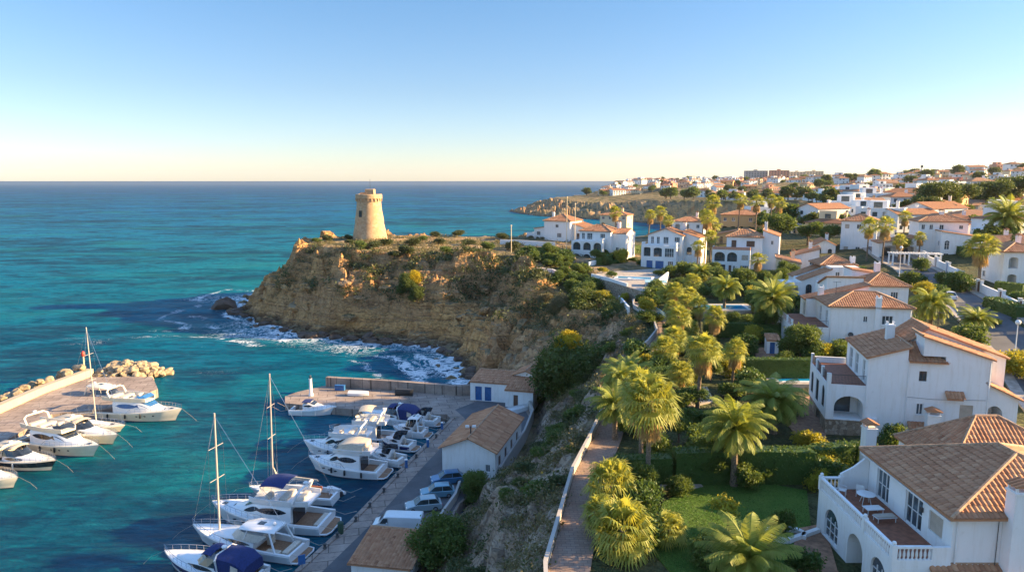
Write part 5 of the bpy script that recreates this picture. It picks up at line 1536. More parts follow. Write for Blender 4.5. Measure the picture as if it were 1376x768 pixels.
class Boat:
    def __init__(s, name, bow, stern, B, label, cat='boat', fs=1.05, fb=1.9, sc=.30, hull='hull', stripe=None, group=None, zb=None, teak=True, full=.42):
        bx, by = G(*bow, fb if zb is None else zb); sx, sy = G(*stern, .5)
        s.L = L = math.hypot(bx - sx, by - sy); s.B = B; s.fs = fs; s.fb = fb; s.sc = sc; s.full = full
        s.e = empty(name, (sx, sy, 0), math.atan2(by - sy, bx - sx), label, cat, group)
        n = 16; rings = []
        for i in range(n + 1):
            t = i / n; b = s.hb(t); z = s.sh(t)
            k = .90 - .42 * t ** 3; bw = b * k; x = t * L; xw = x * (1 - .085 * t ** 4); xk = x * (1 - .15 * t ** 3)
            kz = -.55 + .35 * t ** 6
            ring = [(x, b, z), (x, b * 1.015 + .02, z - .14), (x * .3 + xw * .7, b * (.35 + .65 * k) , z * .38), (xw, bw, .10), (xw, bw * .985, -.05), (xk, bw * .7, -.35), (xk, 0, kz)]
            ring += [(p[0], -p[1], p[2]) for p in ring[-2::-1]]
            rings.append(ring)
        m = MB(); m.loft(rings, closed=False, cap=False)
        ns = len(rings[0]) - 1
        for fi in range(len(m.f)):
            c = fi % ns
            if c in (3, 4, 5, 6, 7, 8): m.m[fi] = 1
            if stripe and c in (1, ns - 2): m.m[fi] = 2
        m.add(rings[0], [tuple(range(len(rings[0])))])
        m.build('hull', [M[hull], M['antifoul'], M[stripe or hull]], s.e, smooth=True)
        # deck: foredeck, coamings, cockpit sole
        d = MB(); i0 = int(round(sc * n)); dk = []
        for i in range(i0, n + 1):
            t = i / n; b = s.hb(t); z = s.sh(t)
            dk.append([(t * L, b * q, z - .05 + .10 * (1 - q * q) * min(1, b)) for q in (1, .94, .6, 0, -.6, -.94, -1)])
        d.loft(dk, closed=False, cap=False)
        if i0 > 0:
            sole = fs - .55; cw = .30
            x1 = i0 / n * L; R_ = []
            for i in range(0, i0 + 1):
                t = i / n; b = s.hb(t); z = s.sh(t) + .02
                R_.append([(t * L, b, z), (t * L, b - cw, z), (t * L, b - cw, sole), (t * L, -b + cw, sole), (t * L, -b + cw, z), (t * L, -b, z)])
            d.loft(R_, closed=False, cap=False)
            for f in range(len(d.f) - i0 * 5, len(d.f)):
                if (f - (len(d.f) - i0 * 5)) % 5 == 2: d.m[f] = 1
            b = s.hb(sc); z = s.sh(sc) + .06
            d.add([(x1, b - cw, sole), (x1, -b + cw, sole), (x1, -b + cw, z), (x1, b - cw, z)], [(0, 1, 2, 3)])
            d.box(.02, .30, -s.hb(0) + .9, s.hb(0) - .02, sole, fs + .03)
        for sg in (1, -1):
            r = MB(); y = sg * s.hb(0) * .8; r.tube([(.1, y, fs + .05), (-1.4, y * .95, fs - .25), (-2.9, y * .9, 1.45)], .022, 4); r.build('mooring_line', M['beige'], s.e)
        r = MB(); r.tube([(L - .2, .1, fb), (L + 1.6, .3, .8), (L + 2.6, .5, -.2)], .011, 4); r.build('anchor_line', M['beige'], s.e)
        d.build('deck', [M[hull], M['teak'] if teak else M['deckgrey']], s.e, smooth=True)
    def hb(s, t):
        f = s.full
        return max(.03, s.B / 2 * (1 - (max(0, (t - f) / (1 - f))) ** 2.3) * (.93 + .07 * min(1, t / .25)))
    def sh(s, t): return s.fs + (s.fb - s.fs) * t ** 1.5
    def house(s, secs, name='cabin', mat='hull', win=(), front=True, glass='boatglass', tum=.8, wname='window'):
        """secs: (x fraction, half width base, half width top, z base, z top)"""
        L = s.L; rings = []
        for (t, wb, wt, zb, zt) in secs:
            x = t * L
            rings.append([(x, wb, zb), (x, wb + (wt - wb) * .8, zb + (zt - zb) * .8), (x, wt * .86, zt - .02), (x, wt * .4, zt + .03), (x, -wt * .4, zt + .03), (x, -wt * .86, zt - .02), (x, -(wb + (wt - wb) * .8), zb + (zt - zb) * .8), (x, -wb, zb)])
        m = MB(); m.loft(rings, closed=True, cap=True); o = m.build(name, M[mat], s.e, smooth=True)
        # side glass bands
        for (i, j, f0, f1, g0, g1) in win:     # from section i to j, lower/upper height fraction at start and at end
            for sg in (1, -1):
                g = MB(); K = 6; top = []; bot = []
                for k in range(K + 1):
                    q = k / K; pos = i + (j - i) * q; a = min(int(pos), len(secs) - 2); fr = pos - a
                    A, Bq = secs[a], secs[a + 1]
                    S = [A[z] + (Bq[z] - A[z]) * fr for z in range(5)]
                    arcy = math.sin(math.pi * min(1, max(0, q))) ** .5 if g0 is None else 1
                    lo = f0; hi = f1
                    def at(f): return (S[0] * L, sg * (S[1] + (S[2] - S[1]) * f + .02), S[3] + (S[4] - S[3]) * f)
                    mid = (lo + hi) / 2
                    if g0 is None: lo2, hi2 = mid - (mid - lo) * max(.12, arcy), mid + (hi - mid) * max(.12, arcy)
                    else: lo2, hi2 = lo + (g0 - lo) * q, hi + (g1 - hi) * q
                    bot.append(at(lo2)); top.append(at(hi2))
                g.add(bot + top, [(k, k + 1, K + 2 + k, K + 1 + k) for k in range(K)])
                g.build(wname, M[glass], o)
        return o
    def windscreen(s, o, a, b, inset=.08, glass='boatglass'):
        """glass on the sloped front between two sections (t, wb, wt, zb, zt)"""
        g = MB(); L = s.L
        def sec(S, f): return S
        x0, x1 = a[0] * L, b[0] * L
        w0, w1 = a[2] * .84, b[2] * .9
        z0, z1 = a[4], b[4]
        dx, dz = x1 - x0, z1 - z0; ln = math.hypot(dx, dz); nx, nz = abs(dz) / ln * .05, abs(dx) / ln * .05 + .02
        K = 3
        for k in range(K):
            q0, q1 = -1 + 2 * (k + .03) / K, -1 + 2 * (k + .97) / K
            g.add([(x0 + dx * .08 + nx, w0 * q0, z0 + dz * .08 + nz), (x0 + dx * .08 + nx, w0 * q1, z0 + dz * .08 + nz), (x0 + dx * .92 + nx, w1 * q1, z0 + dz * .92 + nz), (x0 + dx * .92 + nx, w1 * q0, z0 + dz * .92 + nz)], [(0, 1, 2, 3)])
        return g.build('windscreen', M[glass], o)
    def rails(s, t0=.45, h=.62, n=8, gap=False):
        m = MB(); L = s.L
        for sg in (1, -1):
            P = [(t * L, sg * (s.hb(t) - .07), s.sh(t)) for t in [t0 + (1 - t0) * k / n for k in range(n + 1)]]
            m.tube([P[0]] + [(x, y, z + h) for x, y, z in P[1:]], .022, 5)
            m.tube([(x, y, z + h * .5) for x, y, z in P[1:]], .014, 4)
            for p in P[1:]: m.tube([p, (p[0], p[1], p[2] + h)], .018, 4)
        return m.build('bow_rail', M['steel'], s.e)
    def platform(s, w=.8, l=1.0, z=.32, mat='teak'):
        b = s.hb(0); m = MB(); m.prism([(0, b * .95), (-l * .7, b * .9), (-l, b * .6), (-l, -b * .6), (-l * .7, -b * .9), (0, -b * .95)], z - .12, z)
        o = m.build('swim_platform', M['hull'], s.e)
        m = MB(); m.prism([(-.03, b * .86), (-l * .66, b * .8), (-l + .1, b * .55), (-l + .1, -b * .55), (-l * .66, -b * .8), (-.03, -b * .86)], z + .002, z + .02); m.build('teak_panel', M[mat], o)
    def fenders(s, ts, sides=(1, -1), mat='fender', r=.14):
        for t in ts:
            for sg in sides:
                m = MB(); x = t * s.L; y = sg * (s.hb(t) + .12); z = s.sh(t)
                m.lathe([(.03, z - .1), (r * .8, z - .2), (r, z - .32), (r, z - .75), (r * .8, z - .86), (.03, z - .9)], 8, (x, y)); m.build('fender', M[mat], s.e, smooth=True)
    def bimini(s, x0, x1, w, z, mat='navy', arch=.25, feet=1.2, name='bimini'):
        m = MB(); rings = []
        K = 6
        for i in range(K + 1):
            x = x0 + (x1 - x0) * i / K; zz = z + arch * .5 * math.sin(math.pi * i / K)
            rings.append([(x, w * q, zz - arch * q * q) for q in (-1, -.7, -.35, 0, .35, .7, 1)] + [(x, w * q, zz - arch * q * q - .04) for q in (1, .7, .35, 0, -.35, -.7, -1)])
        m.loft(rings); o = m.build(name, M[mat], s.e, smooth=True)
        f = MB(); xm = (x0 + x1) / 2
        for sg in (1, -1):
            for xx in (x0 + .05, xm, x1 - .05): f.tube([(xm, sg * w, z - arch - feet), (xx, sg * w, z - arch)], .02, 5)
        f.build('frame', M['steel'], o)
    def arch(s, x, w, z0, z1, lean=-.5, mat='hull', th=.18):
        m = MB(); P = [(x, -w, z0), (x + lean * .8, -w * .96, z0 + (z1 - z0) * .8), (x + lean, -w * .7, z1), (x + lean, w * .7, z1), (x + lean * .8, w * .96, z0 + (z1 - z0) * .8), (x, w, z0)]
        m.tube(P, [th, th * .9, th * .7, th * .7, th * .9, th], 6); o = m.build('radar_arch', M[mat], s.e, smooth=True)
        r = MB(); r.lathe([(.05, z1 + .05), (.05, z1 + .2), (.28, z1 + .22), (.3, z1 + .32), (.2, z1 + .42)], 10, (x + lean, 0)); r.build('radar_dome', M['hull'], o, smooth=True)
        a = MB(); a.tube([(x + lean, w * .5, z1), (x + lean - .2, w * .5, z1 + 1.5)], .015, 4); a.build('antenna', M['steel'], o)
    def seats(s, boxes, mat='seat'):
        for b in boxes:
            m = MB(); m.bbox(*b, .06); m.build('seat', M[mat], s.e, smooth=True)
    def hatches(s, ts, glass='boatglass'):
        for t in ts:
            m = MB(); x = t * s.L; m.bbox(x - .28, x + .28, -.28, .28, s.sh(t) + .03, s.sh(t) + .10, .03); m.build('deck_hatch', M[glass], s.e)
    def portholes(s, ts, z=.9):
        for t in ts:
            for sg in (1, -1):
                m = MB(); x = t * s.L; b = s.hb(t); k = .90 - .42 * t ** 3; zf = s.sh(t) * .62
                y = b * (.68 + .32 * (.35 + .65 * k)) + .02
                m.ball((x, sg * y, zf), (.24, .05, .10), 8); m.build('porthole', M['boatglass'], s.e, smooth=True)
    def mast(s, t, h, z0, boom=None, fore=1.0, r=.09, mat='mast', cover=None, rake=0.02):
        L = s.L; x = t * L; m = MB(); top = (x - h * rake, 0, z0 + h); m.tube([(x, 0, z0), top], [r, r * .75], 8)
        for f in (.45, .72): m.tube([(x - h * rake * f, -s.B * .28, z0 + h * f), (x - h * rake * f, s.B * .28, z0 + h * f)], .03, 5)
        o = m.build('mast', M[mat], s.e, smooth=True)
        g = MB(); tp = Vector(top) - Vector((0, 0, .3))
        g.tube([tp, (fore * L, 0, s.sh(fore) + .1)], .022, 4); g.tube([tp, (.02 * L, 0, s.fs + .1)], .018, 4)
        for sg in (1, -1):
            g.tube([tp, (x - h * rake * .72, sg * s.B * .28, z0 + h * .72), (x, sg * s.hb(t) * .93, s.sh(t))], .016, 4)
            g.tube([(x, 0, z0 + h * .45), (x - .3, sg * s.hb(t) * .93, s.sh(t))], .014, 4)
        g.build('rigging', M['steel'], o)
        if boom:
            b = MB(); b.tube([(x - .1, 0, z0 + 1.2), (x - boom, 0, z0 + 1.15)], .07, 6); b.build('boom', M[mat], o)
            if cover:
                c = MB(); c.tube([(x - .15, 0, z0 + 2.5), (x - .5, 0, z0 + 1.6), (x - boom * .5, 0, z0 + 1.38), (x - boom + .1, 0, z0 + 1.26)], [.06, .17, .17, .09], 8); c.build('sail_cover', M[cover], o, smooth=True)

def flybridge_yacht(bow, stern, label, B=4.4, canvas='navy', hull='hull', cover=None, group=None, sides=(1, -1), fend='fender', arch=True, stripe=None, glass='boatglass', fb=2.0):
    b = Boat('motor_yacht', bow, stern, B, label, 'boat', 1.15, fb, .25, hull, stripe, group)
    z = b.fs
    S = [(.24, B * .40, B * .38, z, z + 2.05), (.40, B * .41, B * .38, z + .05, z + 2.15), (.55, B * .39, B * .35, z + .15, z + 2.05), (.68, B * .33, B * .24, z + .3, z + 1.15), (.80, B * .22, B * .12, z + .45, z + .75)]
    o = b.house(S, win=[(.25, 1.9, .42, .78, None, None), (1.75, 2.85, .50, .84, None, None)], glass=glass)
    b.windscreen(o, S[3], S[2], glass=glass)
    # flybridge moulding
    t = z + 2.1; L = b.L
    m = MB(); rg = []
    for x, w, zz in ((.10, .36, t + .02), (.25, .42, t + .02), (.42, .42, t + .05), (.56, .36, t + .02), (.62, .26, t - .05)):
        w *= B; rg.append([(x * L, w * .92, zz - .12), (x * L, w, zz + .55), (x * L, w - .12, zz + .55), (x * L, w - .2, zz + .08), (x * L, -w + .2, zz + .08), (x * L, -w + .12, zz + .55), (x * L, -w, zz + .55), (x * L, -w * .92, zz - .12)])
    m.loft(rg); m.build('flybridge', M[hull], b.e, smooth=True)
    g = MB(); w = B * .34
    g.add([(.56 * L, w, t + .55), (.62 * L, w * .7, t + .5), (.62 * L, -w * .7, t + .5), (.56 * L, -w, t + .55), (.53 * L, w * .95, t + .95), (.58 * L, w * .62, t + .95), (.58 * L, -w * .62, t + .95), (.53 * L, -w * .95, t + .95)], [(0, 1, 5, 4), (1, 2, 6, 5), (2, 3, 7, 6)])
    g.build('fly_windscreen', M[glass], b.e)
    b.seats([(.30 * L, .36 * L, -B * .28, B * .28, t + .1, t + .55), (.17 * L, .22 * L, -B * .26, B * .26, t + .1, t + .5), (.44 * L, .48 * L, .1, B * .25, t + .1, t + .75)])
    b.seats([(.03 * L, .07 * L, -B * .30, B * .3, z - .5, z - .05)])
    if canvas: b.bimini(.30 * L, .50 * L, B * .36, t + 2.25, canvas, .3, 1.35)
    if arch: b.arch(.22 * L, B * .40, t + .3, t + 1.7, -.7, hull)
    g = MB(); g.add([(.238 * L, -B * .3, z - .45), (.238 * L, B * .3, z - .45), (.238 * L, B * .3, z + 1.5), (.238 * L, -B * .3, z + 1.5)], [(0, 1, 2, 3)]); g.build('saloon_door', M[glass], b.e)
    b.rails(.42, .65, 10); b.platform(l=1.1); b.hatches([.78, .88]); b.portholes([.55, .64, .73])
    b.fenders([.2, .42, .6], sides, fend)
    if cover:
        m = MB(); m.loft([[(x * L, w * B, zz), (x * L, w * B * .8, zz + h), (x * L, -w * B * .8, zz + h), (x * L, -w * B, zz)] for x, w, zz, h in ((.2, .41, t + .3, .9), (.35, .41, t + .3, 1.1), (.52, .38, t + .3, .8), (.60, .27, t + .3, .25))]); m.build('canvas_cover', M[cover], b.e, smooth=True)
    return b

def express_cruiser(bow, stern, label, B=3.8, hull='hull', hardtop=True, canvas=None, group=None, stripe=None, glass='boatglass', screen='boatglass', fb=1.7, rail=True, cat='boat', fend='fenderw', sides=(1, -1)):
    b = Boat('motor_cruiser', bow, stern, B, label, cat, 1.05, fb, .36, hull, stripe, group)
    z = b.fs; L = b.L
    S = [(.34, B * .40, B * .36, z, z + .75), (.50, B * .39, B * .34, z + .1, z + .85), (.62, B * .34, B * .28, z + .2, z + .75), (.82, B * .16, B * .08, z + .45, z + .60)]
    o = b.house(S, win=[(.2, 2.2, .2, .75, None, None)], glass=glass)
    # wrap windscreen
    g = MB(); pts0 = []; pts1 = []
    for x, w in ((.30, .385), (.42, .38), (.52, .34), (.585, .20), (.60, 0), (.585, -.20), (.52, -.34), (.42, -.38), (.30, -.385)):
        pts0.append((x * L, w * B, z + .72)); pts1.append(((x - .075) * L, w * B * .86, z + 1.5))
    n = len(pts0)
    g.add(pts0 + pts1, [(k, k + 1, n + k + 1, n + k) for k in range(n - 1)]); g.build('windscreen', M[screen], b.e)
    if hardtop:
        H = [(.16, .30, z + 1.95), (.28, .35, z + 2.05), (.40, .34, z + 2.0), (.50, .24, z + 1.72)]
        m = MB(); m.loft([[(x * L, w * B, q - .1), (x * L, w * B * .8, q + .08), (x * L, 0, q + .14), (x * L, -w * B * .8, q + .08), (x * L, -w * B, q - .1), (x * L, 0, q - .06)] for x, w, q in H]); o = m.build('hardtop', M[hull], b.e, smooth=True)
        m = MB()
        for sg in (1, -1):
            m.tube([(.14 * L, sg * B * .42, z), (.20 * L, sg * B * .33, z + 1.92)], [.14, .09], 6); m.tube([(.44 * L, sg * B * .36, z + .7), (.40 * L, sg * B * .3, z + 1.95)], .04, 5)
        m.build('supports', M[hull], o, smooth=True)
        h = MB(); h.bbox(.30 * L, .36 * L, -.35, .35, z + 2.1, z + 2.2, .03); h.build('roof_hatch', M[glass], o)
        r = MB(); r.lathe([(.05, z + 2.1), (.24, z + 2.25), (.24, z + 2.4), (.1, z + 2.5)], 10, (.22 * L, 0)); r.build('radar_dome', M['hull'], o, smooth=True)
    if canvas:
        m = MB(); m.loft([[(x * L, w * B, z + zb), (x * L, w * B * .92, z + zt - .25), (x * L, w * B * .6, z + zt), (x * L, -w * B * .6, z + zt), (x * L, -w * B * .92, z + zt - .25), (x * L, -w * B, z + zb)] for x, w, zb, zt in ((.05, .40, .1, 1.2), (.14, .43, .1, 1.85), (.26, .43, .15, 2.0), (.345, .40, .6, 1.95))]); o = m.build('camper_canopy', M[canvas], b.e, smooth=True)
        for sg in (1, -1):
            w = MB(); w.add([(.10 * L, sg * (B * .415 + .03), z + .65), (.17 * L, sg * (B * .435 + .03), z + .7), (.17 * L, sg * (B * .405 + .03), z + 1.45), (.10 * L, sg * (B * .40 + .03), z + 1.2)], [(0, 1, 2, 3)]); w.build('clear_panel', M['seat'], o)
        b.arch(.30 * L, B * .42, z + .2, z + 1.95, .45, hull, .12)
        b.bimini(.40 * L, .50 * L, B * .30, z + 1.95, canvas, .2, .8)
    else:
        b.seats([(.05 * L, .10 * L, -B * .32, B * .32, z - .5, z + .05), (.12 * L, .24 * L, B * .2, B * .34, z - .5, z - .05), (.27 * L, .31 * L, -B * .25, -.2, z - .4, z + .5)])
    if rail: b.rails(.5, .55, 8)
    b.platform(l=.95); b.hatches([.74]); b.portholes([.6, .7]); b.fenders([.3, .55], sides, fend, .11)
    return b

def sail_boat(bow, stern, label, mt=.58, h=14, B=3.4, hull='hull', cover='beige', boom=4.5, group=None, r=.09):
    b = Boat('sailing_boat', bow, stern, B, label, 'boat', .95, 1.25, .30, hull, None, group)
    z = b.fs
    S = [(.30, B * .30, B * .26, z, z + .55), (.45, B * .31, B * .27, z, z + .6), (.60, B * .27, B * .22, z + .05, z + .5), (.78, B * .12, B * .08, z + .1, z + .22)]
    b.house(S, win=[(.3, 2.2, .35, .75, None, None)])
    b.mast(mt, h, z + .4, boom, .98, r, cover=cover)
    b.rails(.2, .5, 10); b.hatches([.8])
    m = MB(); m.tube([(.08 * b.L, 0, z - .5), (.08 * b.L, 0, z + .4)], .04, 5); m.tube([(.08 * b.L + .02, .4 * math.cos(a * .785), z + .3 + .4 * math.sin(a * .785)) for a in range(9)], .02, 4, cap=False); m.build('steering_wheel', M['steel'], b.e)
    return b

# right quay, near to far
b1 = express_cruiser((221, 738), (348, 778), 'white sports cruiser with navy canopy and blue hull stripe, nearest to the camera', 3.9, hardtop=False, canvas='navy', stripe='navy', screen='carglass')
b2 = express_cruiser((259, 703), (403, 742), 'white hardtop cruiser carrying a tall mast near its bow, second boat from the bottom', 4.1, screen='seat', rail=True, fb=1.9)
b2.mast(.74, 13.2, 1.6, None, .99, .12)
b3 = flybridge_yacht((285, 672), (440, 703), 'big flybridge yacht with navy bimini, bow towards open water, third from the bottom', 5.0, 'navy', fb=2.2, fend='fenderw')
m = MB(); t_ = b3.fs + 2.3; m.box(.10 * b3.L, .22 * b3.L, -b3.B * .425, -b3.B * .40, t_ + .05, t_ + .5); m.build('life_raft', M['orange'], b3.e)
b4 = sail_boat((335, 652), (452, 668), 'sloop with beige sail cover and a tall mast behind the big flybridge yacht', .72, 14.5, 3.4, boom=6.0, r=.10)
# inflatable tender on the yacht stern
def tender(x, y, z, rz, label, L=2.8):
    e = empty('inflatable_tender', (x, y, z), rz, label, 'dinghy')
    m = MB(); m.tube([(0, .6, .3), (L * .6, .6, .3), (L * .9, .4, .38), (L, 0, .42), (L * .9, -.4, .38), (L * .6, -.6, .3), (0, -.6, .3)], .2, 8); m.build('tube', M['hull'], e, smooth=True)
    m = MB(); m.box(.05, L * .75, -.5, .5, .1, .18); m.build('floor', M['rubber'], e)
    m = MB(); m.bbox(-.25, .05, -.18, .18, .1, .75, .05); m.build('outboard_motor', M['metal'], e)
x, y = G(458, 664, .3); tender(x, y, 0, 2.4, 'small white inflatable tender at the stern of the tall masted sloop')
b5 = flybridge_yacht((415, 611), (514, 633), 'white flybridge yacht with three black fenders and a beige cockpit cover', 4.3, None, cover='beige', fb=2.0, arch=False)
b6 = flybridge_yacht((408, 590), (508, 608), 'white flybridge yacht with an open beige seated flybridge, bow pointing left mid quay', 4.4, None, fb=2.0)
b7 = flybridge_yacht((443, 576), (530, 590), 'white yacht with a beige bimini moored behind the open flybridge yacht', 4.2, 'beige', fb=1.9)
b8 = express_cruiser((485, 550), (566, 566), 'white cruiser with a navy cover, farthest of the row near the pier corner', 4.0, canvas='navy', hardtop=False)
b9 = express_cruiser((497, 606), (541, 620), 'small open cruiser squeezed between fendered yacht and quay', 2.8, hardtop=False, fb=1.3)
b10 = express_cruiser((512, 588), (555, 600), 'small blue striped open cruiser next to the quay bollards', 2.8, hardtop=False, stripe='navy', fb=1.3)
b11 = express_cruiser((528, 571), (572, 582), 'small hardtop cruiser with its stern close to the blue quay pedestal', 3.0, fb=1.4)
b12 = express_cruiser((547, 556), (588, 567), 'small white open motorboat in the quay corner', 2.8, hardtop=False, fb=1.3)
# small cabin boat at the pier
b13 = Boat('cabin_boat', (452, 545), (392, 551), 3.2, 'little white cabin boat with a dark blue roof beside the short pier', 'boat', .95, 1.5, .3)
S = [(.30, 1.1, 1.0, .9, 2.0), (.46, 1.15, 1.05, .9, 2.1), (.56, 1.05, .85, 1.0, 1.7), (.78, .5, .35, 1.1, 1.4)]
o = b13.house(S, win=[(.1, 1.6, .5, .85, None, None)]); b13.windscreen(o, S[2], S[1]); b13.bimini(.28 * b13.L, .47 * b13.L, 1.0, 2.35, 'navy', .1, .3); b13.rails(.2, .6, 9); b13.fenders([.3, .6], (1, -1), 'fenderw', .1)
# left mole, far to near
l1 = flybridge_yacht((244, 548), (138, 553), 'long cream yacht with blue tinted side windows moored farthest out on the left mole', 4.6, None, 'hullcream', glass='blue', fb=2.2, fend='fender')
l0 = express_cruiser((190, 530), (112, 533), 'cream hardtop cruiser tucked between the mole rocks and the long yacht', 4.0, 'hullcream', fb=2.0)
l2 = sail_boat((168, 570), (84, 572), 'cream sloop with a tall wooden toned mast at the left mole', .55, 15.3, 3.3, 'hullcream', 'beige', 4.2)
l3 = express_cruiser((158, 583), (72, 575), 'cream cruiser with a smooth beige tonneau cover beside the sloop', 4.0, 'hullcream', hardtop=False, canvas='beige', fb=1.8)
l4 = flybridge_yacht((133, 597), (34, 590), 'cream flybridge yacht with dark side windows moored between two cream cruisers', 4.4, None, 'hullcream', fb=2.0)
l5 = express_cruiser((75, 617), (-12, 614), 'cream motorboat with beige canopy and dark hull line at the left edge', 3.8, 'hullcream', hardtop=False, canvas='beige', stripe='boatglass', fb=1.7)
l6 = express_cruiser((24, 640), (-60, 640), 'cream boat bow cut off by the left edge of the view', 3.6, 'hullcream', fb=1.6)

# ------------------------------------------------------------------ quay furniture
def pedestal(u, v, label, mat='blue', h=1.1, z=Q):
    x, y = G(u, v, z); e = empty('service_pedestal', (x, y, z), .4, label, 'pedestal', 'service pedestals on the quay')
    m = MB(); m.bbox(-.16, .16, -.16, .16, 0, h, .03); m.build('column', M[mat], e)
    m = MB(); m.bbox(-.2, .2, -.2, .2, h, h + .1, .03); m.build('cap', M['winframe'], e)
for u, v, lb in ((594, 577, 'blue service pedestal farthest along the quay'), (575, 600, 'dark blue service pedestal beside the small cruisers on the quay'), (546, 628, 'pale blue service pedestal behind the fendered yacht')): pedestal(u, v, lb)
x, y = G(458, 716, Q); e = empty('litter_bin', (x, y, Q), 0, 'dark green bin on the quay edge behind the flybridge yacht', 'bin')
M['dkgreen'] = simple('dark_green_plastic', (.02, .06, .035), .6)
m = MB(); m.lathe([(.26, 0), (.3, .05), (.33, 1.1), (.3, 1.15)], 12); m.build('body', M['dkgreen'], e, smooth=True); m = MB(); m.lathe([(.35, 1.15), (.35, 1.22), (.2, 1.36), (.03, 1.38)], 12); m.build('lid', M['dkgreen'], e, smooth=True)
x, y = G(406, 764, Q); e = empty('notice_board', (x, y, Q), .5, 'plain blue board on a post at the bottom of the quay', 'board')
m = MB(); m.bbox(-.35, .35, -.04, .04, .5, 1.5, .02); m.build('panel', M['blue'], e); m = MB(); m.tube([(0, 0, 0), (0, 0, .6)], .05, 6); m.build('post', M['steel'], e)
bol = [G(u, v, Q) for u, v in ((432, 737), (449, 722), (474, 700), (493, 681), (512, 661), (531, 641), (556, 615), (583, 588))]
m0 = None
for i, (x, y) in enumerate(bol):
    if m0 is None:
        m = MB(); m.lathe([(.22, 0), (.16, .08), (.12, .3), (.2, .36), (.22, .44), (.12, .5)], 10); m0 = m.build('mooring_bollard', M['metal'], smooth=True)
        tag(m0, 'low dark iron mooring bollard on the quay edge stones', 'bollard', 'mooring bollards along the quay edge'); m0.location = (x + .35, y, Q + .12)
    else: copy_tree(m0, (x + .35, y, Q + .12))
# white light column on the pier head
x, y = G(418, 531, Q); e = empty('pier_light', (x, y, Q), 0, 'slim white light column on the pier head', 'beacon')
m = MB(); m.lathe([(.45, 0), (.42, .3), (.28, .5), (.24, 3.0), (.32, 3.1)], 14); m.build('column', M['white'], e, smooth=True); m = MB(); m.lathe([(.18, 3.1), (.2, 3.5), (.24, 3.55), (.05, 3.8)], 10); m.build('lantern', M['glass'], e, smooth=True)
# red beacon on the mole rocks
x, y = G(113, 492, 3); e = empty('harbour_beacon', (x, y, 2.6), 0, 'thin pole with a red lantern on the mole boulders', 'beacon')
M['red'] = simple('red_paint', (.55, .07, .04), .5)
m = MB(); m.lathe([(.3, 0), (.25, .4), (.14, .5), (.13, 2.4), (.2, 2.45)], 10); m.build('pole', M['cream'], e, smooth=True); m = MB(); m.lathe([(.3, 2.45), (.36, 2.6), (.36, 3.1), (.2, 3.4), (.04, 3.5)], 10); m.build('lantern', M['red'], e, smooth=True)
# dinghy under a white tarp and a blue board on the pier
x, y = G(482, 531, Q); e = empty('covered_dinghy', (x, y, Q), -.1, 'small dinghy under a white tarpaulin on the short pier', 'dinghy')
m = MB(); m.loft([[(t * 3.6 - 1.8, .75 * w, .1), (t * 3.6 - 1.8, .8 * w, .55), (t * 3.6 - 1.8, .3 * w, .85), (t * 3.6 - 1.8, -.3 * w, .85), (t * 3.6 - 1.8, -.8 * w, .55), (t * 3.6 - 1.8, -.75 * w, .1)] for t, w in ((0, .9), (.3, 1), (.7, .85), (1, .2))]); m.build('tarpaulin', M['hull'], e, smooth=True)
m = MB(); m.box(-1.7, 1.2, -.5, .5, 0, .12); m.build('cradle', M['metal'], e)
x, y = G(457, 524, Q); e = empty('storage_chest', (x, y, Q), -.1, 'blue storage chest against the pier parapet', 'box')
m = MB(); m.bbox(-.9, .9, -.35, .35, 0, .9, .04); m.build('body', M['blue'], e); m = MB(); m.bbox(-.94, .94, -.39, .39, .9, 1.0, .03); m.build('lid', M['blue'], e)
x, y = G(543, 531, Q); e = empty('storage_rack', (x, y, Q), -.1, 'dark metal storage rack on the short pier by the parapet', 'rack')
m = MB()
for i in range(5): m.box(-1.6, 1.6, -.3, .3, .25 + i * .22, .29 + i * .22)
m.build('shelf', M['metal'], e); m = MB()
for a in (-1.55, 1.55):
    for b in (-.26, .26): m.box(a - .04, a + .04, b - .04, b + .04, 0, 1.3)
m.box(-1.6, 1.6, -.28, .28, .05, .10); m.build('frame', M['metal'], e)

# ------------------------------------------------------------------ warehouse, harbour houses
h = House('warehouse', 'long white harbour warehouse with a weathered terracotta gable roof beside the quay road', -9.1, 88.0, math.atan2(-.1, 1), Q, 'building', wall='white', detail=1)
an = -math.atan2(.26, .965); h.e.rotation_euler = (0, 0, an); h.ang = an; h.c, h.s_ = math.cos(an), math.sin(an)
h.block(0, 7.2, 0, 13.4, 0, 4.9, f=[(5.9, 6.5, 2.0, 3.0, 'win')], r=[(1.5, 2.6, 2.2, 3.6, 'brown'), (4.5, 5.6, 2.2, 3.6, 'brown'), (7.5, 8.6, 2.2, 3.6, 'brown'), (10.5, 11.6, 2.2, 3.6, 'brown')], l=[(3, 5.5, 1.3, 3.8, 'blue'), (8, 9, 2.2, 3.4, 'win')], top=False)
h.gable(0, 7.2, 0, 13.4, 4.9, 6.4, 'y', .35)
h = House('shed', 'small shed with a mottled brown tile roof at the bottom of the quay road', *G(466, 790, Q), R(-10), Q, 'building', detail=2)
h.e.location = (-15.3, 62.6, Q); h.ox, h.oy = -15.3, 62.6
h.block(0, 5.6, 0, 5.6, 0, 3.2, r=[(1, 2, 2, 2.8, 'win')]); h.mono(0, 5.6, 0, 5.6, 3.2, 3.8, 'f', .3)
h = House('harbour_house', 'low white harbour house with two blue doors and a brown roof near the cove', *G(632, 537, Q), R(-14), Q, 'house', detail=1)
h.block(0, 6.6, 0, 6, 0, 4.6, f=[(.9, 2.1, 1.3, 3.8, 'blue'), (2.6, 3.8, 1.3, 3.8, 'blue')]); h.mono(0, 6.6, 0, 6, 4.6, 5.2, 'f', .15)
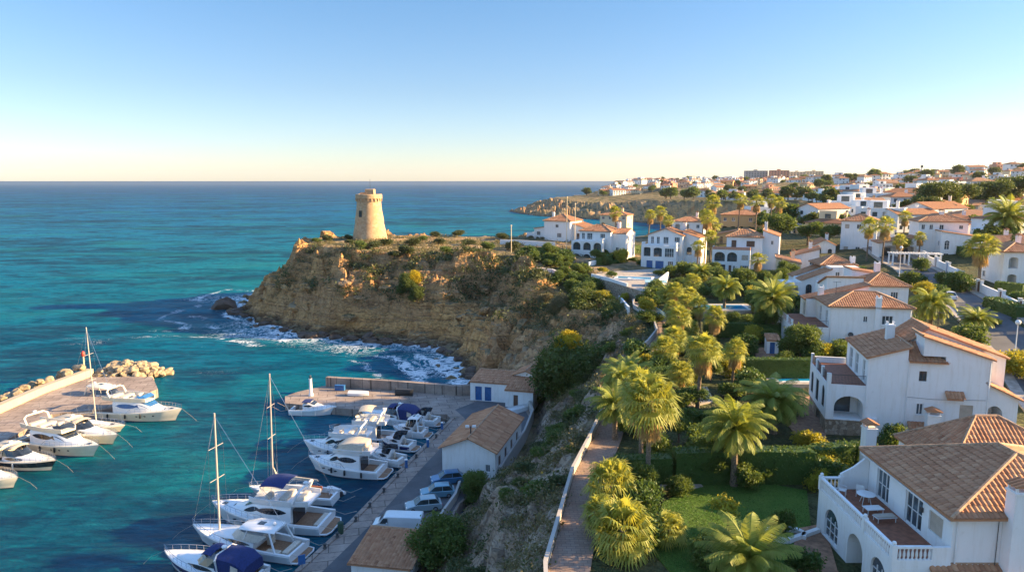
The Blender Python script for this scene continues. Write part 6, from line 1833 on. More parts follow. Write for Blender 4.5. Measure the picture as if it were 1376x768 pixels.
h = House('harbour_house', 'white lean-to with a bright terracotta roof joined to the blue doored harbour house', *G(679, 546, Q), R(-14), Q, 'house', detail=1)
h.block(0, 4.8, 0, 6, 0, 4.2, f=[(1.4, 2.2, 1.3, 3.4, 'brown')]); h.mono(0, 4.8, 0, 6, 4.2, 5.2, 'f', .15)
h = House('shed', 'grey roofed hut on the slope behind the harbour houses', *G(690, 520, 3.0), R(-20), 3.0, 'building', detail=1)
h.block(0, 4.5, 0, 5, 1, 5.4); h.gable(0, 4.5, 0, 5, 5.4, 6.2, 'y', .2)
x, y = G(695, 552, Q); e = empty('upturned_boat', (x, y, Q), .6, 'white upturned boat hull stored behind the warehouse', 'boat')
m = MB(); m.loft([[(t * 5 - 2.5, 1.0 * w, 0), (t * 5 - 2.5, .8 * w, .6), (t * 5 - 2.5, 0, .95 * w), (t * 5 - 2.5, -.8 * w, .6), (t * 5 - 2.5, -1.0 * w, 0)] for t, w in ((0, .85), (.4, 1), (.75, .7), (1, .08))]); m.build('hull', M['hull'], e, smooth=True)
m = MB(); m.box(-2.4, 2.2, -.04, .04, .9, 1.0); m.build('keel', M['hull'], e)
# floodlight pole
x, y = G(633, 634, Q); e = empty('floodlight_pole', (x, y, Q), 0, 'grey pole with floodlights in front of the warehouse gable', 'lamp post')
m = MB(); m.tube([(0, 0, 0), (0, 0, 6.3)], [.11, .08], 8); m.build('pole', M['metal'], e)
for a in (-1, 1):
    m = MB(); m.bbox(a * .45 - .25, a * .45 + .25, -.15, .15, 6.1, 6.4, .04); o = m.build('floodlight', M['winframe'], e)
m = MB(); m.tube([(-.6, 0, 6.2), (.6, 0, 6.2)], .04, 5); m.build('crossbar', M['steel'], e)
wall_thing('parking_wall', [G(u, v, Q) for u, v in ((562, 731), (590, 703), (612, 672), (618, 655))], .3, .5, 2.2, 'greywall', 'low pale wall along the back of the parked cars')
wall_thing('yard_wall', [G(u, v, Q) for u, v in ((672, 640), (705, 588), (716, 560), (706, 536))], .3, .5, 2.6, 'greywall', 'pale yard wall behind the warehouse at the slope foot')

# ------------------------------------------------------------------ cars
def car_paint(name, c):
    t = NT(name); ob = t.obj(); b = t.bsdf(t.ramp(t.noise(ob, 1.5, 3), [(.3, tuple(x * .92 for x in c)), (.7, c)]), .3, .35, None, .5); b.inputs['Coat Weight'].default_value = .6; b.inputs['Coat Roughness'].default_value = .08; return t.mat
def car(x, y, z, rz, paint, label, L=4.2, W=1.76, H=1.48, van=False):
    e = empty('parked_car' if not van else 'parked_van', (x, y, z), rz, label, 'van' if van else 'car', None)
    prof = [(-.5, .34), (-.5, .62), (-.49, .86), (-.46, .93), (.16, .95), (.24, .93), (.42, .80), (.485, .66), (.5, .50), (.5, .30), (.44, .22), (-.44, .22)] if not van else \
           [(-.5, .30), (-.5, 1.0), (-.5, 1.90), (-.48, 2.0), (.20, 2.02), (.26, 1.94), (.36, 1.35), (.40, 1.22), (.48, 1.08), (.5, .9), (.5, .32), (-.44, .26)]
    m = MB(); n = len(prof)
    ring = []
    for k, ins in ((-1, .12), (-.96, .03), (-.8, 0), (.8, 0), (.96, .03), (1, .12)):
        ring.append([((px * L) * (1 - ins * .12), k * W / 2 * (1 if pz < 1.0 else .90), pz - (ins * .3 if pz > .6 else -ins * .2)) for px, pz in prof])
    m.loft(ring); m.build('body', paint, e, smooth=True)
    if not van:
        b = [(-.44, .92), (-.36, H - .08), (-.28, H), (.02, H + .01), (.10, H - .06), (.25, .93)]
        m = MB(); m.loft([[(px * L, k * (W / 2 - .10 - (.16 if pz > 1.2 else 0)), pz) for px, pz in b] for k in (-1, -.5, .5, 1)]); g = m.build('window_glass', M['carglass'], e)
        m = MB(); r = [(-.33, H - .02), (-.28, H + .03), (.03, H + .035), (.085, H - .02)]
        m.loft([[(px * L, k * (W / 2 - .22), pz + (.02 if abs(k) < .9 else -.02)) for px, pz in r] for k in (-1, -.6, .6, 1)], cap=True); m.build('roof', paint, e, smooth=True)
        m = MB()
        for sg in (1, -1):
            for xa, xb in ((-.44, -.34), (-.13, -.13), (.25, .09)): m.tube([(xa * L, sg * (W / 2 - .09), .93), (xb * L, sg * (W / 2 - .25), H)], .035, 4)
        m.build('pillars', paint, e)
    else:
        g = MB(); w = W / 2 * .9
        g.add([(.365 * L, -w * .9, 1.38), (.365 * L, w * .9, 1.38), (.28 * L, w * .84, 1.93), (.28 * L, -w * .84, 1.93)], [(0, 1, 2, 3)]); g.v = [(a + .03, b_, c + .02) for a, b_, c in g.v]; g.build('windscreen', M['carglass'], e)
        for sg in (1, -1):
            g = MB(); g.add([(.33 * L, sg * (W / 2 + .005), 1.30), (.17 * L, sg * (W / 2 + .005), 1.30), (.17 * L, sg * (w + .02), 1.85), (.26 * L, sg * (w + .02), 1.85)], [(0, 1, 2, 3)]); g.build('side_window', M['carglass'], e)
    r_ = .31 if not van else .35
    for sx in (-.31, .31):
        for sg in (1, -1):
            m = MB(); m.lathe([(r_ * .6, -.1), (r_ * .95, -.1), (r_, -.06), (r_, .06), (r_ * .95, .1), (r_ * .6, .1)], 16); w_ = m.build('wheel', M['fender'], e, smooth=True); w_.rotation_euler = (math.pi / 2, 0, 0); w_.location = (sx * L, sg * (W / 2 - .09), r_)
            m = MB(); m.lathe([(r_ * .58, -.112), (r_ * .58, .112)], 10); m.build('rim', M['steel'], w_)
    for sg in (1, -1):
        m = MB(); m.bbox(L * .462, L * .492, sg * W * .33 - .18, sg * W * .33 + .18, .62 if not van else .88, .75 if not van else 1.03, .02); m.build('headlight', M['winframe'], e)
        m = MB(); m.bbox(-L * .503, -L * .48, sg * W * .40 - .12, sg * W * .40 + .12, .66 if not van else .9, .82 if not van else 1.3, .02); m.build('tail_light', M['red'], e)
        m = MB(); m.bbox(L * .17, L * .20, sg * (W / 2 + .08) - .09, sg * (W / 2 + .08) + .09, .93 if not van else 1.25, 1.06 if not van else 1.45, .03); m.build('mirror', paint, e)
    return e
PB = car_paint('light_blue_paint', (.16, .34, .44)); PD = car_paint('mid_blue_paint', (.06, .19, .36)); PS = car_paint('silver_blue_paint', (.34, .44, .48)); PW = car_paint('white_van_paint', (.72, .75, .77))
for (u, v, rz, pt, lb) in ((569, 684, -2.9, PS, 'silver blue hatchback parked nearest the white van'), (588, 666, -2.95, PB, 'light blue estate car parked between two other cars'), (601, 648, -2.9, PD, 'darker blue hatchback parked closest to the warehouse')):
    x, y = G(u, v, Q); car(x, y, Q + .01, rz, pt, lb)
x, y = G(583, 674, Q); 
x, y = G(535, 713, Q); car(x, y, Q + .01, math.pi - .06, PW, 'white panel van parked on the quay road behind the tiled shed', 5.4, 1.95, 2.0, True)
# ------------------------------------------------------------------ promenade, street, walls
def ribbon(name, pts, w, mat, lift=.08, step=1.5, side=0.0, z=None):
    """ground-following strip, left edge offset side, width w to the right"""
    P = []
    for (x0, y0), (x1, y1) in zip(pts, pts[1:]):
        n = max(1, int(math.hypot(x1 - x0, y1 - y0) / step))
        for i in range(n): P.append((x0 + (x1 - x0) * i / n, y0 + (y1 - y0) * i / n))
    P.append(pts[-1])
    A = off(P, side); Bp = off(P, side + w); K = max(2, int(w / 1.2))
    X = np.array([[a[0] + (b[0] - a[0]) * k / K for k in range(K + 1)] for a, b in zip(A, Bp)]); Y = np.array([[a[1] + (b[1] - a[1]) * k / K for k in range(K + 1)] for a, b in zip(A, Bp)])
    Z = hgt(X.ravel(), Y.ravel(), False).reshape(X.shape)
    Z = np.maximum(Z.mean(1, keepdims=True), Z * .5 + .5 * Z.mean(1, keepdims=True)) + lift
    n, m = X.shape; V = np.stack([X.ravel(), Y.ravel(), Z.ravel()], 1)
    i = np.arange(n - 1)[:, None] * m + np.arange(m - 1)[None]
    F = np.stack([i, i + 1, i + m + 1, i + m], -1).reshape(-1, 4)[:, ::-1]
    # skirts so that the edges have thickness
    base = len(V); E0 = V.reshape(n, m, 3)[:, 0].copy(); E1 = V.reshape(n, m, 3)[:, -1].copy(); E0[:, 2] -= .6; E1[:, 2] -= .6
    V = np.concatenate([V, E0, E1]); q = np.arange(n - 1)
    S0 = np.stack([q * m, q * m + m, base + q + 1, base + q], -1); S1 = np.stack([q * m + m - 1, base + n + q, base + n + q + 1, q * m + 2 * m - 1], -1)
    o = mesh_np(name, V, np.concatenate([F, S0, S1]), M[mat]); tag(o, kind='structure'); return [(a[0], a[1]) for a in A], [(a[0], a[1]) for a in Bp]

t = NT('promenade_paving'); ps = t.pos()
br = t.n('ShaderNodeTexBrick'); br.inputs['Scale'].default_value = .8; t.l(ps, br.inputs['Vector']); br.inputs['Color1'].default_value = (.30, .20, .15, 1); br.inputs['Color2'].default_value = (.36, .26, .20, 1); br.inputs['Mortar'].default_value = (.20, .15, .12, 1); br.inputs['Mortar Size'].default_value = .02
f = t.noise(ps, 1.1, 6, .7)
t.bsdf(t.mix(t.ramp(f, [(.35, .5), (.6, 0.0)]), br.outputs[0], (.17, .12, .095)), .9, 0, t.bump(f, .3, .03), .2); M['paver'] = t.mat
path = [(2.0, 30), (2.3, 42.5), (5.3, 57.4), (7.9, 66.2), (12.8, 84), (17.6, 98), (21.0, 105.5), (23.6, 112), (24.4, 119), (24.1, 126), (23.6, 134), (24.6, 141), (26.5, 149), (30, 158)]
pl, pr = ribbon('promenade', path, 2.7, 'paver', .1)
pz = [hz(x, y) for x, y in path]
wall_thing('promenade_wall', off(path, -.15)[:7], .2, [z - 1.5 for z in pz[:7]], [z + .75 for z in pz[:7]], 'greywall', 'pale low wall along the cliff side of the brown promenade', cop='greywall')
wall_thing('promenade_wall', off(path, -.15)[6:], .2, [z - 1.5 for z in pz[6:]], [z + .8 for z in pz[6:]], 'greywall', 'grey wall where the promenade bends towards the villas', cop='greywall')
M['ltblue'] = simple('pale_blue_paint', (.30, .50, .56), .6, var=.1)
e = empty('curved_railing', (*off(path, 2.75)[6], 0), 0, 'pale blue curved railing on the inner side of the promenade bend', 'railing')
m = MB(); o2 = off(path, 2.75)[6:12]; ex, ey, ez = e.location
for h_ in (.95, .55, .2): m.tube([(x - ex, y - ey, hz(x, y) + h_) for x, y in o2], .045, 5)
for (x0, y0), (x1, y1) in zip(o2, o2[1:]):
    n = max(1, int(math.hypot(x1 - x0, y1 - y0) / .8))
    for i in range(n): x, y = x0 + (x1 - x0) * i / n, y0 + (y1 - y0) * i / n; m.tube([(x - ex, y - ey, hz(x, y)), (x - ex, y - ey, hz(x, y) + .95)], .035, 4)
m.build('bars', M['ltblue'], e)

M['mark'] = simple('road_paint', (.6, .6, .58), .7, var=.2)
st = [on(u, v)[:2] for u, v in ((1450, 560), (1400, 498), (1345, 440), (1297, 405), (1250, 377), (1212, 352), (1188, 335), (1165, 322))]
ribbon('street', st, 6.6, 'asphalt', .10, 1.5, -3.3)
ribbon('pavement', st, 1.5, 'pale_pave', .22, 1.5, 3.3); ribbon('pavement', st, 1.2, 'pale_pave', .22, 1.5, -4.5)
sw = off(st, 5.0)
for k in range(len(sw) - 1):
    (x0, y0), (x1, y1) = sw[k], sw[k + 1]; L = math.hypot(x1 - x0, y1 - y0); n = max(1, int(L / 9))
    for i in range(n):
        a, b = i / n, (i + .8) / n
        p0 = (x0 + (x1 - x0) * a, y0 + (y1 - y0) * a); p1 = (x0 + (x1 - x0) * b, y0 + (y1 - y0) * b)
        z = max(hz(*p0), hz(*p1)); 
        wall_thing('garden_wall', [p0, p1], .3, z - 1.2, z + 1.7, 'white', 'white plastered garden wall panel along the far side of the street', group='white garden walls along the street')
        g0 = p1; g1 = (x0 + (x1 - x0) * (i + 1) / n, y0 + (y1 - y0) * (i + 1) / n)
        e = empty('garden_gate', ((g0[0] + g1[0]) / 2, (g0[1] + g1[1]) / 2, z), math.atan2(g1[1] - g0[1], g1[0] - g0[0]), 'dark gate between white pillars in the street wall', 'gate', 'gates in the street wall')
        w = math.hypot(g1[0] - g0[0], g1[1] - g0[1]) / 2
        for sg in (-1, 1):
            m = MB(); m.box(sg * w - .22, sg * w + .22, -.24, .24, -1, 2.3); m.box(sg * w - .28, sg * w + .28, -.3, .3, 2.3, 2.42); m.build('pillar', M['white'], e)
        m = MB()
        for q in range(int(w * 2 / .16)): m.box(-w + .25 + q * .16, -w + .33 + q * .16, -.03, .03, .1, 2.0)
        m.box(-w + .2, w - .2, -.04, .04, .3, .4); m.box(-w + .2, w - .2, -.04, .04, 1.7, 1.8); m.build('bars', M['blue'] if (k == 4 and i == 0) else M['brownshut'], e)
# street lamp
def street_lamp(u, v, label, h=5.0):
    x, y, z = on(u, v); e = empty('street_lamp', (x, y, z), 0, label, 'street lamp', 'globe lamps of the street')
    m = MB(); m.lathe([(.16, 0), (.14, .3), (.07, .5), (.05, h)], 8); m.build('pole', M['winframe'], e, smooth=True)
    m = MB(); m.ball((0, 0, h + .28), .32, 12); m.build('globe', M['winframe'], e, smooth=True)
street_lamp(1362, 490, 'white globe street lamp at the right edge beside the street'); street_lamp(1208, 372, 'globe street lamp behind the striped roof villa', 6)
def car_s(u, v, rz, pt, lb): x, y, z = on(u, v); car(x, y, z + .12, rz, pt, lb)
PK = car_paint('black_paint', (.03, .03, .035))
sd = lambda k: math.atan2(st[k + 1][1] - st[k][1], st[k + 1][0] - st[k][0])
car_s(1262, 396, sd(3), PK, 'dark car parked at the kerb beyond the street palms'); car_s(1274, 403, sd(3), PW, 'white car parked behind a palm on the near kerb of the street'); car_s(1393, 520, sd(0), PB, 'light blue car cut off at the right edge of the street')

# ------------------------------------------------------------------ pools, terraces, lawns
t = NT('pool_water'); ps = t.pos(); t.bsdf(t.ramp(t.noise(ps, .5, 3), [(.3, (.01, .20, .42)), (.7, (.02, .33, .55))]), .05, 0, t.bump(t.noise(ps, 3, 4), .15, .05), .5); M['pool'] = t.mat
t = NT('lawn_grass'); ps = t.pos(); f = t.noise(ps, 6, 6, .7); t.bsdf(t.mix(t.ramp(t.noise(ps, .5, 4), [(.35, 0.0), (.65, .6)]), t.ramp(f, [(.3, (.035, .085, .014)), (.7, (.09, .17, .03))]), (.11, .17, .035)), .95, 0, t.bump(f, .8, .05), .1); M['lawn'] = t.mat
def pool(x0, x1, y0, y1, z, label, ang=0.0, rim=.45, deck='pale_pave', dk=1.2, zf=None):
    cx, cy = (x0 + x1) / 2, (y0 + y1) / 2; z = max([hz(cx + a * (x1 - x0) * .62, cy + b * (y1 - y0) * .62) for a in (-1, 0, 1) for b in (-1, 0, 1)]) + .12; z = zf if zf is not None else z; e = empty('swimming_pool', (cx, cy, z), ang, label, 'pool')
    a, b = (x1 - x0) / 2, (y1 - y0) / 2
    m = MB()
    for q in ((-a - rim, a + rim, -b - rim, -b), (-a - rim, a + rim, b, b + rim), (-a - rim, -a, -b, b), (a, a + rim, -b, b)): m.box(*q, -.8, .10)
    m.build('coping', M['winframe'], e)
    m = MB(); m.add([(-a, -b, .0), (a, -b, .0), (a, b, .0), (-a, b, .0)], [(0, 1, 2, 3)]); m.build('water', M['pool'], e)
    m = MB(); A, Bq, r2 = a + rim + dk, b + rim + dk, rim
    for q in ((-A, A, -Bq, -b - r2 - .01), (-A, A, b + r2 + .01, Bq), (-A, -a - r2 - .01, -b - r2, b + r2), (a + r2 + .01, A, -b - r2, b + r2)): m.box(*q, -.9, .05)
    m.build('deck', M[deck], e)
    return e
pool(32.8, 40, 84.2, 88.2, 14.3, 'blue pool beside the villa with the stone base', dk=.8)
pool(33, 43, 126.0, 130.5, 15.2, 'long blue pool between dark hedges and the big date palms', dk=1.0)
tp = [G(u, v, 16.0) for u, v in ((795, 371), (822, 378), (866, 392), (880, 385), (903, 366), (872, 356), (815, 360))]
wall_thing('terrace_wall', [tp[0], tp[1], tp[2], tp[3]], .5, 8, 15.95, 'stone', 'tall stone retaining wall under the curved pool terrace')
slab_poly('pool_terrace', tp, 9, 16.0, 'pale_pave')
wall_thing('terrace_wall', [tp[3], tp[4]], .35, 10, 17.0, 'white', 'white ramp wall climbing to the blue garage villa')
wall_thing('terrace_wall', [tp[0], tp[1], ((tp[1][0] + tp[2][0]) / 2, (tp[1][1] + tp[2][1]) / 2)], .3, 15.5, 16.7, 'white', 'low white parapet on the seaward end of the pool terrace')
for i, (u, v, k_, mt_) in enumerate(((826, 357, 'bush2', 'leaf'), (838, 355, 'bush1', 'leaf'), (850, 354, 'bush2', 'hedge'), (810, 366, 'bush1', 'leafy'), (885, 370, 'bush1', 'leaf'), (862, 357, 'bush2', 'leaf'), (822, 372, 'bush1', 'leaf'))):
    plant('terrace_shrub', k_, mt_, (*G(u, v, 16.0), 16.0), 1.3, None, 'green shrub planted round the curved pool terrace', 'shrub', 'shrubs of the pool terrace', .8)
ex, ey = G(850, 374, 16.1); pool(ex - 3.5, ex + 4.5, ey - .8, ey + 2.4,  16.1, 'curved edge pool on the white terrace below the blue garage villa', R(-14), .35, 'white', .3, 16.12)
ex, ey = G(752, 351, 17.2); pool(ex - 2.5, ex + 2.5, ey - 1.6, ey + 1.6, 17.3, 'small turquoise pool in the garden left of the arcaded villa', R(-10))
def patch(name, pts, mat, lift=.10, kind='structure', label=None):
    """ground-following patch from world polygon"""
    cx = sum(p[0] for p in pts) / len(pts); cy = sum(p[1] for p in pts) / len(pts)
    m = MB(); top = [(x, y, hz(x, y) + lift) for x, y in pts]; zc = hz(cx, cy) + lift; n = len(pts)
    m.add(top + [(x, y, z - .7) for x, y, z in top] + [(cx, cy, zc)], [(k, (k + 1) % n, 2 * n) for k in range(n)] + [(k, n + k, n + (k + 1) % n, (k + 1) % n) for k in range(n)])
    o = m.build(name, M[mat]); return tag(o, kind=kind)
P_ = lambda L: [on(u, v)[:2] for u, v in L]
lawn_p = P_([(885, 700), (870, 735), (900, 768), (980, 790), (1060, 768), (1070, 720), (1090, 712), (1084, 660), (1040, 652), (950, 652), (915, 662), (890, 676)])
patch('lawn', lawn_p, 'lawn')
C_ = []
lx = np.array(lawn_p); nb = 26000
gx = rng.uniform(lx[:, 0].min(), lx[:, 0].max(), nb); gy = rng.uniform(lx[:, 1].min(), lx[:, 1].max(), nb)
k = inside(gx, gy, [tuple(p) for p in lawn_p]); gx, gy = gx[k], gy[k]; gz = hgt(gx, gy, False) + .12
V, F, T = leaf_quads(np.stack([gx, gy, gz], 1), .05, rng.uniform(0, 1, len(gx)), up=0.0, aspect=.8)
tag(mesh_np('grass', V, F, M['hedge'], tint=T), 'short green grass of the lawn behind the near villa', 'grass', kind='stuff')
patch('lawn', P_([(985, 500), (960, 495), (955, 478), (975, 470), (1010, 475), (1030, 495)]), 'lawn')
patch('patio', P_([(1068, 712), (1108, 705), (1125, 768), (1150, 800), (1080, 790), (1066, 745)]), 'patio', .14)
patch('patio', P_([(1014, 468), (1047, 468), (1052, 484), (1016, 484)]), 'patio', .14)
patch('patio', P_([(1040, 545), (1100, 530), (1112, 600), (1078, 598)]), 'patio', .12)
patch('gravel_bed', P_([(885, 655), (915, 662), (945, 655), (930, 640), (895, 640)]), 'pale_pave', .13)
patch('path', P_([(915, 522), (950, 520), (960, 540), (925, 548)]), 'pale_pave', .12)
# curved white planter
x, y, z = on(1055, 722); e = empty('planter', (x, y, z), 0, 'curved white low planter wall at the edge of the lawn', 'planter')
m = MB(); pts = [(1.3 * math.cos(a), .9 * math.sin(a)) for a in np.linspace(-.6, 4.6, 14)]; pts.append((2.6, .6)); pts = pts[::-1]
for (a, b), (c, d) in zip(pts, pts[1:]):
    L = math.hypot(c - a, d - b); nx, ny = -(d - b) / L * .16, (c - a) / L * .16
    m.prism([(a + nx, b + ny), (a - nx, b - ny), (c - nx, d - ny), (c + nx, d + ny)], -.2, .42)
m.build('wall', M['white'], e)
# terrace walls on the slope below the middle villas
def slope_wall(uv, h, label, mat='white', base=2.0, z=None, w=.35, name='terrace_wall'):
    pp = [on(u, v) for u, v, zz in uv]; pts = [p[:2] for p in pp]; uv = [(0, 0, p[2]) for p in pp]
    return wall_thing(name, pts, w, [q[2] - base for q in uv], [q[2] + h for q in uv], mat, label, cop=None)
slope_wall([(703, 362, 17.2), (742, 366, 16.8), (762, 374, 16), (791, 388, 15)], .9, 'long white terrace wall running down the slope left of the dark trees', 'white', 3)
slope_wall([(791, 358, 15.9), (822, 350, 16.2), (850, 344, 16.6)], 1.2, 'stepped white garden wall between the arcaded villa and its neighbour', 'white', 3)
slope_wall([(822, 400, 13.4), (855, 404, 13.4), (868, 412, 13.2)], .5, 'pale stone wall under the lower terrace by the path', 'stone', 4, w=.5)
slope_wall([(845, 418, 13), (832, 402, 13.2)], .9, 'small white wall by the lower garden path', 'white', 2)
slope_wall([(905, 383, 16.2), (950, 388, 16), (1040, 398, 15.8)], .7, 'white garden wall behind the date palms of the middle garden', 'white', 2)
slope_wall([(672, 328, 19), (700, 329, 19), (730, 331, 18.8), (746, 332, 18.7)], 1.5, 'white perimeter wall in front of the house nearest the tower', 'white', 2)
# covered terrace with a pale blue awning
x, y = G(882, 392, 14.6); e = empty('awning', (x, y, 14.6), R(-10), 'pale blue flat awning on white posts beside the promenade bend', 'awning')
m = MB(); m.bbox(-2.6, 2.2, -2, 2, 2.3, 2.42, .04); m.build('canvas', M['ltblue'], e)
for a in (-2.4, 2.0):
    for b in (-1.8, 1.8): m = MB(); m.tube([(a, b, -1), (a, b, 2.3)], .06, 6); m.build('post', M['winframe'], e)
# pergola of the large villa and small garden shed
x, y, z = on(1228, 356); e = empty('pergola', (x, y, z), R(-12), 'white pergola with slatted top in front of the square floored villa', 'pergola')
for a in (-5, -1.6, 1.6, 5):
    for b in (-1.5, 1.5): m = MB(); m.box(a - .15, a + .15, b - .15, b + .15, -1, 2.7); m.build('post', M['white'], e)
m = MB()
for i in range(18): m.box(-5.3 + i * .62, -5.2 + i * .62, -1.9, 1.9, 2.75, 2.9)
m.box(-5.4, 5.4, -1.6, -1.45, 2.6, 2.75); m.box(-5.4, 5.4, 1.45, 1.6, 2.6, 2.75); m.build('roof_slats', M['white'], e)
x, y, z = on(1030, 476); h = House('garden_shed', 'small white garden shed under the tall date palm', x, y, R(-10), z, 'building', detail=1); h.block(0, 1.6, 0, 2, z - 1, z + 2.1, f=[(.4, 1.1, z + .1, z + 1.8, 'blue')]); h.mono(0, 1.6, 0, 2, z + 2.1, z + 2.5, 'f', .1)

# ------------------------------------------------------------------ palms
def at_y(u, v, y): x, _, z = GD(u, v, y); return x, z
def palm_px(kind, u, vc, y, label, size, variant=0, **kw):
    """palm whose crown centre is seen at (u, vc) and stands at distance y"""
    x, zc = at_y(u, vc, y); z = hz(x, y); h = max(1.2, zc - z)
    q_ = random.Random(int(u * 5 + vc)); kw.setdefault('lean', (q_.uniform(-.05, .05) * h, q_.uniform(-.05, .05) * h)); x -= kw['lean'][0] * .5
    f = date_palm if kind == 'd' else fan_palm
    if y > 140 and kind == 'f': size *= .82
    a = dict(L=size * 1.12) if kind == 'd' else dict(R0=size * .76)
    return f(u, vc, h, label, kind=variant, xyz=(x, y, z), **a, **kw)
palm_px('d', 990, 578, 55.4, 'date palm standing alone on the lawn in front of the clipped hedge', 3.5, 0, r=.3)
palm_px('d', 1042, 540, 68, 'wide date palm behind the lawn palm, beside the blue pool', 3.9, 1, r=.34)
palm_px('d', 1040, 402, 108, 'big date palm left of the villa with the pink terrace', 4.0, 2, r=.36)
palm_px('d', 974, 388, 128, 'date palm behind the long pool', 3.3, 1)
palm_px('d', 940, 366, 150, 'date palm in front of the garage villa garden wall', 3.1, 0)
palm_px('d', 1008, 752, 41.5, 'low date palm with arching fronds cut by the bottom edge', 3.4, 2, r=.25)
palm_px('d', 828, 548, 66, 'date palm beside the promenade wall, left of the tallest fan palm', 2.9, 0)
palm_px('d', 842, 505, 76, 'date palm further up the promenade behind the leftmost one', 3.0, 2)
palm_px('d', 838, 512, 70, 'short date palm squeezed behind the promenade palms', 2.3, 1)
palm_px('d', 1252, 412, 104, 'date palm arching over the near kerb of the street', 3.7, 1)
palm_px('d', 1312, 430, 99, 'low date palm beside the street behind the stepped roofs', 2.8, 0)
palm_px('d', 1352, 292, 190, 'huge date palm in front of the dark pines at the right', 6.5, 2, r=.5)
palm_px('d', 898, 396, 118, 'date palm behind the awning', 2.6, 0)
palm_px('f', 876, 540, 54.4, 'tallest fan palm rising beside the round gravel bed', 1.75, 0, r=.21)
palm_px('f', 866, 528, 57.5, 'fan palm half hidden behind the tallest one', 1.5, 1, r=.2)
palm_px('f', 818, 650, 51.5, 'bushy fan palm beside the promenade, upper of the two big ones', 1.6, 2, r=.2)
palm_px('f', 838, 712, 45, 'large golden green fan palm at the bottom beside the promenade', 1.75, 1, r=.2)
palm_px('f', 806, 690, 47.5, 'small fan palm filling the gap between the two big ones', 1.0, 0, r=.16, skirt=False)
palm_px('f', 898, 718, 46, 'small fan palm right of the golden green one', 1.0, 2, r=.15, skirt=False)
for i, (u, v, y, s) in enumerate(((893, 468, 90, 1.4), (905, 452, 96, 1.3), (912, 500, 80, 1.1), (960, 425, 104, 1.4), (985, 470, 84, 1.2), (926, 440, 106, 1.2))):
    palm_px('f', u, v, y, 'fan palm among the loose row along the inner side of the promenade', s, i % 3, group='fan palms along the promenade', r=.17)
palm_px('f', 942, 468, 76, 'fan palm with a shaggy skirt above the clipped beds', 1.55, 1, r=.22)
palm_px('f', 914, 424, 100, 'fan palm with a bare trunk left of the long pool hedge', 1.3, 2)
for i, (u, v, y, s) in enumerate(((905, 390, 116, 1.3), (928, 396, 120, 1.35), (918, 404, 112, 1.1), (941, 410, 108, 1.2), (900, 412, 110, 1.0), (932, 378, 128, 1.2))):
    palm_px('f', u, v, y, 'fan palm in the dense clump beside the promenade bend', s, i % 3, group='fan palm clump by the bend')
palm_px('f', 1021, 348, 150, 'fan palm in front of the right wall of the two arched villa', 1.7, 0)
palm_px('f', 937, 330, 165, 'fan palm between the garage villa and the two arched villa', 1.6, 1)
for i, (u, v, y, s) in enumerate(((957, 272, 198, 2.1), (949, 292, 190, 2.2), (961, 300, 194, 2.2), (943, 288, 200, 1.8), (955, 318, 184, 1.9))):
    palm_px('f', u, v, y, 'very tall fan palm of the cluster rising before the ochre villa', s, i % 3, group='tall fan palm cluster')
for i, (u, v, y, s) in enumerate(((993, 268, 230, 2.2), (1017, 270, 205, 2.1), (1045, 272, 230, 2.3), (1038, 268, 240, 2.0), (870, 288, 215, 1.8), (888, 284, 225, 2.0), (828, 285, 215, 1.9), (900, 296, 205, 1.7))):
    palm_px('f', u, v, y, 'fan palm standing behind the row of seaside villas', s, i % 3, group='fan palms behind the villa row')
palm_px('f', 1167, 304, 176, 'left of the two slender fan palms by the street bend', 2.1, 0, skirt=True); palm_px('f', 1189, 302, 168, 'right of the two slender fan palms by the street bend', 2.3, 1)
palm_px('f', 1216, 290, 225, 'fan palm behind the white lean-to wing', 2.2, 2); palm_px('f', 1209, 322, 170, 'small fan palm over the street walls', 1.6, 1)
palm_px('f', 1320, 330, 134, 'fan palm with a thick pale trunk beyond the street wall', 2.2, 0, r=.3)
palm_px('f', 1237, 318, 172, 'fan palm in the garden with the pergola', 1.5, 2)

# ------------------------------------------------------------------ hedges and shrubs
hp = lambda L: [on(u, v)[:2] for u, v in L]
H_ = [([(826, 650), (900, 648)], 1.3, 2.4, 'dark hedge behind the tall fan palms'), ([(905, 648), (985, 646), (1088, 646)], 1.5, 2.9, 'long dark clipped hedge along the back of the lawn'),
      ([(1090, 634), (1140, 628)], 1.4, 2.3, 'hedge below the stone base of the stepped villa'), ([(1000, 512), (1092, 510)], 1.3, 3.0, 'tall hedge behind the blue pool'),
      ([(945, 452), (1060, 452)], 1.5, 2.4, 'hedge in front of the long pool'), ([(872, 512), (940, 508)], 1.6, 1.8, 'hedge left of the shaggy fan palm'),
      ([(1080, 476), (1150, 482)], 1.6, 1.5, 'hedge in front of the arched porch of the pink terrace villa'), ([(1145, 628), (1172, 625)], 1.4, 2.2, 'short hedge by the stepped villa steps'),
      ([(985, 372), (1036, 374)], 1.4, 2.0, 'hedge at the foot of the two arched villa'), ([(1060, 380), (1080, 384)], 1.5, 2.0, 'dark hedge below the low cream house'),
      ([(805, 356), (850, 340), (868, 338)], 2.0, 2.2, 'dark hedge beside the arcaded villa'), ([(1245, 330), (1300, 345)], 1.6, 2.2, 'hedge before the square floored villa'),
      ([(1338, 392), (1376, 396)], 1.6, 2.0, 'hedge before the right edge house'), ([(1330, 412), (1376, 428)], 2.4, 1.8, 'broad hedge behind the street wall at the right'),
      ([(1205, 420), (1238, 440)], 1.4, 1.0, 'hedge between the villas and the street'), ([(1290, 485), (1330, 525)], 1.4, 1.0, 'street side hedge behind the stepped villa'),
      ([(1115, 358), (1160, 366)], 1.6, 1.8, 'hedge beside the street bend'), ([(722, 338), (765, 344)], 2.0, 1.8, 'hedge in the garden above the small turquoise pool')]
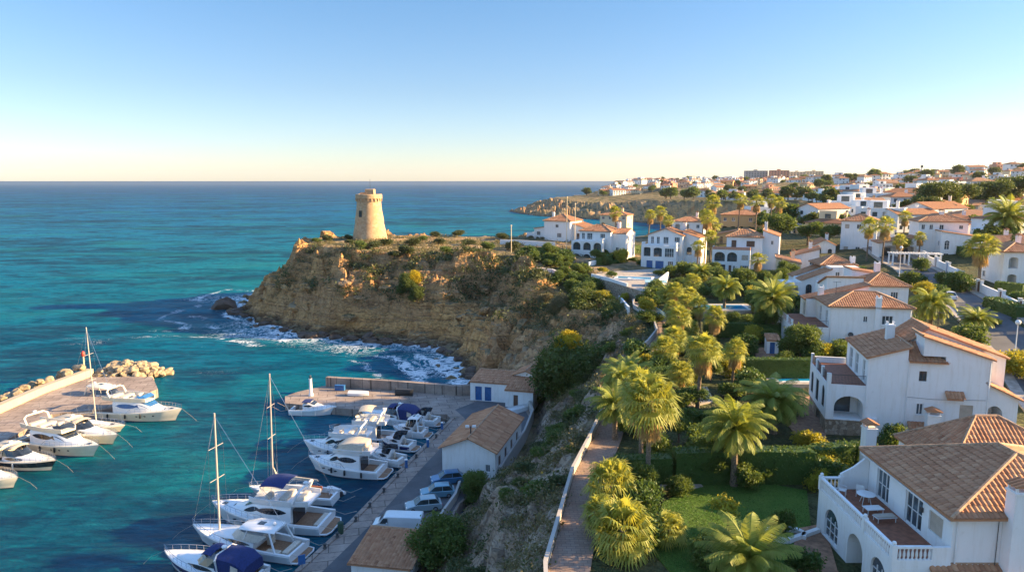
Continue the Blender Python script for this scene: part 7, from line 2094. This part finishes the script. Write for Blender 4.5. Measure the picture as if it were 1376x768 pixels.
for pts, w, h_, lb in H_: hedge(hp(pts), w, h_, lb, leaf=.11 if pts[0][1] > 440 else .2, dens=30 if pts[0][1] > 440 else 9)

def sh(u, v, kind, mat, s, label=None, name='shrub', cat='shrub', group=None, sz=1.0, z=None):
    p = on(u, v) if z is None else (*G(u, v, z), z)
    return plant(name, kind, mat, p, s, None, label, cat, group, sz)
sh(1000, 476, 'round', 'hedge', 1.9, 'large clipped green ball on the small lawn', sz=1.0); sh(1034, 462, 'round', 'leaf', 1.5, 'loose round shrub behind the clipped ball')
sh(913, 665, 'round', 'leaf', 1.05, 'round green bush on the gravel bed'); sh(985, 505, 'bush2', 'leafy', 1.7, 'yellow green cloud shrub before the tall hedge')
sh(978, 715, 'open', 'leafy', 1.25, 'small gnarled tree with golden green tufts on the lawn', 'small_tree', 'tree'); sh(960, 735, 'bush1', 'leafy', .8, 'low yellow green shrub under the gnarled tree')
sh(945, 760, 'bush2', 'leaf', 1.15, 'dark rounded shrub at the bottom of the lawn'); sh(1048, 722, 'bush1', 'leaf', .8, 'leafy shrub inside the white planter', sz=2.0)
sh(1078, 768, 'bush2', 'hedge', 1.0, 'dark shrub between the patio and the low date palm'); sh(905, 505, 'round', 'leaf', 1.4, 'round shrub left of the shaggy fan palm'); sh(927, 520, 'bush1', 'leafy', 1.0, 'sparse golden shrub beside the shaggy fan palm', sz=1.8)
sh(1240, 412, 'tree1', 'leafy', .85, 'round bright green tree between street and striped roof', 'tree', 'tree'); sh(1300, 470, 'round', 'leaf', 2.2, 'clipped round shrub beside the street behind the stepped villa')
sh(1288, 392, 'round', 'hedge', 2.4, 'big clipped ball behind the street wall'); sh(1370, 505, 'bush2', 'leafy', 1.8, 'bright shrub below the globe lamp at the right edge')
sh(1345, 500, 'bush2', 'gold', 1.5, 'golden shrub beside the globe lamp'); sh(1130, 482, 'bush2', 'leaf', 1.6, 'leafy shrub in front of the low wide window'); sh(1105, 484, 'bush2', 'leafy', 1.5, 'yellow green shrub by the arched porch')
sh(1200, 600, 'bush2', 'leaf', 1.3, 'green shrub at the foot of the stepped villa'); sh(1098, 655, 'bush2', 'leafy', 1.0, 'yellow green shrub at the far corner of the near terrace'); sh(1060, 375, 'tree2', 'leaf', .9, 'broad green tree right of the ochre villa', 'tree', 'tree')
sh(1048, 330, 'tree1', 'leaf', 1.9, 'tall dense green tree right of the ochre villa', 'tree', 'tree'); sh(1085, 330, 'tree2', 'leaf', 1.5, 'dark green tree left of the square tower villa', 'tree', 'tree'); sh(1113, 333, 'tree1', 'leaf', 1.3, 'bright green tree in front of the square tower villa', 'tree', 'tree')
sh(835, 352, 'bush2', 'leafy', 2.2, 'sunlit round shrub against the lit wall of the arcaded villa'); sh(918, 352, 'tree2', 'leaf', .85, 'leafy tree beside the blue garage doors', 'tree', 'tree')
sh(1360, 350, 'cone', 'hedge', 1.7, 'dark cypress by the right edge house', 'cypress', 'tree'); sh(1210, 345, 'tree1', 'leafy', 1.0, 'bright green tree behind the street palms', 'tree', 'tree')
# mixed planting that cannot be told apart
gr = random.Random(77); VL = [o for o in bpy.data.objects if o.get('category') == 'house' and o.parent is None and 140 < o.location.y < 215]
def reject(x, y):
    for (a, b, r) in ((27, 45, 10), (39, 56, 9), (41, 69, 11), (35.5, 86, 6.5), (50, 101, 10), (38, 128, 7), (64, 122, 9), (62, 137, 10), (17, 48, 6.5)):
        if (x - a) ** 2 + (y - b) ** 2 < r * r: return True
    return bool(seg_dist(np.array([x]), np.array([y]), st + st[::-1])[0] < 12) or bool(seg_dist(np.array([x]), np.array([y]), path + path[::-1])[0] < 3.4)
n = 0; beds = []
while n < 150:
    y = gr.uniform(44, 160); x = gr.uniform(4, 95)
    if not inside(np.array([x]), np.array([y]), EDGE)[0] or reject(x, y) or x < 3 + (y - 42) * .2 + 2.6 or x > .72 * y + 8 or (x > .5 * y and gr.random() < .85): continue
    big = gr.random()
    k, mt, s = gr.choice([('bush1', 'leaf', 1.0), ('bush2', 'leaf', 1.2), ('bush2', 'leafy', .95), ('round', 'hedge', .8), ('bush1', 'hedge', 1.3), ('tree1', 'leaf', .55)])
    s *= gr.uniform(.7, 1.25) * (1 + .004 * y); beds.append((x, y))
    plant('garden_shrub', k, mt, (x, y, hz(x, y)), s, None, 'green shrub in the mixed garden planting around the villas', 'shrub', 'mixed shrubs of the villa gardens'); n += 1
n = 0
while n < 46:
    y = gr.uniform(46, 126); x = gr.uniform(-8, 20); q = np.array([x]), np.array([y])
    if inside(*q, EDGE)[0] or x < np.interp(y, [40, 60, 72, 82, 90, 104, 126], [-7, -6, -4.5, -1, 4, 8, 10]): continue
    plant('slope_bush', gr.choice(('bush1', 'bush2')), gr.choice(('scrubg', 'leaf', 'scrubg', 'pine')), (x, y, hz(x, y, True) - .2), gr.uniform(.6, 1.5), None, 'dark green bush on the slope between the quay and the promenade', 'bush', 'bushes of the quay slope', .75); n += 1
n = 0
while n < 62:
    y = gr.uniform(150, 200); x = gr.uniform(2, 62)
    if 38 < x < 70 and y < 172 and gr.random() < .7: continue
    if not inside(np.array([x]), np.array([y]), EDGE)[0]: continue
    u_ = x / y
    k, mt, s = gr.choice([('bush1', 'leaf', 1.3), ('bush2', 'leaf', 1.6), ('bush2', 'leafy', 1.1), ('round', 'hedge', 1.1), ('bush2', 'hedge', 1.7), ('tree1', 'leaf', .7)])
    if inside(np.array([x]), np.array([y]), tp)[0]: continue
    if any((x - o.location.x - 3) ** 2 + (y - o.location.y - 5) ** 2 < 95 for o in VL): continue
    plant('slope_shrub', k, mt, (x, y, hz(x, y)), s * gr.uniform(.8, 1.3), None, 'green shrub in the terraced gardens below the row of seaside villas', 'shrub', 'shrubs of the seaside terraces'); n += 1
# ground cover
nb = 42000; y = 42 + 118 * rng.random(nb) ** 1.3; x = rng.uniform(0, 1, nb) * (.75 * y) + 2
k = inside(x, y, EDGE) & (fbm(x / 4, y / 4, 3, 12) > .46) & (x > 5.4 + (y - 42) * .2)
k &= seg_dist(x, y, st + st[::-1]) > 4.6; k &= seg_dist(x, y, path + path[::-1]) > 3.1
for (a, b, r) in ((27, 46, 8), (39, 56, 8), (35.5, 86, 6.0), (38, 128, 7), (17, 48, 6.0)): k &= (x - a) ** 2 + (y - b) ** 2 > r * r
x, y = x[k], y[k]; z = hgt(x, y, False)
m_ = 5; C = np.repeat(np.stack([x, y, z], 1), m_, 0) + rng.normal(size=(len(x) * m_, 3)) * np.array([.35, .35, .12]) + np.array([0, 0, .2])
V, F, T = leaf_quads(C, .12, np.repeat(rng.uniform(0, 1, len(x)), m_))
tag(mesh_np('ground_cover', V, F, M['leaf'], tint=T), 'low green ground cover of the villa gardens', 'ground cover', kind='stuff')

# ------------------------------------------------------------------ cliff vegetation
def scatter(name, n, xr, yr, cond, mat, label, size, k_, sig, seed, dens_noise=.5, zmin=2.2):
    g = np.random.default_rng(seed); x = g.uniform(*xr, n); y = g.uniform(*yr, n)
    q = inside(x, y, SHORE) & cond(x, y) & (fbm(x / 5, y / 5, 3, seed) > dens_noise); x, y = x[q], y[q]
    z = hgt(x, y); q = z > zmin; x, y, z = x[q], y[q], z[q]
    s = g.uniform(.5, 1.3, len(x)); tt = g.uniform(0, 1, len(x))
    off_ = g.normal(size=(len(x) * k_, 3)) * np.repeat(s, k_)[:, None] * np.array([sig, sig, sig * .55]) + np.array([0, 0, sig * .7])
    C = np.repeat(np.stack([x, y, z], 1), k_, 0) + off_
    V, F, T = leaf_quads(C, np.repeat(s, k_) * size, np.repeat(tt, k_) * .75 + g.uniform(0, .25, len(C)))
    return tag(mesh_np(name, V, F, M[mat], tint=T), label, 'scrub', kind='stuff')
out = lambda x, y: ~inside(x, y, EDGE)
scatter('cliff_scrub', 9000, (-12, 26), (38, 128), lambda x, y: out(x, y) & (x > np.interp(y, [38, 60, 80, 90, 104, 120], [-9, -7, -3, 2, 6, 6])), 'scrub', 'dry brown scrub covering the slope below the promenade', .13, 34, .38, 5, .47)
scatter('cliff_scrub', 5200, (-12, 26), (38, 150), lambda x, y: out(x, y) & (x > np.interp(y, [38, 60, 80, 90, 104, 120], [-9, -7, -3, 2, 6, 6])), 'scrubg', 'dark green scrub covering the slope below the promenade', .14, 38, .45, 15, .54)
scatter('headland_scrub', 9000, (-85, 22), (128, 205), lambda x, y: out(x, y), 'scrubg', 'dark green scrub growing on the ledges of the headland cliff', .27, 34, .85, 25, .53, 9.0)
scatter('headland_scrub', 9000, (-85, 22), (128, 205), lambda x, y: out(x, y), 'scrub', 'brown dry scrub on the ledges of the headland cliff', .22, 20, .5, 35, .56, 7.0)
scatter('headland_grass', 5000, (-60, 20), (188, 245), lambda x, y: inside(x, y, EDGE), 'scrub', 'low dry tufts on top of the headland', .2, 12, .45, 45, .55)
sh(556, 383, 'wild', 'gold', .62, 'bright yellow bush high on the headland cliff', 'cliff_bush', 'bush'); sh(548, 392, 'wild', 'pine', .8, 'dark bush below the bright yellow one on the headland', 'cliff_bush', 'bush'); sh(560, 402, 'wild', 'pine', .6, 'lower dark bush on the headland cliff beneath the yellow one', 'cliff_bush', 'bush')
for i, (u, v, s) in enumerate(((425, 326, 1.6), (440, 324, 1.8), (470, 328, 1.5), (485, 334, 2.0), (502, 334, 2.2), (518, 330, 1.8), (568, 324, 1.8), (590, 328, 1.6), (615, 318, 2.4), (640, 316, 2.6), (662, 316, 2.4), (570, 312, 2.0), (600, 340, 2.0), (555, 330, 2.0), (630, 330, 2.0), (655, 336, 2.2), (676, 322, 2.4), (690, 336, 2.3), (645, 345, 2.4), (545, 342, 2.2), (700, 345, 2.2), (716, 350, 2.2), (530, 345, 1.8), (468, 322, 1.4), (545, 316, 1.7), (585, 318, 1.5))):
    sh(u, v, 'bush2' if i % 2 else 'bush1', 'scrubg' if i % 3 else 'leaf', s, 'rounded green bush on top of the headland', 'headland_bush', 'bush', 'rounded bushes on the headland', .7)
big = [(8.6, 112, 3.2, 1.62, 'pine', 'tall dark pine filling the gully behind the warehouse', 1.1), (8.5, 119, 4.5, 1.2, 'pine', 'dark tree at the left of the gully pine', 1.0), (12, 108, 6, 1.25, 'pine', 'dark tree at the right of the gully pine', 1.0), (15.5, 146, 9, 1.45, 'pine', 'broad dark tree below the curved pool terrace', .9), (20, 140, 9, 1.1, 'pine', 'dark tree beside the promenade bend', .9),
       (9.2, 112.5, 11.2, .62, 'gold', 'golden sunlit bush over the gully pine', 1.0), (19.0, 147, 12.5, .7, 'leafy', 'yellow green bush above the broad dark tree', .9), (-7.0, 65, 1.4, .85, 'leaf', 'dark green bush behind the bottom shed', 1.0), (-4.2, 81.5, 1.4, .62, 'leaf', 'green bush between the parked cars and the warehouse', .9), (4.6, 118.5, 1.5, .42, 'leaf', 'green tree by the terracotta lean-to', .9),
       (-2.5, 48, 3, .6, 'leaf', 'dark bush at the bottom of the slope', .9), (2.0, 50.5, 9.5, .36, 'leafy', 'yellow flowering bush beside the promenade wall', .9), (5.6, 79, 8, .6, 'leaf', 'spreading green bush on the slope above the warehouse', .6), (21, 118, 12, .5, 'gold', 'golden bush inside the promenade bend', .9), (17, 160, 12.5, .8, 'leaf', 'green bush under the long white terrace wall', .8)]
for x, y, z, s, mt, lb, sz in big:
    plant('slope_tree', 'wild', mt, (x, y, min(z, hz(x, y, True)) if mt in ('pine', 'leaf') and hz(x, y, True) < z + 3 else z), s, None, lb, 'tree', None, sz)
# pale flowering thickets on the cliff
sh(752, 425, 'wild', 'scrub', .8, 'pale dry thicket at the top of the tan cliff', 'dry_thicket', 'bush'); sh(735, 415, 'wild', 'scrub', .6, 'smaller pale thicket left of the dry one', 'dry_thicket', 'bush')

# ------------------------------------------------------------------ round watch tower
t = NT('tower_stone'); ob = t.obj()
br = t.n('ShaderNodeTexVoronoi'); br.inputs['Scale'].default_value = 1.6; t.l(ob, br.inputs['Vector'])
sx = t.n('ShaderNodeSeparateColor'); t.l(br.outputs['Color'], sx.inputs[0])
col = t.ramp(sx.outputs[0], [(0, (.44, .28, .15)), (.5, (.52, .34, .19)), (1, (.57, .40, .24))])
col = t.mix(t.ramp(t.noise(ob, .35, 6, .65), [(.4, 0.0), (.65, .45)]), col, (.34, .24, .15)); f = t.noise(ob, 4, 6, .7)
t.bsdf(t.mix(t.ramp(f, [(.55, 0.0), (.75, .5)]), col, (.26, .18, .11)), .95, 0, t.bump(f, .5, .08), .15); M['towerstone'] = t.mat
tx, ty = -46.5, 224.0; tx, ty = (497 - 688) / FPX * 222 * 1.0, 222
tz = hz(tx, ty) - .3
e = empty('watch_tower', (tx, ty, tz), 0, 'round tapering sandstone watch tower on top of the headland', 'tower')
m = MB(); m.lathe([(5.5, 0), (5.25, 1.4), (4.5, 5.0), (4.46, 5.02), (4.42, 6.5), (3.9, 9.6), (3.75, 11.6), (3.7, 12.2)], 40); m.build('body', M['towerstone'], e, smooth=True)
m = MB(); m.lathe([(4.0, 12.95), (4.12, 13.0), (4.12, 14.2), (3.95, 14.35), (3.7, 14.35), (3.7, 13.2)], 40)
m.build('parapet', M['towerstone'], e, smooth=True)
m = MB()
for i in range(22):
    a = 2 * math.pi * i / 22; c, s_ = math.cos(a), math.sin(a); P4 = [(3.6, -.2), (4.08, -.2), (4.08, .2), (3.6, .2)]
    m.prism([(r_ * c - q * s_, r_ * s_ + q * c) for r_, q in P4], 12.15, 13.0)
m.build('corbels', M['towerstone'], e)
m = MB(); m.lathe([(3.8, 12.0), (3.75, 12.9)], 30); m.build('gallery_core', M['towerstone'], e)
m = MB(); m.bbox(-.9, 1.9, -1.5, 1.3, 14.2, 15.9, .15); m.bbox(-2.6, -.95, -1, .6, 14.2, 14.9, .1); m.build('turret', M['towerstone'], e)
m = MB(); a = R(-118); q = 4.36
for w_, d_, mt in ((.5, .12, 'window'),):
    c, s_ = math.cos(a), math.sin(a); m.prism([(r_ * c - y_ * s_, r_ * s_ + y_ * c) for r_, y_ in ((3.9, -w_), (q, -w_), (q, w_), (3.9, w_))], 7.4, 9.4)
m.build('window_opening', M['carglass'], e)
m = MB(); m.tube([(.5, 0, 15.8), (.5, 0, 19)], .05, 5); m.build('antenna', M['metal'], e)
m = MB()
tag(e, group=None)

# blocks fallen onto the ledges of the cliffs
br_ = random.Random(3); n = 0
RM = []
for me in RK:
    q = me.copy(); q.materials.clear(); q.materials.append(M['ground']); RM.append(q)
while n < 85:
    if n < 45: x, y = br_.uniform(-82, 20), br_.uniform(150, 204)
    else: x, y = br_.uniform(-8, 18), br_.uniform(45, 125)
    a = np.array([x]); b = np.array([y])
    if inside(a, b, EDGE)[0] or not inside(a, b, SHORE)[0] or (y < 126 and x < np.interp(y, [45, 60, 80, 104, 126], [-5, -4, -1, 8, 8])): continue
    z = hz(x, y, True)
    if (z < 1.5 or z > 15) and n < 45: continue
    o = bpy.data.objects.new('cliff_boulder', RM[br_.randrange(5)]); link(o); s = br_.uniform(.6, 2.1) if n < 45 else br_.uniform(.4, 1.2)
    o.location = (x, y, z); o.scale = (s * 1.2, s, s * .8); o.rotation_euler = (br_.uniform(-.5, .5), br_.uniform(-.5, .5), br_.uniform(0, 6)); n += 1
    tag(o, 'weathered ochre rock block lying on the ledges of the cliff', 'boulder', 'rock blocks on the cliff ledges')
# ------------------------------------------------------------------ far town: small houses, trees, apartment blocks
tr = random.Random(42)
def proto(wall, W, D, H, roof, seed, name='far_house'):
    h = House(name, None, 0, -500 - seed * 30, 0, 0, 'house', None, wall, 0)
    fl = max(1, int(H / 2.8))
    h.block(0, W, 0, D, -3, H, f=win_grid(W, 0, fl, 2.8, .2, ('win', 'win', 'open'), 0, seed, 3.0, 1.3, 1.3), l=win_grid(D, 0, fl, 2.8, .4, ('win',), 0, seed + 1, 3.4, 1.3, 1.3), r=win_grid(D, 0, fl, 2.8, .4, ('win',), 0, seed + 2, 3.4, 1.3, 1.3))
    if roof == 'hip': h.hip(0, W, 0, D, H, H + 1.7, .5)
    elif roof == 'gable': h.gable(0, W, 0, D, H, H + 1.6, 'x', .4)
    elif roof == 'two': h.hip(0, W, 0, D, H, H + 1.5, .4); h.block(-4, 0, 1, D - 1, -3, H * .55, f=[(-3.4, -.8, .2, 2.3, 'dark')]); h.block(W * .25, W * .7, D * .3, D * .9, H, H + 3.0, f=[(W * .4, W * .55, H + 1, H + 2.2, 'win')])
    else: h.parapet([(0.1, .1), (W - .1, .1), (W - .1, D - .1), (.1, D - .1), (.1, .1)], H, .6, .25); h.block(W * .2, W * .6, D * .4, D * .9, H, H + 2.6, f=[(W * .3, W * .5, H + .3, H + 2.2, 'dark')])
    h.chimney(W * .8, D * .7, H, H + 2.4, .8, .8, False)
    return h.e
LBL = {'white': 'small white house with a terracotta roof in the distant hillside town', 'cream': 'small cream coloured house in the distant hillside town', 'pink': 'small brick pink house in the distant hillside town', 'ochre': 'small ochre house in the distant hillside town'}
PR = [('white', proto('white', 11, 9, 5.8, 'hip', 1)), ('white', proto('white', 13, 9, 3.4, 'gable', 2)), ('white', proto('white', 12, 10, 6.0, 'two', 3)), ('white', proto('white', 12, 9, 5.6, 'flat', 4)),
      ('cream', proto('cream', 12, 9, 5.8, 'hip', 5)), ('cream', proto('cream', 10, 9, 3.4, 'two', 6)), ('pink', proto('pink', 12, 9, 5.6, 'flat', 7)), ('ochre', proto('ochre', 13, 10, 5.8, 'gable', 8)), ('white', proto('white', 16, 9, 6.0, 'gable', 9))]
used = set()
def far_house(x, y, rz=None, s=1.0, pick=None):
    i = pick if pick is not None else tr.choice([0, 0, 1, 1, 2, 2, 3, 3, 8, 4, 5, 6, 7, 0, 2, 8])
    w, p = PR[i]; z = hz(x, y); rz = rz if rz is not None else tr.uniform(-.9, .5); lb = LBL[w]; g = w + ' houses of the distant town'
    if i not in used:
        used.add(i); p.location = (x, y, z); p.rotation_euler = (0, 0, rz); p.scale = (s,) * 3; tag(p, lb, 'house', g)
        for c in children(p): pass
    else: copy_tree(p, (x, y, z), rz, s, label=lb, group=g)
occ = [(60, 137, 14), (64, 122, 12), (41, 69, 14), (50, 101, 12)]
for o in list(bpy.data.objects):
    if o.get('category') in ('house',) and o.parent is None and o.location.y > 100: occ.append((o.location.x + 4, o.location.y + 6, 15))
for pt in st: occ.append((pt[0], pt[1], 9))
def free(x, y, r):
    for a, b, q in occ:
        if abs(x - a) < q + r and abs(y - b) < q + r and (x - a) ** 2 + (y - b) ** 2 < (q + r) ** 2 * .8: return False
    return True
def place_houses(n, xr, yr, cond=lambda x, y: True, r=8, s=(.9, 1.25)):
    k = 0; tries = 0
    while k < n and tries < n * 40:
        tries += 1; y = tr.uniform(*yr); x = tr.uniform(*xr)
        if not cond(x, y) or not inside(np.array([x]), np.array([y]), EDGE)[0] or x > .78 * y or not free(x, y, r): continue
        far_house(x, y, s=tr.uniform(*s)); occ.append((x, y, r)); k += 1
place_houses(34, (70, 230), (188, 310), r=7); place_houses(52, (90, 300), (300, 480), lambda x, y: x > 150 + (y - 300) * .25, r=10)
place_houses(84, (190, 620), (480, 900), lambda x, y: x > 210, r=12, s=(1, 1.4)); place_houses(110, (90, 420), (960, 1450), lambda x, y: x > 95 + (y - 960) * .35, r=8, s=(1, 1.4)); place_houses(40, (420, 1000), (880, 1300), r=16, s=(1.1, 1.6))
FT = {}
def far_tree(x, y, s, kind='fartree', mat='pine'):
    z = hz(x, y); pine = kind == 'farpine'
    plant('far_tree' if not pine else 'far_pine', kind, mat, (x, y, z - .2), s, tr.uniform(0, 6), 'rounded dark green tree among the houses of the inland slope' if not pine else 'umbrella shaped pine among the houses of the inland slope', 'tree', 'distant round trees' if not pine else 'distant umbrella pines')
def place_trees(n, xr, yr, cond=lambda x, y: True, s=(.8, 1.4), r=3, kinds=('fartree', 'fartree', 'farpine'), wall_=True):
    k = 0; tries = 0
    while k < n and tries < n * 40:
        tries += 1; y = tr.uniform(*yr); x = tr.uniform(*xr)
        if not cond(x, y) or not inside(np.array([x]), np.array([y]), EDGE)[0] or x > .8 * y or not free(x, y, r): continue
        kd = tr.choice(kinds); far_tree(x, y, tr.uniform(*s), kd, tr.choice(('pine', 'leaf', 'pine'))); k += 1
place_trees(60, (60, 240), (165, 330), s=(.6, 1.15), kinds=('fartree', 'fartree', 'fartree', 'farpine')); place_trees(60, (100, 340), (330, 520), s=(.8, 1.4), cond=lambda x, y: x > 130); place_trees(60, (170, 680), (520, 900), s=(1.1, 1.9)); place_trees(55, (100, 700), (940, 1500), s=(1.1, 1.9), r=2); place_trees(40, (400, 1000), (850, 1250), s=(1.3, 2.2), r=2)
# the big pines right of the middle
for u, v, s, lb in ((1258, 296, 2.1, 'large umbrella pine with a sunlit crown left of the square floored villa'), (1280, 292, 1.9, 'second umbrella pine of the dark row behind the square floored villa'), (1305, 285, 1.7, 'umbrella pine in the middle of the dark row'), (1335, 288, 2.0, 'umbrella pine right of the middle in the dark row'), (1366, 285, 2.2, 'umbrella pine at the right edge behind the huge date palm'), (1240, 300, 1.5, 'smaller umbrella pine at the left end of the dark row')):
    x, y, z = on(u, v); plant('umbrella_pine', 'pine', 'pine', (x, y, z), s, None, lb, 'tree', None)
# apartment blocks on the skyline
def block_of_flats(u0, u1, vt, y, wall, label, floors=6):
    x0, _, zt = GD(u0, vt, y); x1, _, _ = GD(u1, vt, y); z = zt - floors * 3.1
    h = House('apartment_building', label, x0, y, R(-6), z, 'building', None, wall, 0)
    W = (x1 - x0); h.block(0, W, 0, 14, z - 14, zt, f=win_grid(W, z, floors, 3.1, 0, ('win',), 0, 3, 4.6, 2.6, 1.5), l=win_grid(14, z, floors, 3.1, 0, ('win',), 0, 3, 5, 2, 1.5), r=win_grid(14, z, floors, 3.1, 0, ('win',), 0, 3, 5, 2, 1.5))
    h.parapet([(.2, .2), (W - .2, .2), (W - .2, 13.8), (.2, 13.8), (.2, .2)], zt, 1.0, .3); h.block(W * .4, W * .55, 4, 9, zt, zt + 3)
block_of_flats(1002, 1031, 230, 1250, 'greywall', 'grey apartment block, leftmost on the skyline', 5); block_of_flats(1036, 1060, 229.5, 1230, 'pink', 'brick red apartment block in the middle of the skyline', 5)
block_of_flats(1062, 1082, 231.5, 1260, 'cream', 'pale apartment block right of the brick red one', 4); block_of_flats(1084, 1106, 230.5, 1280, 'cream', 'cream apartment block, rightmost on the skyline', 4)
# skyline mast and poles
for u, vt, y, lb in ((1239, 222, 900, 'thin lattice mast on the inland skyline'),):
    x, _, z = GD(u, vt, y); e = empty('mast', (x, y, hz(x, y)), 0, lb, 'mast'); hh = z - hz(x, y)
    m = MB(); m.tube([(0, 0, -1), (0, 0, hh)], [.5, .35], 6); m.build('pole', M['metal'], e); m = MB(); m.box(-1.2, 1.2, -.6, .6, hh - 3, hh); m.build('antenna_head', M['metal'], e)
for u, v, vt, y, lb in ((762, 300, 265, 214, 'left of the two pale poles rising behind the house near the tower'), (773, 305, 274, 212, 'right of the two pale poles rising behind the house near the tower'), (687, 328, 303, 205, 'slender sunlit pole by the white perimeter wall')):
    x, _, z = GD(u, vt, y); z0 = hz(x, y); e = empty('pole', (x, y, z0), 0, lb, 'pole'); m = MB(); m.tube([(0, 0, -.5), (0, 0, z - z0)], [.12, .09], 8); m.build('shaft', M['cream'], e); m = MB(); m.ball((0, 0, z - z0), .22, 8); m.build('finial', M['cream'], e)
SC.render.engine = 'CYCLES'
# ------------------------------------------------------------------ sea air
m = MB(); m.box(-9000, 9400, -290, 8800, -12, 150)
nt = NT('sea_air'); pv = nt.n('ShaderNodeVolumePrincipled'); pv.inputs['Color'].default_value = (.90, .93, 1, 1); pv.inputs['Density'].default_value = .00003; pv.inputs['Anisotropy'].default_value = .3
nt.l(pv.outputs[0], nt.out.inputs['Volume'])
tag(m.build('haze', nt.mat), 'thin pale sea air between the camera and the distant town', 'haze', kind='stuff')
